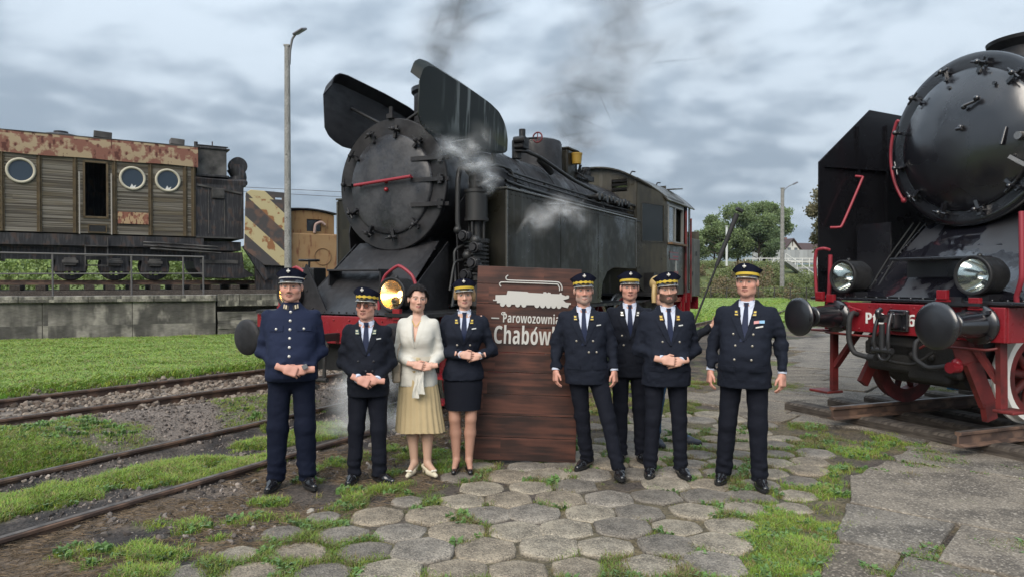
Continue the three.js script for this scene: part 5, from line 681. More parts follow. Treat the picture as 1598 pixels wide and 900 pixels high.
  const hands = arms.map((a, i) => {
    const kind = o.arms[i] === 'clasp' ? 'clasp' : o.arms[i] === 'raise' ? 'fist' : 'relaxed', g = handGeo(kind).clone(), left = a.s > 0; let dir, pn;
    if (o.arms[i] === 'clasp') { dir = a.s < 0 ? unitV([0.95, -0.26 + (o.claspTilt ?? 0), 0.06]) : unitV([-0.95, -0.10 - (o.claspTilt ?? 0), 0.10]); pn = [0.1 * a.s, -0.3, -1]; } else if (o.arms[i] === 'raise') { dir = unitV([0.3, 0.5, 0.8]); pn = [-0.8, 0.1, 0.2]; } else { const v = unitV([a.w[0] - a.e[0], a.w[1] - a.e[1], a.w[2] - a.e[2]]); dir = unitV([v[0] * 0.6, -1, v[2] * 0.4 + 0.06]); pn = [-a.s, 0, -0.45]; }
    const y = V3(...dir), z = V3(...pn); z.addScaledVector(y, -z.dot(y)).normalize(); const x = y.clone().cross(z);
    if (left) { g.scale(-1, 1, 1); const ix = g.index.array; for (let j = 0; j < ix.length; j += 3) { const t = ix[j + 1]; ix[j + 1] = ix[j + 2]; ix[j + 2] = t; } }
    const m = new THREE.Matrix4().makeBasis(x, y, z).setPosition(V3(...a.w)); const gs = (fem ? 0.9 : 1.04) * k; g.applyMatrix4(m.multiply(new THREE.Matrix4().makeScale(gs, gs, gs))); a.dir = dir; return tint(g, S.map((v, j) => v * (j ? 0.94 : 1)));
  });
  const K = ['position', 'normal', 'uv', 'color'];
  const bodyM = obj('body', mergeGeometries([headG, bodyG, ...hands].map((g) => strip(g, K))), M_SKINV, root);
  // coat
  const C = o.coat, n1 = rng(o.seed ?? 1)() * 50, wr = (x, y, z, a) => a * (noise3(x * 11 + n1, y * 17, z * 11) + 0.5 * noise3(x * 26 + n1, y * 34, z * 26) - 0.75);
  const keys = o.prof ?? (fem ? [[o.hem, 0.185, 0.135, 0], [0.92, 0.186, 0.135, 0], [1.0, 0.165, 0.118, 0], [1.09, 0.137, 0.103, 0], [1.18, 0.15, 0.112, 0.005], [1.27, 0.168, 0.13, 0.018], [1.36, 0.172, 0.115, 0.01], [1.43, 0.15, 0.085, -0.008], [1.47, 0.10, 0.068, -0.012], [1.51, 0.062, 0.062, -0.012]] : [[o.hem, 0.196, 0.136 + be * 0.03, be * 0.012], [0.92, 0.196, 0.138 + be * 0.05, be * 0.02], [1.0, 0.189, 0.133 + be * 0.07, be * 0.03], [1.10, 0.184, 0.13 + be * 0.07, be * 0.03], [1.22, 0.193, 0.135 + be * 0.03, be * 0.012], [1.33, 0.203, 0.132, 0.0], [1.40, 0.195, 0.112, -0.01], [1.44, 0.165, 0.092, -0.014], [1.475, 0.108, 0.076, -0.016], [1.53, 0.068, 0.068, -0.014]]);
  const pf = profile(keys, k, W), hem = o.hem * k, nk = o.vY ? o.vY * k : 9, vTop = 1.485 * k, vw = (y) => (o.vW ?? 0.066) * clamp((y - nk) / (vTop - nk)) * (y > nk ? 1 : 0) + (y < nk ? (y - nk) * 0.4 : 0);
  const torso = (x, y, z) => { const [wx, wz, cz] = pf(y), X = x - cx(y), e = 2.35; const d = (Math.pow(Math.pow(Math.abs(X) / wx, e) + Math.pow(Math.abs(z - cz) / wz, e), 1 / e) - 1) * Math.min(wx, wz); return Math.max(d, y - (o.collarY ?? 1.515) * k); };
  const sleeve = (a, x, y, z) => { let d = smin(cone(x, y, z, sh[a.s < 0 ? 0 : 1], a.e, 0.060 * (fem ? 0.86 : 1) * (0.5 + 0.5 * W), 0.055 * (fem ? 0.88 : 1)), cone(x, y, z, a.e, a.w, 0.056 * (fem ? 0.9 : 1), 0.043 * (fem ? 0.92 : 1)), 0.03); const v = unitV([a.w[0] - a.e[0], a.w[1] - a.e[1], a.w[2] - a.e[2]]); return Math.max(d, dotV([x - a.w[0], y - a.w[1], z - a.w[2]], v) + 0.022); };
  const coat = (x, y, z) => { let d = torso(x, y, z); const fold = o.fold ?? 0.013; for (const a of arms) d = smin(d, sleeve(a, x, y, z) + wr(x, y, z, fold * 0.9), 0.026); d += wr(x, y, z, y < 1.3 * k ? fold : fold * 0.4); d = Math.max(d, hem - y); if (o.vY && z > 0) d = Math.max(d, vw(y) - Math.abs(x - cx(y)) - (o.wrapX ?? 0)); return d; };
  const coatSmooth = (x, y, z) => { let d = torso(x, y, z); return Math.max(d, hem - y); };
  const jk = obj('jacket', sdfMesh(coat, [-0.5, hem - 0.03, -0.25], [0.56, 1.56 * k, 0.42], 0.0105), C, root);
  // shirt and tie
  if (o.shirt) {
    const sf = (x, y, z) => Math.max(torso(x, y, z) + 0.012, nk - 0.03 - y), nf = (x, y, z) => Math.max(cone(x, y, z, [lx, 1.43 * k, -0.018], [hc[0], 1.56 * k, -0.002], fem ? 0.063 : 0.074, fem ? 0.051 : 0.064), y - 1.512 * k - z * -0.12 + Math.max(0, z) * 0.25, 1.42 * k - y);
    const shf = (x, y, z) => Math.max(smin(sf(x, y, z), nf(x, y, z), 0.015), -(Math.abs(x - lx) - 0.012 * clamp((y - 1.49 * k) / 0.03)) * (y > 1.49 * k && z > 0 ? 0 : 0) - 1);
    const s = obj('shirt', sdfMesh(shf, [-0.22, nk - 0.05, -0.2], [0.22, 1.56 * k, 0.25], 0.009), o.shirt, root);
    for (const q of [-1, 1]) obj('collar', patch(shf, quadOf([lx + q * 0.012, 1.492 * k], [lx + q * 0.058, 1.522 * k], [lx + q * 0.062, 1.475 * k], [lx + q * 0.036, 1.445 * k]), 0.006, 0.004, 5, 5), o.shirt, s);
    if (o.tie) obj('tie', [patch(shf, (u, v) => { const y = lerp(1.488 * k, nk - 0.01, v), w = v < 0.09 ? lerp(0.020, 0.014, v / 0.09) : lerp(0.014, 0.032, Math.pow((v - 0.09) / 0.91, 0.8)); return [cx(y) + (u - 0.5) * 2 * w, y]; }, 0.010, 0.006, 6, 16), patch(shf, quadOf([lx - 0.021, 1.492 * k], [lx + 0.021, 1.492 * k], [lx + 0.014, 1.462 * k], [lx - 0.014, 1.462 * k]), 0.016, 0.006, 4, 4)], o.tie, s);
  }
  const onCoat = (x, y) => frontZ(coatSmooth, x + cx(y), y);
  if (o.lapel) for (const q of [-1, 1]) {
    const L = (y, w) => [cx(y) + q * (Math.max(0, vw(y)) + w), y];
    const lp = obj('lapel', [patch(coat, (u, v) => { const y = lerp(nk - 0.005, 1.375 * k, v), w = lerp(0.012, 0.082, Math.pow(v, 0.85)); return L(y + (u > 0.5 ? v * 0.02 * (u - 0.5) * 2 : 0), u * w - 0.004); }, 0.014, 0.008, 5, 12), patch(coat, (u, v) => { const y = lerp(1.378 * k, 1.455 * k, v), w = lerp(0.062, 0.034, v); return L(y, u * w - 0.006); }, 0.015, 0.008, 5, 8)], C, jk);
    if (o.tabs) { const t = obj('collar_tab', [patch(coat, (u, v) => { const y = lerp(1.385 * k, 1.43 * k, v); return L(y, 0.012 + u * 0.030 - v * 0.006); }, 0.019, 0.003, 3, 3)], o.tabs ?? M_DARKBUTTON, lp); obj('tab_bars', [patch(coat, (u, v) => { const y = lerp(1.392 * k, 1.40 * k, v); return L(y, 0.014 + u * 0.026); }, 0.021, 0.003, 2, 2), patch(coat, (u, v) => { const y = lerp(1.412 * k, 1.424 * k, v); return L(y, 0.016 + u * 0.018); }, 0.021, 0.003, 2, 2)], o.tabBars ?? M_GOLD, t); }
  }
  const btn = (x, y, m, r = 0.0105) => obj('button', [ball(r, x + cx(y * k), y * k, onCoat(x, y * k) + 0.004, 1, 1, 0.5, 10)], m, jk);
  for (const [x, y] of o.buttons ?? []) btn(x * k, y, o.buttonMat ?? M_BUTTON, o.buttonR ?? 0.0105);
  if (o.pockets) for (const q of o.pockets) { const [x, y, w, h] = q.map((v) => v * k); obj('pocket_flap', [patch(coat, quadOf([x - w + cx(y), y], [x + w + cx(y), y], [x + w + cx(y), y - h], [x - w + cx(y), y - h]), 0.007, 0.005, 5, 3)], C, jk); }
  if (o.badge) obj('name_badge', [patch(coat, quadOf(...o.badge.map(([x, y]) => [x * k, y * k])), 0.008, 0.004, 3, 2)], M_SILVER, jk);
  for (const r of o.ribbons ?? []) obj('ribbon', [patch(coat, quadOf(...r.q.map(([x, y]) => [x * k, y * k])), 0.008, 0.004, 3, 2)], r.m, jk);
  if (o.shirt) arms.forEach((a) => { const v = unitV([a.w[0] - a.e[0], a.w[1] - a.e[1], a.w[2] - a.e[2]]), p = (t) => a.w.map((c, i) => c + v[i] * t); obj('cuff', [rod(p(-0.035), p(-0.004), fem ? 0.033 : 0.037, 14)], o.shirt, jk); });
  // legs
  if (o.trousers) {
    const tr = (x, y, z) => { let d = ell(x - cx(y) * 0.3, y - 0.95 * k, z, 0.178 * W, 0.16 * k, 0.122 + be * 0.03); const fl = (i) => { const a = cone(x, y, z, hips[i], knee[i], 0.094 * (0.4 + 0.6 * W), (o.wide ?? 0.068)), b = cone(x, y, z, knee[i], [ank[i][0], 0.05, ank[i][2] + 0.01], (o.wide ?? 0.068), (o.hemR ?? o.wide ?? 0.060)); return smin(a, b, 0.03); }; const l = Math.min(fl(0), fl(1)); d = smin(d, l, 0.04); const low = sstep(0.32, 0.08, y); return Math.max(d + wr(x, y, z, 0.009 + 0.012 * low) + low * 0.004 * Math.sin(y * 90 + x * 14), 0.045 - y, y - 1.05 * k); };
    obj('trousers', sdfMesh(tr, [-0.42, 0.0, -0.3], [0.42, 1.1 * k, 0.42], 0.0115), o.trousers, root);
  }
  if (o.shoes !== false) feet.forEach(([x, z, r], i) => { const s = obj('shoe', shoeGeo, o.shoes ?? M_SHOE, root); s.position.set(x, 0, z); s.rotation.y = r; s.scale.setScalar(k); obj('sole', soleGeo, M_SOLE, s); });
  if (o.cap) capGeo(o, bodyM, hm);
  if (o.hair) obj('hair', hairGeo(hf, o.hair.cond, o.hair.t ?? 0.008, 0.0055, o.hair.amp).applyMatrix4(hm), o.hair.m, bodyM);
  if (o.glasses) { const r = (q) => [torus(0.021, 0.0028, q * 0.031, 0.0, 0.094, 'z', 22, 6)], gl = obj('spectacles', join([...r(1), ...r(-1), rod([-0.011, 0.004, 0.097], [0.011, 0.004, 0.097], 0.0025), rod([0.052, 0.004, 0.092], [0.084, 0.004, 0.0], 0.0028), rod([-0.052, 0.004, 0.092], [-0.084, 0.004, 0.0], 0.0028)]).applyMatrix4(hm), M_DARKBUTTON, bodyM); obj('lens', join([1, -1].map((q) => at(new THREE.CircleGeometry(0.0205, 20), q * 0.031, 0, 0.0935))).applyMatrix4(hm), mat(0.28, 0.10, 0.07, { transmission: 0.55, roughness: 0.05, thickness: 0 }), gl); }
  return { root, bodyM, jk, coat, k, cx, hm, hf, arms, onCoat, hips };
}
const manHair = (c) => ({ m: mat(...c, { roughness: 0.6 }), t: 0.004, amp: 0.003, cond: (x, y, z) => Math.max(z - 0.035 - Math.max(0, y) * 0.2, -0.045 - y + Math.max(0, z + 0.02) * 1.2, y - 0.10, Math.abs(x) > 0.07 && z > -0.038 && z < 0.012 && y < 0.028 ? 0.01 : -1) });
const DB = [[-0.075, 1.20], [0.075, 1.20], [-0.06, 1.11], [0.06, 1.11]];
const UNI = { coat: M_SUIT, trousers: M_TROUSER, shirt: M_SHIRT, tie: M_TIE, lapel: true, tabs: mat(0.035, 0.028, 0.02), cap: true, hem: 0.80, vY: 1.17, pockets: [[-0.118, 0.985, 0.062, 0.042], [0.118, 0.985, 0.062, 0.042]], arms: ['clasp', 'clasp'], badge: [[0.085, 1.345], [0.125, 1.35], [0.125, 1.34], [0.085, 1.335]] };
// ---------- the eight people in the row ----------
const T0 = (() => {
  // a big man in a blue stand-collar tunic
  { const p = person({ X: -1.87, Z: 5.97, yaw: 0.22, H: 1.805, w: 1.07, belly: 0.9, elbow: 0.94, hemR: 0.075, seed: 1, label: 'bulky man in blue stand-collar tunic with silver buttons and white-banded cap', skin: 'ruddy', jaw: 1.12, headW: 1.08, smile: 0.5, moustache: [0.16, 0.10, 0.07], hairColor: [0.10, 0.07, 0.05], coat: M_BLUECOAT, trousers: cloth(0.006, 0.009, 0.022), wide: 0.086, hem: 0.885, collarY: 1.53, cap: true, capW: 1.06, band: 'white', arms: ['clasp', 'clasp'], claspX: 0.05, claspY: 0.985, claspTilt: -0.08, feet: [[-0.13, 0.02, -0.25], [0.125, 0.03, 0.35]], headYaw: -0.12, buttons: [[0, 1.45], [0, 1.38], [0, 1.31], [0, 1.24], [0, 1.17], [0, 1.10]], buttonMat: M_SILVER, buttonR: 0.0125, pockets: [[-0.11, 1.345, 0.055, 0.05], [0.11, 1.345, 0.055, 0.05]], hair: manHair([0.07, 0.05, 0.035]), fold: 0.011 });
    for (const s of [-1, 1]) { btnAt(p, s * 0.11, 1.315, M_SILVER); obj('collar_tab', [patch(p.coat, quadOf([s * 0.012, 1.50 * p.k], [s * 0.055, 1.515 * p.k], [s * 0.06, 1.475 * p.k], [s * 0.02, 1.465 * p.k]), 0.008, 0.004, 4, 3)], mat(0.012, 0.012, 0.012), p.jk); obj('collar_braid', [patch(p.coat, quadOf([s * 0.03, 1.505 * p.k], [s * 0.042, 1.51 * p.k], [s * 0.045, 1.478 * p.k], [s * 0.034, 1.475 * p.k]), 0.011, 0.003, 2, 2), patch(p.coat, quadOf([s * 0.05, 1.512 * p.k], [s * 0.057, 1.514 * p.k], [s * 0.06, 1.482 * p.k], [s * 0.053, 1.480 * p.k]), 0.011, 0.003, 2, 2)], mat(0.62, 0.52, 0.36), p.jk); }
    const w = obj('wrist_watch', [rbox(0.045, 0.04, 0.014, p.arms[1].w[0] + 0.0, p.arms[1].w[1] + 0.028, p.arms[1].w[2] + 0.034, 0.006, -0.2, 0.3, 0.4)], mat(0.16, 0.16, 0.16, { roughness: 0.25 }), p.jk); }
  function btnAt(p, x, y, m) { obj('button', [ball(0.011, x, y * p.k, p.onCoat(x, y * p.k) + 0.012, 1, 1, 0.5, 10)], m, p.jk); }
  person({ ...UNI, coat: M_SUIT2, X: -1.255, Z: 6.14, yaw: 0.12, H: 1.635, w: 0.98, belly: 0.7, elbow: 0.96, seed: 2, label: 'shorter man with dark-rimmed spectacles, navy uniform and gold-wreathed cap, before the lit lamp', skin: 'ruddy', jaw: 1.04, hairColor: [0.10, 0.08, 0.06], band: 'wavy', claspX: 0.03, claspY: 0.965, claspTilt: -0.2, feet: [[-0.12, 0.03, -0.2], [0.10, 0.06, 0.75]], headYaw: -0.28, roll: -0.03, lean: -0.012, tabs: mat(0.05, 0.09, 0.085), tabBars: mat(0.5, 0.48, 0.34), buttons: [[-0.07, 1.14], [0.07, 1.14], [0.0, 1.05], [0.06, 1.05]], buttonMat: M_DARKBUTTON, glasses: true, vY: 1.2, hair: manHair([0.12, 0.09, 0.07]) });
  // woman in white
  { const p = person({ X: -0.85, Z: 6.36, yaw: -0.1, H: 1.69, fem: 1, w: 1.0, elbow: 0.86, seed: 3, label: 'woman in belted white jacket and pleated beige skirt', skin: 'fair', jaw: 0.93, smile: 1.2, lip: [0.42, 0.12, 0.12], hairColor: [0.014, 0.010, 0.009], coat: M_WHITECLOTH, hem: 0.83, vY: 1.21, vW: 0.036, collarY: 1.50, fold: 0.007, arms: ['clasp', 'clasp'], claspX: 0.085, claspY: 1.03, claspTilt: 0.05, feet: [[-0.03, 0.04, -0.1], [0.09, 0.04, 0.7]], shoes: false, headYaw: 0.42, roll: -0.06, legColor: [0.50, 0.32, 0.23], prof: [[0.83, 0.182, 0.135, 0], [0.92, 0.176, 0.13, 0], [1.0, 0.160, 0.118, 0], [1.09, 0.140, 0.108, 0], [1.18, 0.150, 0.116, 0.005], [1.27, 0.166, 0.13, 0.018], [1.36, 0.174, 0.115, 0.01], [1.42, 0.165, 0.09, -0.008], [1.455, 0.12, 0.068, -0.012], [1.51, 0.062, 0.062, -0.012]],
    hair: { m: M_HAIRDK, t: 0.016, amp: 0.016, cond: (x, y, z) => { const zz = z + x * 0.10, line = zz > 0.055 ? 0.079 - (zz - 0.055) * 0.1 : zz > -0.01 ? 0.079 - (0.055 - zz) * 1.25 : -0.002 - Math.min(0.075, (-0.01 - zz) * 1.6); return Math.max(line - y - 0.008 * Math.sin(x * 60), Math.abs(x) > 0.07 && x < 0 && z > -0.03 && z < 0.014 && y < 0.024 ? 0.01 : -1); } } });
    const k = p.k, sk = obj('skirt', [grid(110, 24, (u, v) => { const a = -u * 2 * PI, y = lerp(0.98, 0.40, v) * k, pl = Math.abs(((u * 22) % 1) - 0.5) * 2, w = lerp(0.142, 0.215, Math.pow(v, 0.75)) + lerp(0.002, 0.022, v) * (Math.pow(pl, 0.6) - 0.5) + 0.006 * noise3(u * 9, v * 3, 4), d = lerp(0.115, 0.165, v) + lerp(0.002, 0.02, v) * (Math.pow(pl, 0.6) - 0.5); return [Math.cos(a) * w + v * 0.02, y + 0.006 * Math.sin(u * 18), Math.sin(a) * d]; })], M_BEIGE, p.root);
    obj('belt', [grid(48, 3, (u, v) => { const a = -u * 2 * PI; return [Math.cos(a) * 0.146 * 1.03, (1.115 - v * 0.045) * k, Math.sin(a) * 0.116 * 1.03 + 0.003]; })], cloth(0.60, 0.56, 0.47), p.jk);
    obj('belt_buckle', [rbox(0.034, 0.03, 0.01, 0.03, 1.093 * k, 0.126, 0.004)], mat(0.5, 0.42, 0.25, { roughness: 0.4 }), p.jk);
    for (const [dx, t] of [[0.005, 0], [0.045, 0.012]]) obj('sash_end', [thick(4, 12, (u, v) => [0.03 + dx + (u - 0.5) * lerp(0.03, 0.062, v) + 0.012 * v * Math.sin(v * 5 + dx * 40), lerp(1.08, 0.735 + dx, v) * k, 0.145 + 0.045 * Math.sin(v * 1.6) + t + 0.008 * Math.sin(u * 6 + v * 9)], 0.004)], M_WHITECLOTH, p.jk);
    for (const q of [-1, 1]) obj('lapel', [patch(p.coat, (u, v) => { const y = lerp(1.2, 1.47, v) * k; return [q * (0.05 * clamp((y - 1.19 * k) / (0.295 * k)) - 0.003 + u * lerp(0.012, 0.042, Math.sin(v * 2.6))), y]; }, 0.008, 0.006, 4, 12)], M_WHITECLOTH, p.jk);
    obj('necklace', [pipe([[-0.04, 1.45 * k, 0.055], [0, 1.395 * k, 0.088], [0.04, 1.45 * k, 0.055]], 0.0022, 20, 6)], M_GOLD, p.bodyM);
    for (const [x, z, r] of [[-0.03, 0.04, -0.1], [0.09, 0.04, 0.7]]) { const s = obj('shoe', sdfMesh((a, b, c) => { let d = cone(a, b, c, [0, 0.028, 0.05], [0, 0.02, 0.165], 0.034, 0.020); d = smin(d, cone(a, b, c, [0, 0.06, -0.055], [0, 0.035, 0.04], 0.026, 0.028), 0.02); d = Math.max(d, -cone(a, b, c, [0, 0.10, -0.04], [0, 0.075, 0.08], 0.036, 0.034)); return d; }, [-0.05, -0.01, -0.1], [0.05, 0.11, 0.21], 0.006), mat(0.62, 0.56, 0.42, { roughness: 0.35 }), p.root); s.position.set(x, 0, z); s.rotation.y = r; obj('heel', [rod([0, 0, -0.065], [0, 0.05, -0.06], 0.009, 8, 0.016)], mat(0.55, 0.48, 0.34), s); obj('bow', [ball(0.016, -0.012, 0.055, 0.13, 1.2, 0.6, 0.8, 8), ball(0.016, 0.012, 0.055, 0.13, 1.2, 0.6, 0.8, 8)], mat(0.7, 0.66, 0.55), s); }
    const bag = thing('handbag', 'small beige handbag hanging beside the pleated skirt', 'handbag', [-1.045, 0.82, -6.33], 0.2); obj('bag_body', [rbox(0.07, 0.17, 0.2, 0, 0.09, 0, 0.02)], mat(0.33, 0.27, 0.2, { roughness: 0.45 }), bag); obj('flap', [rbox(0.078, 0.1, 0.204, 0, 0.135, 0, 0.02)], mat(0.28, 0.225, 0.165, { roughness: 0.4 }), bag); obj('strap', [pipe([[0, 0.17, 0.09], [0.02, 0.3, 0.04], [0.05, 0.36, 0.0], [0.02, 0.3, -0.04], [0, 0.17, -0.09]], 0.006, 24, 6)], mat(0.3, 0.24, 0.18), bag); }
  // woman in uniform
  { const p = person({ ...UNI, X: -0.45, Z: 6.45, yaw: 0.04, H: 1.725, y: 0.0, fem: 1, w: 1.06, elbow: 1.08, seed: 4, label: 'fair-haired woman in navy uniform skirt and plain gold-banded cap, bare-legged', skin: 'fair', jaw: 0.95, smile: 0.6, lip: [0.40, 0.13, 0.13], hairColor: [0.30, 0.19, 0.09], trousers: null, pockets: null, hem: 0.86, band: 'plain', lean: 0.015, roll: 0.05, claspX: 0.06, claspY: 1.09, claspTilt: 0.1, feet: [[-0.06, 0.02, -0.12], [0.055, 0.03, 0.1]], shoes: false, headYaw: 0.02, legColor: [0.42, 0.23, 0.165], vY: 1.2, vW: 0.06, buttons: [[-0.06, 1.19], [0.06, 1.19], [0.0, 1.10]], hair: { m: mat(0.27, 0.17, 0.085, { roughness: 0.6 }), t: 0.010, amp: 0.014, cond: (x, y, z) => Math.max(z - 0.042 + Math.max(0, -y) * 0.5 - x * 0.15, -0.052 - y - x * 0.15, y - 0.072) } });
    const k = p.k; obj('skirt', [grid(64, 14, (u, v) => { const a = -u * 2 * PI, y = lerp(0.98, 0.575, v) * k, w = (v < 0.4 ? lerp(0.15, 0.182, v / 0.4) : lerp(0.182, 0.160, (v - 0.4) / 0.6)), d = v < 0.4 ? lerp(0.11, 0.125, v / 0.4) : lerp(0.125, 0.118, (v - 0.4) / 0.6); return [Math.cos(a) * w, y, Math.sin(a) * d]; }), grid(40, 1, (u, v) => { const a = -u * 2 * PI, q = 1 - v; return [Math.cos(a) * 0.160 * q, 0.575 * k, Math.sin(a) * 0.118 * q]; })], M_TROUSER, p.root);
    for (const [x, z, r] of [[-0.06, 0.02, -0.12], [0.055, 0.03, 0.1]]) { const s = obj('shoe', sdfMesh((a, b, c) => { let d = cone(a, b, c, [0, 0.03, 0.05], [0, 0.02, 0.16], 0.035, 0.022); d = smin(d, cone(a, b, c, [0, 0.07, -0.055], [0, 0.04, 0.04], 0.03, 0.03), 0.02); return Math.max(d, -cone(a, b, c, [0, 0.12, -0.04], [0, 0.085, 0.08], 0.036, 0.034)); }, [-0.05, -0.01, -0.1], [0.05, 0.12, 0.21], 0.006), M_SHOE, p.root); s.position.set(x, 0, z); s.rotation.y = r; obj('heel', [rod([0, 0, -0.07], [0, 0.06, -0.06], 0.008, 8, 0.018)], M_SHOE, s); }
    obj('wrist_watch', [rod([p.arms[1].w[0] + 0.02, p.arms[1].w[1], p.arms[1].w[2] - 0.012], [p.arms[1].w[0] + 0.035, p.arms[1].w[1] + 0.008, p.arms[1].w[2] - 0.016], 0.031, 14)], M_DARKBUTTON, p.jk); }
  person({ ...UNI, X: 0.69, Z: 6.48, yaw: -0.1, H: 1.765, w: 1.03, belly: 0.3, seed: 5, label: 'grey-stubbled smiling man with loose arms and gold-wreathed cap beside the wooden sign', skin: 'ruddy', beard: 'grey', beardColor: [0.30, 0.26, 0.23], beardMix: 0.6, smile: 1, teeth: true, hairColor: [0.22, 0.19, 0.17], band: 'wavy', arms: ['down', 'down'], lean: -0.03, feet: [[0.0, -0.08, -0.5], [0.28, 0.2, 0.1]], headYaw: 0.1, roll: 0.03, buttons: [[-0.075, 1.20], [0.075, 1.20], [0.03, 1.10], [0.1, 1.10]], hair: manHair([0.2, 0.17, 0.15]), fold: 0.012 });
  person({ ...UNI, coat: M_SUIT2, X: 1.145, Z: 6.86, yaw: -0.12, H: 1.79, w: 1.0, seed: 6, label: 'clean-shaven man standing a step back between two bearded men in caps', skin: 'ruddy', hairColor: [0.12, 0.10, 0.08], band: 'plain', arms: ['down', 'down'], feet: [[-0.08, 0.05, -0.2], [0.11, 0.03, 0.15]], headYaw: 0.05, tabs: mat(0.06, 0.06, 0.05), tabBars: M_SILVER, buttons: DB, hair: manHair([0.12, 0.1, 0.08]), jaw: 0.98 });
  person({ ...UNI, X: 1.385, Z: 6.34, yaw: -0.02, H: 1.775, w: 1.09, belly: 0.6, seed: 7, label: 'stocky man with full dark beard, hands joined, in navy double-breasted uniform', skin: 'fair', jaw: 1.08, headW: 1.07, beard: 'full', beardColor: [0.022, 0.016, 0.013], hairColor: [0.02, 0.015, 0.012], smile: 0.8, band: 'wavy', lean: 0.012, roll: 0.06, claspX: 0.0, claspY: 1.03, claspTilt: 0.1, feet: [[-0.14, 0.03, -0.25], [0.13, 0.05, 0.12]], headYaw: -0.05, buttons: [[-0.07, 1.20], [0.08, 1.20]], tabs: mat(0.16, 0.085, 0.02), hair: manHair([0.025, 0.02, 0.016]) });
  person({ ...UNI, X: 2.0, Z: 6.05, yaw: -0.42, H: 1.845, w: 1.08, belly: 0.9, seed: 8, label: 'tall heavy man with medal ribbons turned towards the others, standing apart at the end', skin: 'ruddy', jaw: 1.08, headW: 1.08, hairColor: [0.20, 0.15, 0.11], band: 'plain', arms: ['down', 'down'], smile: 0.4, feet: [[-0.17, 0.0, -0.1], [0.13, 0.06, 0.3]], headYaw: -0.12, pitch: -0.04, lean: 0.02, buttons: [[-0.085, 1.24], [0.07, 1.24], [-0.06, 1.15], [0.07, 1.15], [-0.06, 1.04], [0.07, 1.04]], vY: 1.19, badge: [[0.10, 1.30], [0.155, 1.31], [0.155, 1.298], [0.10, 1.288]], ribbons: [{ q: [[0.085, 1.345], [0.125, 1.35], [0.125, 1.328], [0.085, 1.322]], m: mat(0.55, 0.25, 0.25) }, { q: [[0.126, 1.35], [0.165, 1.352], [0.165, 1.328], [0.126, 1.328]], m: mat(0.25, 0.45, 0.65) }], hair: manHair([0.22, 0.17, 0.13]), wide: 0.076, hemR: 0.066 });
})();
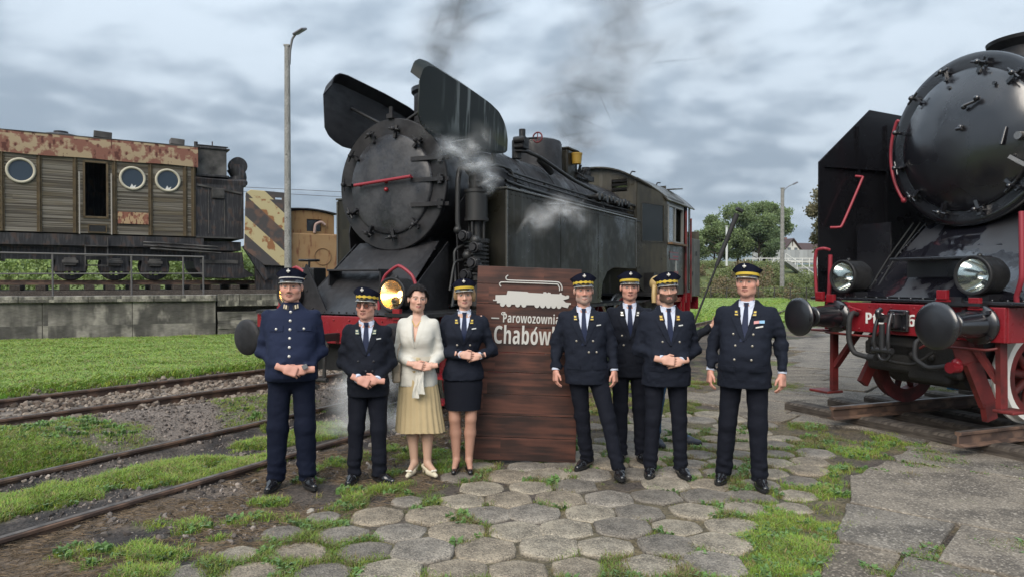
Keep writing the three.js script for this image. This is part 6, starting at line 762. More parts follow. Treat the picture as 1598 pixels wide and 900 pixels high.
// ---------- wooden sign ----------
{
  const WOOD = mixT(512, (u, v) => { const n = fbm(u * 3, v * 36, 3, 5, 0), m = fbm(u * 4, v * 5, 8, 4, 0); return mix3([0.022, 0.009, 0.0065], [0.13, 0.047, 0.030], sstep(0.25, 0.78, n * 0.55 + m * 0.45)); });
  const S = thing('wooden_sign', 'dark stained plank sign with pale engine emblem and lettering', 'sign', [0.105, 0, -6.72], 0.0); S.rotation.set(-0.035, 0, -0.036, 'YXZ');
  const hs = [0.17, 0.19, 0.22, 0.24, 0.19, 0.21, 0.20, 0.21, 0.22], q = rng(8), Wd = 1.0; let y = 1.86;
  const ms = [1.0, 0.78, 1.2, 0.92].map((k) => mat(k, k, k, { map: WOOD, roughness: 0.5, bumpMap: WOOD, bumpScale: 0.004 }));
  hs.forEach((h, i) => { const g = rbox(Wd, h - 0.004, 0.028, 0, 0, 0, 0.003), o = obj('plank', boxUV(g), ms[Math.floor(q() * 4)], S), uv = o.geometry.attributes.uv, du = q() * 3, dv = q() * 3; for (let k = 0; k < uv.count; k++) uv.setXY(k, uv.getX(k) * 0.9 + du, uv.getY(k) + dv); o.position.set(0, y - h / 2, (q() - 0.5) * 0.004); y -= h; });
  for (const x of [-0.4, 0.4]) obj('batten', [rbox(0.07, 1.8, 0.04, x, 0.93, -0.036, 0.004)], ms[1], S);
  obj('prop', [bar([-0.4, 1.5, -0.05], [-0.4, 0.02, -0.5], 0.05, 0.04), bar([0.4, 1.5, -0.05], [0.4, 0.02, -0.5], 0.05, 0.04)].slice(0, 1), ms[1], S); obj('prop', [bar([0.4, 1.5, -0.05], [0.4, 0.02, -0.5], 0.05, 0.04)], ms[1], S);
  const PALE = mat(0.52, 0.51, 0.48, { roughness: 0.6 }), z = 0.0165, cx = 0.03;
  obj('lettering', [fitText('Parowozownia', 0.54, 0.088, 0.008).translate(cx, 1.328, z), box(0.075, 0.011, 0.008, cx - 0.345, 1.365, z + 0.004), box(0.075, 0.011, 0.008, cx + 0.345, 1.365, z + 0.004), pipe([[cx - 0.272, 1.398, z + 0.005], [cx - 0.285, 1.405, z + 0.005], [cx - 0.28, 1.42, z + 0.005], [cx - 0.25, 1.422, z + 0.005]], 0.006, 16, 6)], PALE, S);
  obj('lettering', [fitText('Chabowka', 0.70, 0.168, 0.01).translate(cx, 1.125, z), box(0.014, 0.045, 0.01, cx + 0.045, 1.275, z + 0.005, 0, 0, -0.5)], PALE, S);
  const sil = [[-0.36, 0.0], [-0.335, 0.0], [-0.335, -0.02], [-0.30, -0.02]]; const ws = [-0.28, -0.22, -0.135, -0.075, 0.05, 0.105, 0.16, 0.21, 0.262];
  const bottom = []; for (const w of ws) { bottom.push([w - 0.025, -0.028]); for (let i = 0; i <= 6; i++) { const a = PI + i / 6 * PI; bottom.push([w + Math.cos(a) * 0.024, -0.03 + Math.sin(a) * 0.024]); } }
  const top = [[0.30, -0.035], [0.345, -0.045], [0.36, -0.012], [0.375, -0.012], [0.375, 0.004], [0.325, 0.008], [0.30, 0.03], [0.345, 0.045], [0.355, 0.05], [0.355, 0.075], [0.335, 0.078], [0.325, 0.068], [0.285, 0.082], [0.283, 0.096], [0.268, 0.098], [0.262, 0.085], [0.18, 0.085], [0.175, 0.096], [0.152, 0.098], [0.145, 0.088], [0.13, 0.1], [0.11, 0.1], [0.105, 0.086], [-0.03, 0.088], [-0.05, 0.096], [-0.235, 0.1], [-0.245, 0.06], [-0.35, 0.055], [-0.35, 0.01], [-0.372, 0.012], [-0.372, 0.0]];
  obj('engine_emblem', [ext(shapeOf([...sil, ...bottom, ...top]), 0.008, 0).translate(cx, 1.53, z)], PALE, S);
  const P = (pts) => pipe(pts.map(([x, y]) => [cx + x, y, z + 0.006]), 0.0065, 50, 6);
  obj('pipe_emblem', [P([[-0.3, 1.665], [-0.315, 1.68], [-0.31, 1.70], [-0.27, 1.708], [0.21, 1.708], [0.245, 1.70], [0.262, 1.67], [0.262, 1.645]]), P([[-0.235, 1.775], [-0.255, 1.76], [-0.252, 1.735], [-0.21, 1.728], [0.215, 1.728], [0.265, 1.715], [0.285, 1.68], [0.285, 1.65]])], PALE, S);
}
// ---------- platform, its wall and railing ----------
const WR = 0.3484, wallAt = (x, z = 0, y = 0) => [WALLP[0] + WD[0] * x + 0.3414 * z, y, -(WALLP[1] + WD[1] * x - 0.94 * z)];
const CONCW = mixT(1024, (u, v) => { const big = fbm(u * 5, v * 3, 3, 5, 0), st = fbm(u * 34, v * 2, 8, 4, 0), f = fbm(u * 60, v * 60, 5, 3, 0); let c = mix3([0.065, 0.062, 0.056], [0.21, 0.198, 0.175], sstep(0.38, 0.72, big * 0.65 + st * 0.35)); c = mix3(c, [0.33, 0.31, 0.27], 0.7 * sstep(0.56, 0.74, fbm(u * 14, v * 2.5, 21, 4, 0))); return c.map((x) => x * (0.75 + f * 0.5)); });
const M_WALL = mat(1, 1, 1, { map: again(CONCW, 0.19, 0.5), roughness: 0.95, bumpMap: again(N2, 0.6), bumpScale: 0.02 }), M_CAP = mat(1.35, 1.35, 1.3, { map: again(CONCW, 0.4), roughness: 0.95, bumpMap: again(GRIT, 1), bumpScale: 0.02 });
{
  const w = thing('platform_wall', 'weathered concrete platform wall above the lawn with stained panels', 'wall', wallAt(0), WR);
  const q = rng(4);
  for (let i = 0; i < 6; i++) { const x0 = -7.3 + i * 2.05, o = obj('panel', [rbox(2.04, 1.2, 0.3, 0, 0, 0, 0.01)], M_WALL, w); const uv = o.geometry.attributes.uv; for (let k = 0; k < uv.count; k++) uv.setXY(k, uv.getX(k) + x0 * 1.0, uv.getY(k)); o.position.set(x0 + 1.02, 0.58, -0.15 + (q() - 0.5) * 0.02); }
  for (let i = 0; i < 8; i++) { const x0 = -7.3 + i * 1.54; const o = obj('coping', [rbox(1.53, 0.17, 0.6, 0, 0, 0, 0.025)], M_CAP, w); o.position.set(x0 + 0.77, 1.255 + (q() - 0.5) * 0.012, -0.22); }
  const st = thing('stone_wall', 'low wall of big rough stone blocks continuing the platform wall', 'wall', wallAt(5.02), WR), gs = [0, 1, 2].map((i) => { const g = mergeVertices(new THREE.BoxGeometry(1, 1, 1, 5, 3, 3).deleteAttribute('uv').deleteAttribute('normal')), p = g.attributes.position; for (let k = 0; k < p.count; k++) p.setXYZ(k, p.getX(k) * (0.97 + 0.05 * hash(k, i, 1)), p.getY(k) * (0.94 + 0.1 * hash(k, i, 2)), p.getZ(k) * (0.93 + 0.14 * hash(k, i, 3))); return boxUV(toCreasedNormals(g, 0.6)); });
  for (let r = 0; r < 3; r++) { let x = 0.02; while (x < 6) { const L = 0.55 + q() * 0.9, h = r === 2 ? 0.30 : 0.44, o = obj('stone', gs[Math.floor(q() * 3)], r === 2 ? M_CAP : M_WALL, st); o.position.set(x + L / 2, r === 2 ? 1.2 : 0.2 + r * 0.45, -0.2 + (q() - 0.5) * 0.04); o.scale.set(L, h + 0.02, 0.5); x += L + 0.01; } }
  tag(struct('platform', [box(26, 1.22, 16, 2, 0.62, -8.35).applyMatrix4(M4(...wallAt(0), 0, WR, 0))], mat(0.13, 0.115, 0.095, { roughness: 0.95, map: GRIT })), 'raised platform behind the concrete wall carrying the old wagons');
  const r = thing('railing', 'thin grey tube railing along the platform edge before the wooden wagon', 'railing', wallAt(0, -0.35, 1.33), WR), M = mat(0.10, 0.095, 0.095, { roughness: 0.6 });
  for (const x of [-2.6, -0.8, 1.05, 2.88, 4.15, 4.66]) obj('post', [rod([x, -0.03, 0], [x, lerp(1.16, 1.06, (x + 3) / 8), 0], 0.024, 8)], M, r);
  obj('rail', [rod([-3.2, 1.15, 0], [4.68, 1.06, 0], 0.022, 8)], M, r); obj('rail', [rod([-3.2, 0.56, 0], [4.68, 0.60, 0], 0.018, 8)], M, r);
}
// ---------- wooden rotary plough wagon ----------
const WAG = [-14.9, 20.5], WAGR = 0.556, RAILW = 1.75, wagAt = (x, y, z) => [WAG[0] + 0.849 * x + 0.528 * z, y, -(WAG[1] + 0.528 * x - 0.849 * z)];
{
  const T = thing('raised_track', 'raised track on dark sleepers under the old wagons', 'railway track', [WAG[0], 0, -WAG[1]], WAGR), q = rng(6);
  for (const z of [-0.72, -2.2]) obj('rail', [ext(railShape, 26).rotateY(PI / 2).translate(-6, RAILW - 0.147, z)], M_RAIL, T);
  const slp = join([rbox(0.26, 0.16, 2.6, 0, 0, 0, 0.02)]);
  for (let i = 0; i < 34; i++) { const o = obj('sleeper', slp, M_SLEEPER, T); o.position.set(-4 + i * 0.62 + (q() - 0.5) * 0.08, RAILW - 0.235, -1.46 + (q() - 0.5) * 0.1); }
  obj('ballast_bed', [box(26, 0.22, 4.2, 7, RAILW - 0.43, -1.5)], mat(0.12, 0.10, 0.085, { map: GRIT, roughness: 0.95, bumpMap: GRIT, bumpScale: 0.03 }), T);
  const W = thing('plough_wagon', 'old rotary snow plough wagon with grey plank sides, portholes and rusty roof edge', 'railway wagon', [WAG[0], RAILW, -WAG[1]], WAGR);
  const PL = mixT(512, (u, v) => { const n = fbm(u * 2.5, v * 60, 3, 5, 0), m = fbm(u * 5, v * 4, 18, 4, 0); return mix3(mix3([0.062, 0.053, 0.042], [0.215, 0.198, 0.165], sstep(0.3, 0.78, n)), [0.11, 0.088, 0.05], sstep(0.5, 0.75, m) * 0.5); });
  const plank = [1, 0.93, 1.07].map((k) => mat(k, k, k, { map: again(PL, 0.16, 0.5), roughness: 0.95, bumpMap: PL, bumpScale: 0.01 })), RIB = mat(1, 1, 1, { map: mixT(256, (u, v) => mix3([0.05, 0.035, 0.02], [0.13, 0.095, 0.05], fbm(u * 8, v * 8, 3, 5, 8))), roughness: 0.85 });
  const RUSTY = mixT(512, (u, v) => { const a = fbm(u * 7, v * 5, 3, 5, 0), b = fbm(u * 30, v * 9, 9, 4, 0); let c = mix3([0.34, 0.26, 0.165], [0.20, 0.085, 0.06], sstep(0.46, 0.56, a * 0.7 + b * 0.3)); return mix3(c, [0.09, 0.03, 0.022], sstep(0.6, 0.75, b)); });
  const M_RUSTY = mat(1, 1, 1, { map: again(RUSTY, 0.35, 0.7), roughness: 0.85 }), M_WDARK = mat(1, 1, 1.05, { roughness: 0.65, map: mixT(512, (u, v) => { const a = fbm(u * 6, v * 3, 41, 5, 0), b = fbm(u * 30, v * 3, 9, 4, 0); return mix3(mix3([0.012, 0.012, 0.014], [0.045, 0.043, 0.044], sstep(0.45, 0.7, b * 0.6 + a * 0.4)), [0.06, 0.032, 0.02], 0.7 * sstep(0.6, 0.75, a)); }) }), M_WGREY = mat(0.11, 0.105, 0.10, { roughness: 0.75, map: again(N2, 0.4) });
  const bot = 1.43, topY = 3.73, ribs = [-2.9, -1.9, -0.92, 0.054, 0.96, 1.871, 2.918, 3.92, 4.933], ends = [...ribs, 5.18];
  obj('body', [box(8.3, 2.9, 0.1, 1.13, 2.88, -2.85), box(8.2, 0.05, 2.8, 1.13, 4.3, -1.45), box(0.1, 2.3, 2.8, 5.1, 2.58, -1.45), box(0.1, 2.3, 2.8, -2.95, 2.58, -1.45), box(8.1, 0.05, 2.8, 1.1, 1.46, -1.45)], M_WDARK, W);
  const holes = [[0.513, 3.22], [3.416, 3.21], [4.424, 3.22], [-1.4, 3.22]], door = [2.10, 2.72];
  const inHole = (x, y) => holes.find(([a, b]) => Math.abs(x - a) < 0.36 && Math.abs(y - b) < 0.36);
  for (let i = 0; i + 1 < ends.length; i++) { const x0 = ends[i], x1 = ends[i + 1]; for (let j = 0; j < 17; j++) { const h = (topY - bot) / 17, y = bot + (j + 0.5) * h; let segs = [[x0, x1]]; const hole = holes.find(([a]) => a > x0 && a < x1); if (hole && Math.abs(y - hole[1]) < 0.30) { const d = Math.sqrt(0.32 ** 2 - (Math.abs(y - hole[1]) * 0.95) ** 2); segs = [[x0, hole[0] - d], [hole[0] + d, x1]]; } if (x0 < 2.4 && x1 > 2.4 && y > 1.95 && y < 3.64) segs = [[x0, door[0]], [door[1], x1]]; for (const [a, b] of segs) { const o = obj('plank', [box(b - a - 0.004, h - 0.008, 0.035, 0, 0, 0)], plank[Math.floor(q() * 3)], W), uv = o.geometry.attributes.uv, du = q() * 5, dv = q() * 5; for (let k = 0; k < uv.count; k++) uv.setXY(k, uv.getX(k) + du, uv.getY(k) + dv); o.position.set((a + b) / 2, y, -0.03 + (q() - 0.5) * 0.008); } } }
  for (const x of [...ribs.slice(0), 5.18]) { const o = obj('rib', [box(0.13, topY - bot, 0.02, x, (topY + bot) / 2, 0.0), box(0.03, topY - bot, 0.06, x, (topY + bot) / 2, 0.02), ...rivets(Array.from({ length: 12 }, (_, i) => [x + 0.045, bot + 0.1 + i * 0.19, 0.014]), 0.012), ...rivets(Array.from({ length: 12 }, (_, i) => [x - 0.045, bot + 0.1 + i * 0.19, 0.014]), 0.012)], RIB, W); }
  for (const [x, y] of holes) { const f = obj('porthole', [torus(0.34, 0.04, x, y, 0.01, 'z', 40, 10)], mat(0.46, 0.43, 0.34, { roughness: 0.7 }), W); obj('pane', [cyl(0.32, 0.012, x, y, -0.01, 'z', 36)], mat(0.03, 0.045, 0.065, { roughness: 0.08 }), f); if (x > 3) obj('broken_edge', [ext([[-0.08, -0.3], [0.06, -0.31], [0.1, -0.2], [0.02, -0.25], [-0.02, -0.17]], 0.006).translate(x, y, 0.0)], mat(0.6, 0.6, 0.58), f); }
  const dr = obj('doorway', [box(0.06, 1.72, 0.07, door[0], 2.78, 0.0), box(0.06, 1.72, 0.07, door[1], 2.78, 0.0), box(0.68, 0.06, 0.07, 2.41, 3.64, 0.0), box(0.68, 0.06, 0.07, 2.41, 1.93, 0.0)], RIB, W); obj('grab_rail', [rod([1.98, 1.4, 0.09], [1.98, 3.3, 0.09], 0.02, 8), rod([2.83, 1.4, 0.09], [2.83, 3.3, 0.09], 0.02, 8)].slice(0, 1), mat(0.3, 0.28, 0.25), W); obj('grab_rail', [rod([2.83, 1.4, 0.09], [2.83, 3.3, 0.09], 0.02, 8)], mat(0.3, 0.28, 0.25), W);
  obj('vent_box', [box(0.42, 0.2, 0.04, 2.45, 1.58, 0.02)], mat(0.005, 0.005, 0.005), W); obj('vent_frame', [box(0.5, 0.03, 0.05, 2.45, 1.7, 0.02), box(0.5, 0.03, 0.05, 2.45, 1.47, 0.02), box(0.03, 0.24, 0.05, 2.21, 1.58, 0.02), box(0.03, 0.24, 0.05, 2.69, 1.58, 0.02)], RIB, W);
  obj('rust_plate', [rbox(0.86, 0.37, 0.02, 3.43, 1.95, 0.03, 0.004)], mat(1.1, 1.0, 0.9, { map: again(RUSTY, 0.9, 1.3), roughness: 0.8 }), W);
  obj('roof_edge', [thick(40, 3, (u, v) => [lerp(-3.1, 5.32, u), lerp(3.72, 4.38, v) + 0.012 * Math.sin(u * 23), 0.06 + (v > 0.6 ? -0.05 * (v - 0.6) : 0) + 0.008 * Math.sin(u * 31 + v * 3)], -0.012), box(0.02, 0.64, 1.6, 5.3, 4.05, -0.75)], M_RUSTY, W);
  obj('roof', [thick(4, 14, (u, v) => [lerp(-3.1, 5.32, u), 4.36 + 0.16 * Math.sin(v * PI), lerp(0.05, -2.95, v)], 0.03)], M_WGREY, W);
  for (const [x, w] of [[2.62, 0.5], [4.75, 0.42]]) obj('roof_vent', [rbox(w, 0.2, 0.5, x, 4.55, -0.5, 0.02, 0, 0, -0.05)], M_WGREY, W); obj('roof_dome', [ball(0.75, 1.5, 4.42, -1.4, 1, 0.32, 1, 20), cyl(0.2, 0.12, 1.5, 4.66, -1.4)], M_WDARK, W);
  obj('underframe', [box(8.6, 0.34, 0.14, 1.2, 1.22, -0.1), box(8.6, 0.3, 2.5, 1.2, 1.12, -1.5), box(5.4, 0.4, 0.1, 2.7, 0.82, -0.35), box(1.3, 0.5, 2.2, -0.7, 0.85, -1.4)], M_WDARK, W);
  for (const x of [1.73, 2.93, 4.06, -2.2]) { wheel(W, x, 0.46, -0.62, 0.44, 10, M_WDARK, M_WDARK); obj('axle_box', [rbox(0.34, 0.24, 0.14, x, 0.56, -0.25, 0.03), rbox(0.44, 0.1, 0.05, x, 0.56, -0.17, 0.02)], M_WGREY, W); obj('axle_guard', [ext([[-0.42, -0.15], [0.42, -0.15], [0.34, 0.42], [-0.34, 0.42]], 0.03).translate(x, 0.42, -0.32)], M_WDARK, W); }
  obj('side_step', [box(0.03, 0.95, 0.05, 2.12, 0.85, 0.02), box(0.03, 0.95, 0.05, 2.72, 0.85, 0.02), box(0.6, 0.04, 0.12, 2.42, 0.45, 0.04), box(0.6, 0.04, 0.12, 2.42, 0.75, 0.04), box(0.6, 0.04, 0.12, 2.42, 1.05, 0.04)], M_WGREY, W);
  obj('long_rods', [rod([3.7, 1.2, 0.1], [5.9, 1.1, 0.12], 0.03, 8), rod([3.7, 1.1, 0.1], [5.9, 1.0, 0.12], 0.03, 8), rod([3.9, 1.0, 0.1], [6.0, 0.9, 0.12], 0.03, 8)], M_WGREY, W);
  // blower housing, chute and scoop at the plough end
  obj('blower_top', [rbox(0.95, 1.05, 2.2, 5.78, 4.0, -1.3, 0.03)], M_WGREY, W); obj('blower_housing', [rbox(1.55, 2.0, 2.7, 6.0, 2.4, -1.4, 0.04), rbox(1.05, 0.08, 2.3, 5.8, 3.5, -1.3, 0.02), rbox(1.1, 0.06, 2.3, 5.8, 4.42, -1.3, 0.02), ext([[5.25, 3.42], [6.85, 3.32], [6.85, 3.2], [5.25, 3.2]], 2.7).translate(0, 0, -2.75)], M_WDARK, W);
  obj('housing_panel', [box(0.03, 1.5, 0.03, 5.65, 2.3, -0.03), box(0.03, 1.5, 0.03, 6.15, 2.3, -0.03), rbox(0.42, 0.35, 0.06, 5.95, 2.9, -0.02, 0.05), box(1.5, 0.04, 0.05, 6.0, 1.42, -0.03), bar([5.3, 3.15, -0.02], [6.7, 2.95, -0.02], 0.04, 0.06)], M_WGREY, W);
  obj('chute', [pipe([[6.3, 3.3, -0.7], [6.62, 3.35, -0.6], [6.72, 3.6, -0.6], [6.55, 3.9, -0.6]], 0.26, 24, 12), rbox(0.5, 0.22, 1.2, 6.7, 3.35, -0.8, 0.1), cyl(0.3, 0.3, 6.68, 3.95, -0.6, 'z', 20)], M_WDARK, W);
  obj('top_rail', [rod([5.3, 4.5, -0.2], [6.3, 4.5, -0.2], 0.02, 8), rod([5.3, 4.6, -0.25], [5.3, 4.25, -0.25], 0.06, 8), rod([5.8, 4.4, -0.2], [5.8, 4.65, -0.2], 0.02, 8)], M_WDARK, W);
  obj('scoop', [ext([[5.15, 0.9], [6.75, 0.95], [6.8, 0.4], [7.15, 0.14], [6.7, 0.06], [5.5, 0.1], [5.25, 0.4]], 2.4).translate(0, 0, -2.6), box(1.2, 0.3, 2.4, 6.1, 1.15, -1.4)], M_WDARK, W); obj('scoop_band', [box(1.2, 0.12, 0.03, 6.0, 0.62, -0.18)], M_WGREY, W);
  // second vehicle: striped plough blade and orange tank with a cab
  const Y = thing('snow_plough', 'rusty orange track plough with black and cream striped blade behind the lamp pole', 'railway vehicle', [WAG[0], RAILW, -WAG[1]], WAGR);
  const OR = mixT(512, (u, v) => { const a = fbm(u * 5, v * 5, 3, 5, 0), b = fbm(u * 24, v * 4, 9, 4, 0); return mix3(mix3([0.30, 0.20, 0.10], [0.25, 0.14, 0.06], a), [0.15, 0.055, 0.025], sstep(0.56, 0.72, b * 0.6 + a * 0.4)); }), M_OR = mat(1, 1, 1, { map: again(OR, 0.5), roughness: 0.8 });
  const STR = tex(512, (u, v) => { const s = ((u * 0.9 + v) * 2.1) % 1, a = fbm(u * 12, v * 12, 3, 4, 0), cream = s < 0.47 ? 1 : 0, c = cream ? mix3([0.47, 0.40, 0.22], [0.27, 0.12, 0.05], sstep(0.55, 0.66, a)) : mix3([0.06, 0.055, 0.055], [0.13, 0.08, 0.06], sstep(0.5, 0.75, a)); return c.map(toS); }, true);
  const bl = obj('striped_blade', [ext([[6.80, 2.95], [6.95, 3.06], [8.2, 3.03], [8.2, 0.5], [7.4, 0.52], [6.74, 1.05]], 0.05, 0.01, [[[7.75, 2.78], [8.0, 2.78], [8.0, 2.87], [7.75, 2.87]]]).translate(0, 0, 0.15)], mat(1, 1, 1, { map: again(STR, 0.36), roughness: 0.8 }), Y); bl.userData.label = 'black and cream striped blade plate';
  obj('blade_frame', [box(0.08, 2.5, 0.5, 8.2, 1.78, -0.1), bar([6.8, 1.2, 0.1], [7.5, 0.05, 0.1], 0.2, 0.25), box(0.8, 1.1, 0.3, 7.75, 0.05, -0.1), box(0.25, 1.2, 0.3, 7.3, 0.0, -0.2)], M_WDARK, Y);
  obj('tank_body', [rbox(2.9, 1.6, 2.4, 9.75, 0.88, -1.3, 0.06)], M_OR, Y); obj('tank_ring', [torus(0.3, 0.012, 9.5, 0.85, -0.085, 'z', 30)], mat(0.2, 0.11, 0.05), Y); obj('lower_plate', [box(1.2, 0.5, 0.1, 7.9, 0.4, -0.3)], M_OR, Y);
  const cb = obj('cab', [ext([[8.3, 1.5], [9.95, 1.5], [9.95, 2.35], [9.4, 2.48], [8.8, 2.5], [8.3, 2.42]], 2.2, 0.01, [[[8.95, 1.75], [9.5, 1.75], [9.5, 2.2], [8.95, 2.2]]]).translate(0, 0, -2.4)], mat(0.75, 0.72, 0.65, { map: again(OR, 0.6), roughness: 0.85 }), Y); obj('cab_roof', [thick(12, 2, (u, v) => [lerp(8.2, 10.05, u), 2.50 + 0.06 * Math.sin(u * PI) - 0.1 * u * u, lerp(-0.1, -2.5, v)], 0.04)], M_WDARK, cb); obj('window_pane', [box(0.56, 0.46, 0.02, 9.22, 1.98, -0.3)], mat(0.02, 0.025, 0.03, { roughness: 0.1 }), cb); obj('hatch', [pipe([[9.2, 1.7, -0.1], [9.25, 2.0, -0.1], [9.45, 2.1, -0.1], [9.6, 2.0, -0.1]], 0.05, 20), ball(0.3, 9.7, 1.72, -0.5, 1.2, 0.5, 1)], mat(0.32, 0.22, 0.19), cb);
  obj('undercarriage', [box(3, 0.5, 2.2, 9.6, -0.05, -1.3), box(0.3, 0.6, 0.3, 8.8, 0.0, -0.2)], M_WDARK, Y); for (const x of [8.8, 10.2]) wheel(Y, x, 0.42, -0.62, 0.40, 8, M_WDARK, M_WDARK);
}
// ---------- lamp poles, wires ----------
const M_POLE = mat(0.33, 0.325, 0.31, { roughness: 0.9, map: again(GRIT, 1.2) });
function lampPole(label, X, Z, y0, H, w, arm, head) {
  const p = thing('lamp_pole', label, 'lamp pole', [X, y0, -Z]);
  obj('pole', [along(new THREE.CylinderGeometry(w * 0.62, w * 0.85, 1, 8), V3(0, 0, 0), V3(0, H, 0)), box(w * 1.25, 0.05, w * 1.25, 0, H, 0)], M_POLE, p); obj('bolt', [box(w * 0.3, 0.03, 0.02, 0, H * 0.4, w * 0.75), box(w * 0.3, 0.03, 0.02, 0, H * 0.62, w * 0.72)], mat(0.1, 0.1, 0.1), p);
  obj('lamp_arm', [pipe([[w * 0.5, H - 0.55, 0], [w * 0.7, H - 0.15, 0.02], [arm[0] * 0.6, H + arm[1] * 0.55, 0.05], [arm[0], H + arm[1], 0.08]], 0.035, 24)], mat(0.16, 0.16, 0.165, { roughness: 0.5 }), p);
  const h = obj('lamp_head', [rbox(head[0], 0.07, head[1], 0, 0, 0, 0.03)], mat(0.10, 0.10, 0.11, { roughness: 0.5 }), p); h.position.set(arm[0] + head[0] * 0.35, H + arm[1] + head[0] * 0.2, 0.1); h.rotation.set(0.35, 0, 0.5); return p;
}
lampPole('tall concrete lamp pole rising before the striped plough', -6.68, 21, 0.2, 8.5, 0.135, [0.28, 0.32], [0.36, 0.5]);
lampPole('slim concrete lamp pole standing beyond the lawn before the embankment', 25.7, 67, 0.1, 10.4, 0.27, [1.0, 0.35], [0.5, 0.3]);
{
  const c = thing('overhead_wires', 'thin overhead railway wires crossing the sky behind the striped plough', 'wires', [0, 0, 0]), m = mat(0.09, 0.09, 0.1);
  for (const [i, y] of [[0, 8.0], [1, 7.7], [2, 6.5], [3, 5.2]]) obj('wire', [pipe([[-24, y - 0.1 + i * 0.05, -44], [-16, y - 0.25, -46], [-8, y - 0.4 - i * 0.05, -48], [0, y - 0.3, -50]], 0.018, 40, 5)], m, c);
  for (const [x, a, b] of [[-15.6, 6.3, 7.6], [-10.5, 5.0, 7.35]]) obj('dropper', [rod([x, a, -46.1 - (x + 16) * 0.25], [x, b, -46.1 - (x + 16) * 0.25], 0.014, 5)], m, c);
}
// ---------- leaves: bushes and trees ----------
const leafGeo = (() => { const q = rng(31), p = []; for (let i = 0; i < 6; i++) { const a = q() * 6.28, b = (q() - 0.5) * 2, c = V3(Math.cos(a) * Math.cos(b), Math.sin(b), Math.sin(a) * Math.cos(b)), o = V3((q() - 0.5) * 1.1, (q() - 0.5) * 1.1, (q() - 0.5) * 1.1), s = c.clone().cross(V3(q() - 0.5, q() - 0.5, q() - 0.5)).normalize().multiplyScalar(0.26), t = o.clone().addScaledVector(c, 0.75); const m1 = o.clone().addScaledVector(c, 0.35).add(s), m2 = o.clone().addScaledVector(c, 0.35).sub(s); p.push(...o.toArray(), ...m1.toArray(), ...t.toArray(), ...o.toArray(), ...t.toArray(), ...m2.toArray()); } const g = new THREE.BufferGeometry(); g.setAttribute('position', new THREE.Float32BufferAttribute(p, 3)); g.computeVertexNormals(); return g; })();
const M_LEAF = mat(1, 1, 1, { roughness: 0.7, transmission: 0.3, thickness: 0 }), M_BARK = mat(0.07, 0.055, 0.042, { roughness: 0.95, map: GRIT });
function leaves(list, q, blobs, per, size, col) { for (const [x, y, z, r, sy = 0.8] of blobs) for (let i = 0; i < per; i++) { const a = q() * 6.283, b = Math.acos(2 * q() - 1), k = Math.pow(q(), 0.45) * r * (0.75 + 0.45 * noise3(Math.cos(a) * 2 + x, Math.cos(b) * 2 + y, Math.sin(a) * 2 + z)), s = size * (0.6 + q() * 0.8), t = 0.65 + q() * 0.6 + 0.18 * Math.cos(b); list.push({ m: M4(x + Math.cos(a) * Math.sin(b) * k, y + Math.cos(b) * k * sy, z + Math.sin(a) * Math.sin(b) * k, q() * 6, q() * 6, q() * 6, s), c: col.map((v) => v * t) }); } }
function tree(name, label, X, Z, y0, H, R, seed, col, size, per, group, droop = 0) {
  const q = rng(seed), t = thing(name, label, 'tree', [X, y0, -Z], 0, group), limbs = [], blobs = [];
  const tk = [V3(0, -0.5, 0), V3(R * 0.05 * (q() - 0.5), H * 0.3, 0), V3(R * 0.12 * (q() - 0.5), H * 0.6, 0), V3(R * 0.1 * (q() - 0.5), H * 0.9, 0)]; for (let i = 0; i < 3; i++) limbs.push(rod(tk[i], tk[i + 1], H * 0.028 * (1 - i * 0.28), 8, H * 0.028 * (0.72 - i * 0.25)));
  const n = 13; for (let i = 0; i < n; i++) { const a = i * 2.4 + q(), h = H * (0.25 + 0.6 * (i / n)), rr = R * (0.35 + 0.6 * Math.sin((0.15 + 0.8 * i / n) * PI)) * (0.7 + q() * 0.5), e = V3(Math.cos(a) * rr, h + H * 0.12 - droop * q(), Math.sin(a) * rr); limbs.push(rod(V3(0, h * 0.85, 0), e, H * 0.011, 6, H * 0.004)); blobs.push([e.x, e.y, e.z, R * (0.24 + q() * 0.2), 0.75]); }
  blobs.push([0, H * 0.92, 0, R * 0.3, 0.8], [R * 0.2, H * 0.75, 0, R * 0.4, 0.8]);
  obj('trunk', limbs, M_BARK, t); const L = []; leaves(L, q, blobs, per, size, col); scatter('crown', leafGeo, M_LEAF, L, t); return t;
}
{
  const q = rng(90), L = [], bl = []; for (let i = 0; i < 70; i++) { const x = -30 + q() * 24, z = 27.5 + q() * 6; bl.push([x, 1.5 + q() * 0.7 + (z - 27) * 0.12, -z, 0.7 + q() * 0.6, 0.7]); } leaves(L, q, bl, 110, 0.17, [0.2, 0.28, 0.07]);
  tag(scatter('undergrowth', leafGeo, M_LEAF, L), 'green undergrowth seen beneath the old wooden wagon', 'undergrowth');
  tag(struct('grass_bank', [thick(20, 8, (u, v) => [lerp(-48, 6, u), 0.2 + 3.6 * sstep(0, 1, v) + 0.3 * noise3(u * 9, v * 4, 1), -lerp(31, 46, v)], 0.05)], mat(0.15, 0.2, 0.055, { roughness: 0.95, map: GRIT })), 'green bank behind the wooden wagon');
}
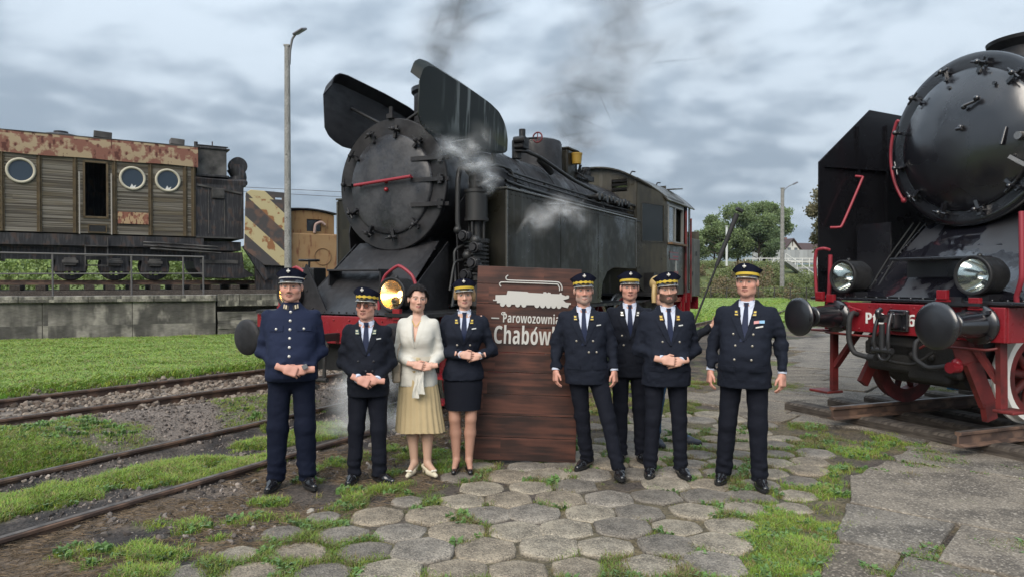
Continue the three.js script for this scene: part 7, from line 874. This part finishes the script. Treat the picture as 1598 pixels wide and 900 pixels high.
// ---------- beyond the yard on the far side ----------
const landH = (X, Z) => { const t = sstep(60, 80, Z), side = sstep(34.5, 29, X - (Z - 60) * 0.16) ; return (0.05 + 3.35 * t * side + 2.2 * sstep(85, 140, Z) * lerp(1, 1, side) + (1 - side) * sstep(78, 84, Z) * 2.6 + 14 * sstep(200, 900, Z)) + (fbm(X * 0.25, Z * 0.25, 3, 3) - 0.5) * 0.5 * t; };
{
  const g = grid(110, 70, (u, v) => { const Z = 58 + 1100 * Math.pow(v, 2.6), X = lerp(-20, 110 + Z * 0.4, u); return [X, landH(X, Z) - 0.05, -Z]; });
  tag(struct('embankment', boxUV(g, 0.2), mat(1, 1, 1, { roughness: 0.95, map: mixT(512, (u, v) => { const a = fbm(u * 8, v * 8, 3, 6, 8); return mix3([0.065, 0.085, 0.026], [0.14, 0.155, 0.05], sstep(0.35, 0.7, a)); }) })), 'overgrown embankment rising beyond the yard fence');
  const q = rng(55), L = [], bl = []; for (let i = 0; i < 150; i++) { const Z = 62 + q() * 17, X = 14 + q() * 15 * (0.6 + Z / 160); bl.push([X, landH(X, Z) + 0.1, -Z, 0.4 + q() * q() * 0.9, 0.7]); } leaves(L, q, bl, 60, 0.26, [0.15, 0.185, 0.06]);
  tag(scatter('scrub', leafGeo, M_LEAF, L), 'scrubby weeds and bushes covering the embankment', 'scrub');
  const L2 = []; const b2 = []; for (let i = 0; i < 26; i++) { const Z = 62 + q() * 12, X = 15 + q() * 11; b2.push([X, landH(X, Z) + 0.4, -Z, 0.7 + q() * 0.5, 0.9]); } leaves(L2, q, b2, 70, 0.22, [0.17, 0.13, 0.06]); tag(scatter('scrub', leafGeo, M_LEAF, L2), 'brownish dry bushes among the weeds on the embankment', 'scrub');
  const f = thing('yard_fence', 'low dark wire fence with thin posts before the embankment', 'fence', [13, 0.05, -60.5], -0.03), M = mat(0.055, 0.05, 0.045, { roughness: 0.9 });
  for (let i = 0; i < 17; i++) obj('post', [rod([i * 1.35, -0.1, 0], [i * 1.35, 1.15 + (hash(i, 2, 3) - 0.5) * 0.12, 0], 0.055, 6)], M, f); for (const y of [0.25, 0.7, 1.05]) obj('wire', [rod([-1, y, 0], [22.6, y, 0], 0.018, 5)], M, f);
  const r = thing('road_railing', 'white road railing along the top of the embankment', 'railing', [26.5, 3.35, -80], 0.0), Wm = mat(0.62, 0.62, 0.6, { roughness: 0.6 });
  for (let i = 0; i < 12; i++) obj('post', [box(0.1, 1.0, 0.1, i * 0.8, 0.45, i * 0.02)], Wm, r); obj('rail', [box(9.0, 0.09, 0.07, 4.4, 0.9, 0.1)], Wm, r); obj('rail', [box(9.0, 0.07, 0.06, 4.4, 0.5, 0.1)], Wm, r);
  const s = thing('stairway', 'pale concrete stair slope with handrail running down the embankment end', 'stairs', [28.2, 0.2, -74], 0.0), Cm = mat(0.42, 0.43, 0.43, { roughness: 0.85, map: GRIT });
  obj('flight', [ext([[0, 3.5], [0.5, 3.5], [5.4, 0.1], [4.6, 0.1]], 1.4)], Cm, s); obj('handrail', [rod([0, 4.3, 1.4], [5.0, 0.9, 1.4], 0.05, 6), ...[0, 1, 2, 3, 4].map((i) => rod([i * 1.2, 3.5 - i * 0.8, 1.4], [i * 1.2, 4.3 - i * 0.8, 1.4], 0.04, 6))], Wm, s);
  const w = thing('retaining_wall', 'blue-grey concrete retaining wall beside the stair slope', 'wall', [30.6, 0.0, -78], -0.1); obj('wall_panel', [box(12, 3.0, 0.4, 6, 1.55, 0)], mat(0.24, 0.27, 0.31, { roughness: 0.9, map: GRIT }), w); for (let i = 0; i < 6; i++) obj('joint_rib', [box(0.12, 3.0, 0.08, 1 + i * 2, 1.55, 0.22)], mat(0.2, 0.22, 0.25), w); obj('wall_cap', [box(12.1, 0.2, 0.6, 6, 3.13, 0)], Cm, w);
  const r2 = thing('road_railing', 'white railing with close posts above the blue-grey wall', 'railing', [35.8, 3.25, -80], -0.06); for (let i = 0; i < 9; i++) obj('post', [box(0.1, 1.1, 0.1, i * 1.0, 0.5, 0)], Wm, r2); obj('rail', [box(8.4, 0.1, 0.08, 4.1, 0.95, 0.08)], Wm, r2);
  // grey board fence and the timbered house above
  const gf = thing('board_fence', 'long pale grey board fence before the timbered house', 'fence', [44, 5.4, -128], 0.0), Gm = [0.34, 0.30, 0.38].map((k) => mat(k * 0.93, k * 0.97, k, { roughness: 0.9 })); for (let i = 0; i < 26; i++) obj('board', [box(0.74, 1.9, 0.08, i * 0.78, 0.95, (i % 2) * 0.04)], Gm[i % 3], gf);
  const h = thing('house', 'white gabled house with dark timbers and brown roof behind the board fence', 'house', [57.5, 5.6, -150], 0.22), Hw = mat(0.62, 0.61, 0.58, { roughness: 0.9 }), Hb = mat(0.06, 0.035, 0.03, { roughness: 0.8 });
  obj('wall', [ext([[0, 0], [5, 0], [5, 2.0], [2.5, 4.9], [0, 2.0]], 9).translate(0, 0, -9)], Hw, h); obj('timber', [bar([0, 2.0, 0.06], [2.5, 4.9, 0.06], 0.1, 0.24), bar([5, 2.0, 0.06], [2.5, 4.9, 0.06], 0.1, 0.24), bar([0, 2.0, 0.06], [5, 2.0, 0.06], 0.1, 0.2), bar([2.5, 3.5, 0.06], [2.5, 4.8, 0.06], 0.14, 0.1)], Hb, h);
  const rf = obj('roof', [thick(2, 2, (u, v) => [lerp(2.5, -0.7, v), lerp(5.05, 1.25, v), lerp(0.4, -9.4, u)], 0.15), thick(2, 2, (u, v) => [lerp(2.5, 5.7, v), lerp(5.05, 1.25, v), lerp(0.4, -9.4, u)], -0.15), thick(2, 2, (u, v) => [lerp(2, 12, u), lerp(4.4, 1.5, v), lerp(-4, -0.6, v)], 0.12)], mat(0.07, 0.045, 0.045, { roughness: 0.85 }), h); obj('chimney', [box(0.6, 1.2, 0.6, 3.4, 5, -4)], mat(0.2, 0.1, 0.08), rf); for (const x of [1.7, 3.3]) { const wn = obj('window', [box(0.7, 0.8, 0.08, x, 2.75, 0.02)], Hb, h); obj('pane', [box(0.28, 0.7, 0.04, x - 0.16, 2.75, 0.06), box(0.28, 0.7, 0.04, x + 0.16, 2.75, 0.06)], mat(0.15, 0.18, 0.2, { roughness: 0.15 }), wn); } obj('wing', [box(7, 2.2, 5, 8.5, 1.1, -4)], Hw, h);
  // trees
  const G = 'trees growing along the top of the embankment', c1 = [0.15, 0.21, 0.075], c2 = [0.165, 0.23, 0.09];
  tree('tree', 'broad green tree with open crown just past the cab of the tank engine', 29.5, 92, 3.2, 8.2, 4.0, 3, c1, 0.32, 190, G);
  tree('tree', 'taller full green tree nearest the slim lamp pole', 33.6, 94, 3.2, 9.0, 3.4, 4, c2, 0.32, 210, G);
  tree('tree', 'small light green tree filling the gap between the two big crowns', 31.5, 90, 3.0, 6.0, 2.8, 5, [0.10, 0.155, 0.06], 0.3, 150, G);
  tree('tree', 'dark green tree low behind the coal bunker of the tank engine', 26.6, 90, 3.0, 5.6, 3.0, 6, c1, 0.3, 150, G);
  tree('tree', 'slender green tree beside the white post', 28.2, 98, 3.2, 6.2, 2.6, 8, c2, 0.3, 150, G);
  tree('tree', 'brownish autumn tree partly hidden by the black deflector plate', 26.0, 56, 0.2, 9.0, 2.6, 7, [0.14, 0.125, 0.06], 0.24, 260);
  const wp = thing('signal_post', 'white post standing among the embankment trees', 'post', [25.6, 3.2, -84]); obj('post', [rod([0, -0.5, 0], [0, 5.0, 0], 0.14, 8)], mat(0.55, 0.57, 0.56), wp); obj('post_cap', [cyl(0.2, 0.1, 0, 5.0, 0)], mat(0.4, 0.42, 0.42), wp);
  // wooded hills far off
  const hl = grid(90, 10, (u, v) => { const X = lerp(-3200, 3600, u); return [X, v * (150 + 130 * fbm(u * 7, 0, 4, 5)) * (1 - 0.2 * v) - 20, -(3000 + 600 * v)]; });
  tag(struct('hills', boxUV(hl, 0.002), mat(0.035, 0.055, 0.035, { roughness: 1 })), 'wooded hills fading blue on the skyline');
}
// ---------- people further back ----------
{
  const k = { arms: ['down', 'down'], fold: 0.01, hem: 0.82, collarY: 1.53 };
  const [dx, dz] = fromA(11.0, 1.12), dr = person({ ...k, X: dx, Z: dz, y: 1.47, yaw: 0.5, H: 1.74, seed: 21, label: 'engine driver in dark work clothes looking out of the cab window', skin: 'ruddy', hairColor: [0.1, 0.08, 0.06], coat: cloth(0.03, 0.035, 0.05), trousers: M_TROUSER, feet: [[-0.1, 0, -0.1], [0.1, 0, 0.1]], hair: { ...manHair([0.06, 0.05, 0.04]), t: 0.012 }, beard: 'full', beardColor: [0.2, 0.16, 0.12], beardMix: 0.5 });
  const wm = person({ ...k, X: 1.67, Z: 7.5, yaw: 0.35, H: 1.70, fem: 1, w: 1, seed: 22, label: 'fair-haired woman in jeans holding up a pole, mostly hidden by the bearded man', skin: 'fair', hairColor: [0.42, 0.29, 0.12], coat: cloth(0.012, 0.014, 0.02), trousers: M_JEANS, hemR: 0.045, wide: 0.052, arms: ['down', 'raise'], feet: [[-0.16, 0, -0.1], [0.13, 0.06, 0.9]], shoes: mat(0.03, 0.035, 0.05, { roughness: 0.5 }), headX: -0.10, legColor: [0.035, 0.075, 0.14], hair: { m: M_BLOND, t: 0.012, amp: 0.012, cond: (x, y, z) => Math.max(z - 0.03 - (y - 0.05) * 0.4, -0.08 - y) } });
  obj('hair_lock', [pipe([[-0.19, 1.68, 0.02], [-0.215, 1.60, 0.05], [-0.225, 1.50, 0.07]], 0.022, 20, 10), ball(0.09, -0.12, 1.70, -0.01, 1.05, 1, 1.1)], M_BLOND, wm.root);
  const pl = thing('boom_pole', 'long black pole with padded upper end held aloft before the trees', 'pole', [1.96, 1.42, -7.35]); obj('shaft', [rod([-0.06, -0.14, 0], [0.36, 0.98, 0.05], 0.011, 8)], M_BLACK, pl); obj('sleeve', [rod([0.17, 0.47, 0.02], [0.37, 1.0, 0.05], 0.02, 10, 0.026)], M_RUBBER, pl); obj('tip', [rbox(0.08, 0.04, 0.05, 0.395, 1.04, 0.05, 0.012, 0, 0, -0.4)], M_BLACK, pl);
  person({ ...k, X: 7.0, Z: 11.3, yaw: 0.9, H: 1.72, seed: 23, label: 'person in jeans and bright blue shoes standing behind the red beam engine', skin: 'fair', coat: cloth(0.03, 0.03, 0.03), trousers: M_JEANS, wide: 0.07, hemR: 0.06, feet: [[-0.15, 0.1, 0.4], [0.14, 0, 0.4]], shoes: mat(0.03, 0.2, 0.42, { roughness: 0.5 }), hair: { ...manHair([0.06, 0.05, 0.04]), t: 0.012 } });
}
// ---------- smoke and steam: drifting puffs ----------
const PUFF = tex(128, (u, v) => { const r = Math.hypot(u - 0.5, v - 0.5) * 2, n = fbm(u * 5, v * 5, 3, 4); return clamp(Math.pow(Math.max(0, 1 - r), 1.5) * (0.25 + 1.5 * (n - 0.15))); });
function plume(name, label, cat, op, color, n, seed, path, spread, size) {
  const q = rng(seed), L = [], m = mat(...color, { alphaMap: PUFF, transparent: true, opacity: op, roughness: 1, depthWrite: false }); m.alphaMap = PUFF;
  const cv = new THREE.CatmullRomCurve3(path.map(A3));
  for (let i = 0; i < n; i++) { const t = q(), p = cv.getPoint(t), sp = lerp(spread[0], spread[1], t), s = lerp(size[0], size[1], t) * (0.6 + q() * 0.8), g = () => (q() + q() + q() - 1.5) * 1.1; L.push({ m: M4(p.x + g() * sp, p.y + g() * sp, p.z + g() * sp, q() * 6, q() * 6, q() * 6, s) }); }
  return tag(scatter(name, new THREE.PlaneGeometry(1, 1), m, L), label, cat);
}
{
  const A = (t, y, n) => { const [X, Z] = fromA(t, n); return [X, y, -Z]; };
  plume('smoke', 'thin dark smoke rising from the chimney between the deflectors', 'smoke', 0.26, [0.13, 0.13, 0.135], 46, 1, [A(2.75, 4.4, 0), A(2.9, 5.2, 0.05), A(3.2, 6.2, 0.2), A(3.6, 7.4, 0.4)], [0.14, 0.55], [0.7, 1.7]);
  plume('smoke', 'faint grey smoke drifting up above the steam dome', 'smoke', 0.22, [0.16, 0.165, 0.175], 60, 2, [A(9, 4.9, -0.3), A(9.4, 5.8, -0.4), A(10, 7.2, 0.1), A(11.5, 9.6, 1.0)], [0.3, 1.4], [1.2, 3.2]);
  plume('steam', 'white steam curling off the air pump beside the smokebox', 'steam', 0.34, [0.8, 0.82, 0.84], 70, 3, [A(1.95, 2.85, 1.35), A(1.95, 3.1, 1.3), A(1.8, 3.35, 1.15), A(1.6, 3.5, 0.95)], [0.10, 0.2], [0.24, 0.55]);
  plume('steam', 'white steam drifting along the rim of the side tank', 'steam', 0.18, [0.8, 0.82, 0.84], 70, 4, [A(2.6, 2.5, 1.62), A(2.9, 2.62, 1.62), A(3.7, 2.8, 1.62), A(4.6, 2.85, 1.6)], [0.12, 0.11], [0.4, 0.4]);
  plume('steam', 'pale steam leaking low over the rails behind the first two men', 'steam', 0.42, [0.8, 0.82, 0.84], 60, 5, [A(0.5, 0.15, 0.5), A(0.6, 0.35, 0.6), A(0.6, 0.6, 0.6)], [0.26, 0.24], [0.8, 0.6]);
}
scene.fog = new THREE.FogExp2(0xb9c6d2, 0.00014);
renderer.render(scene, camera);
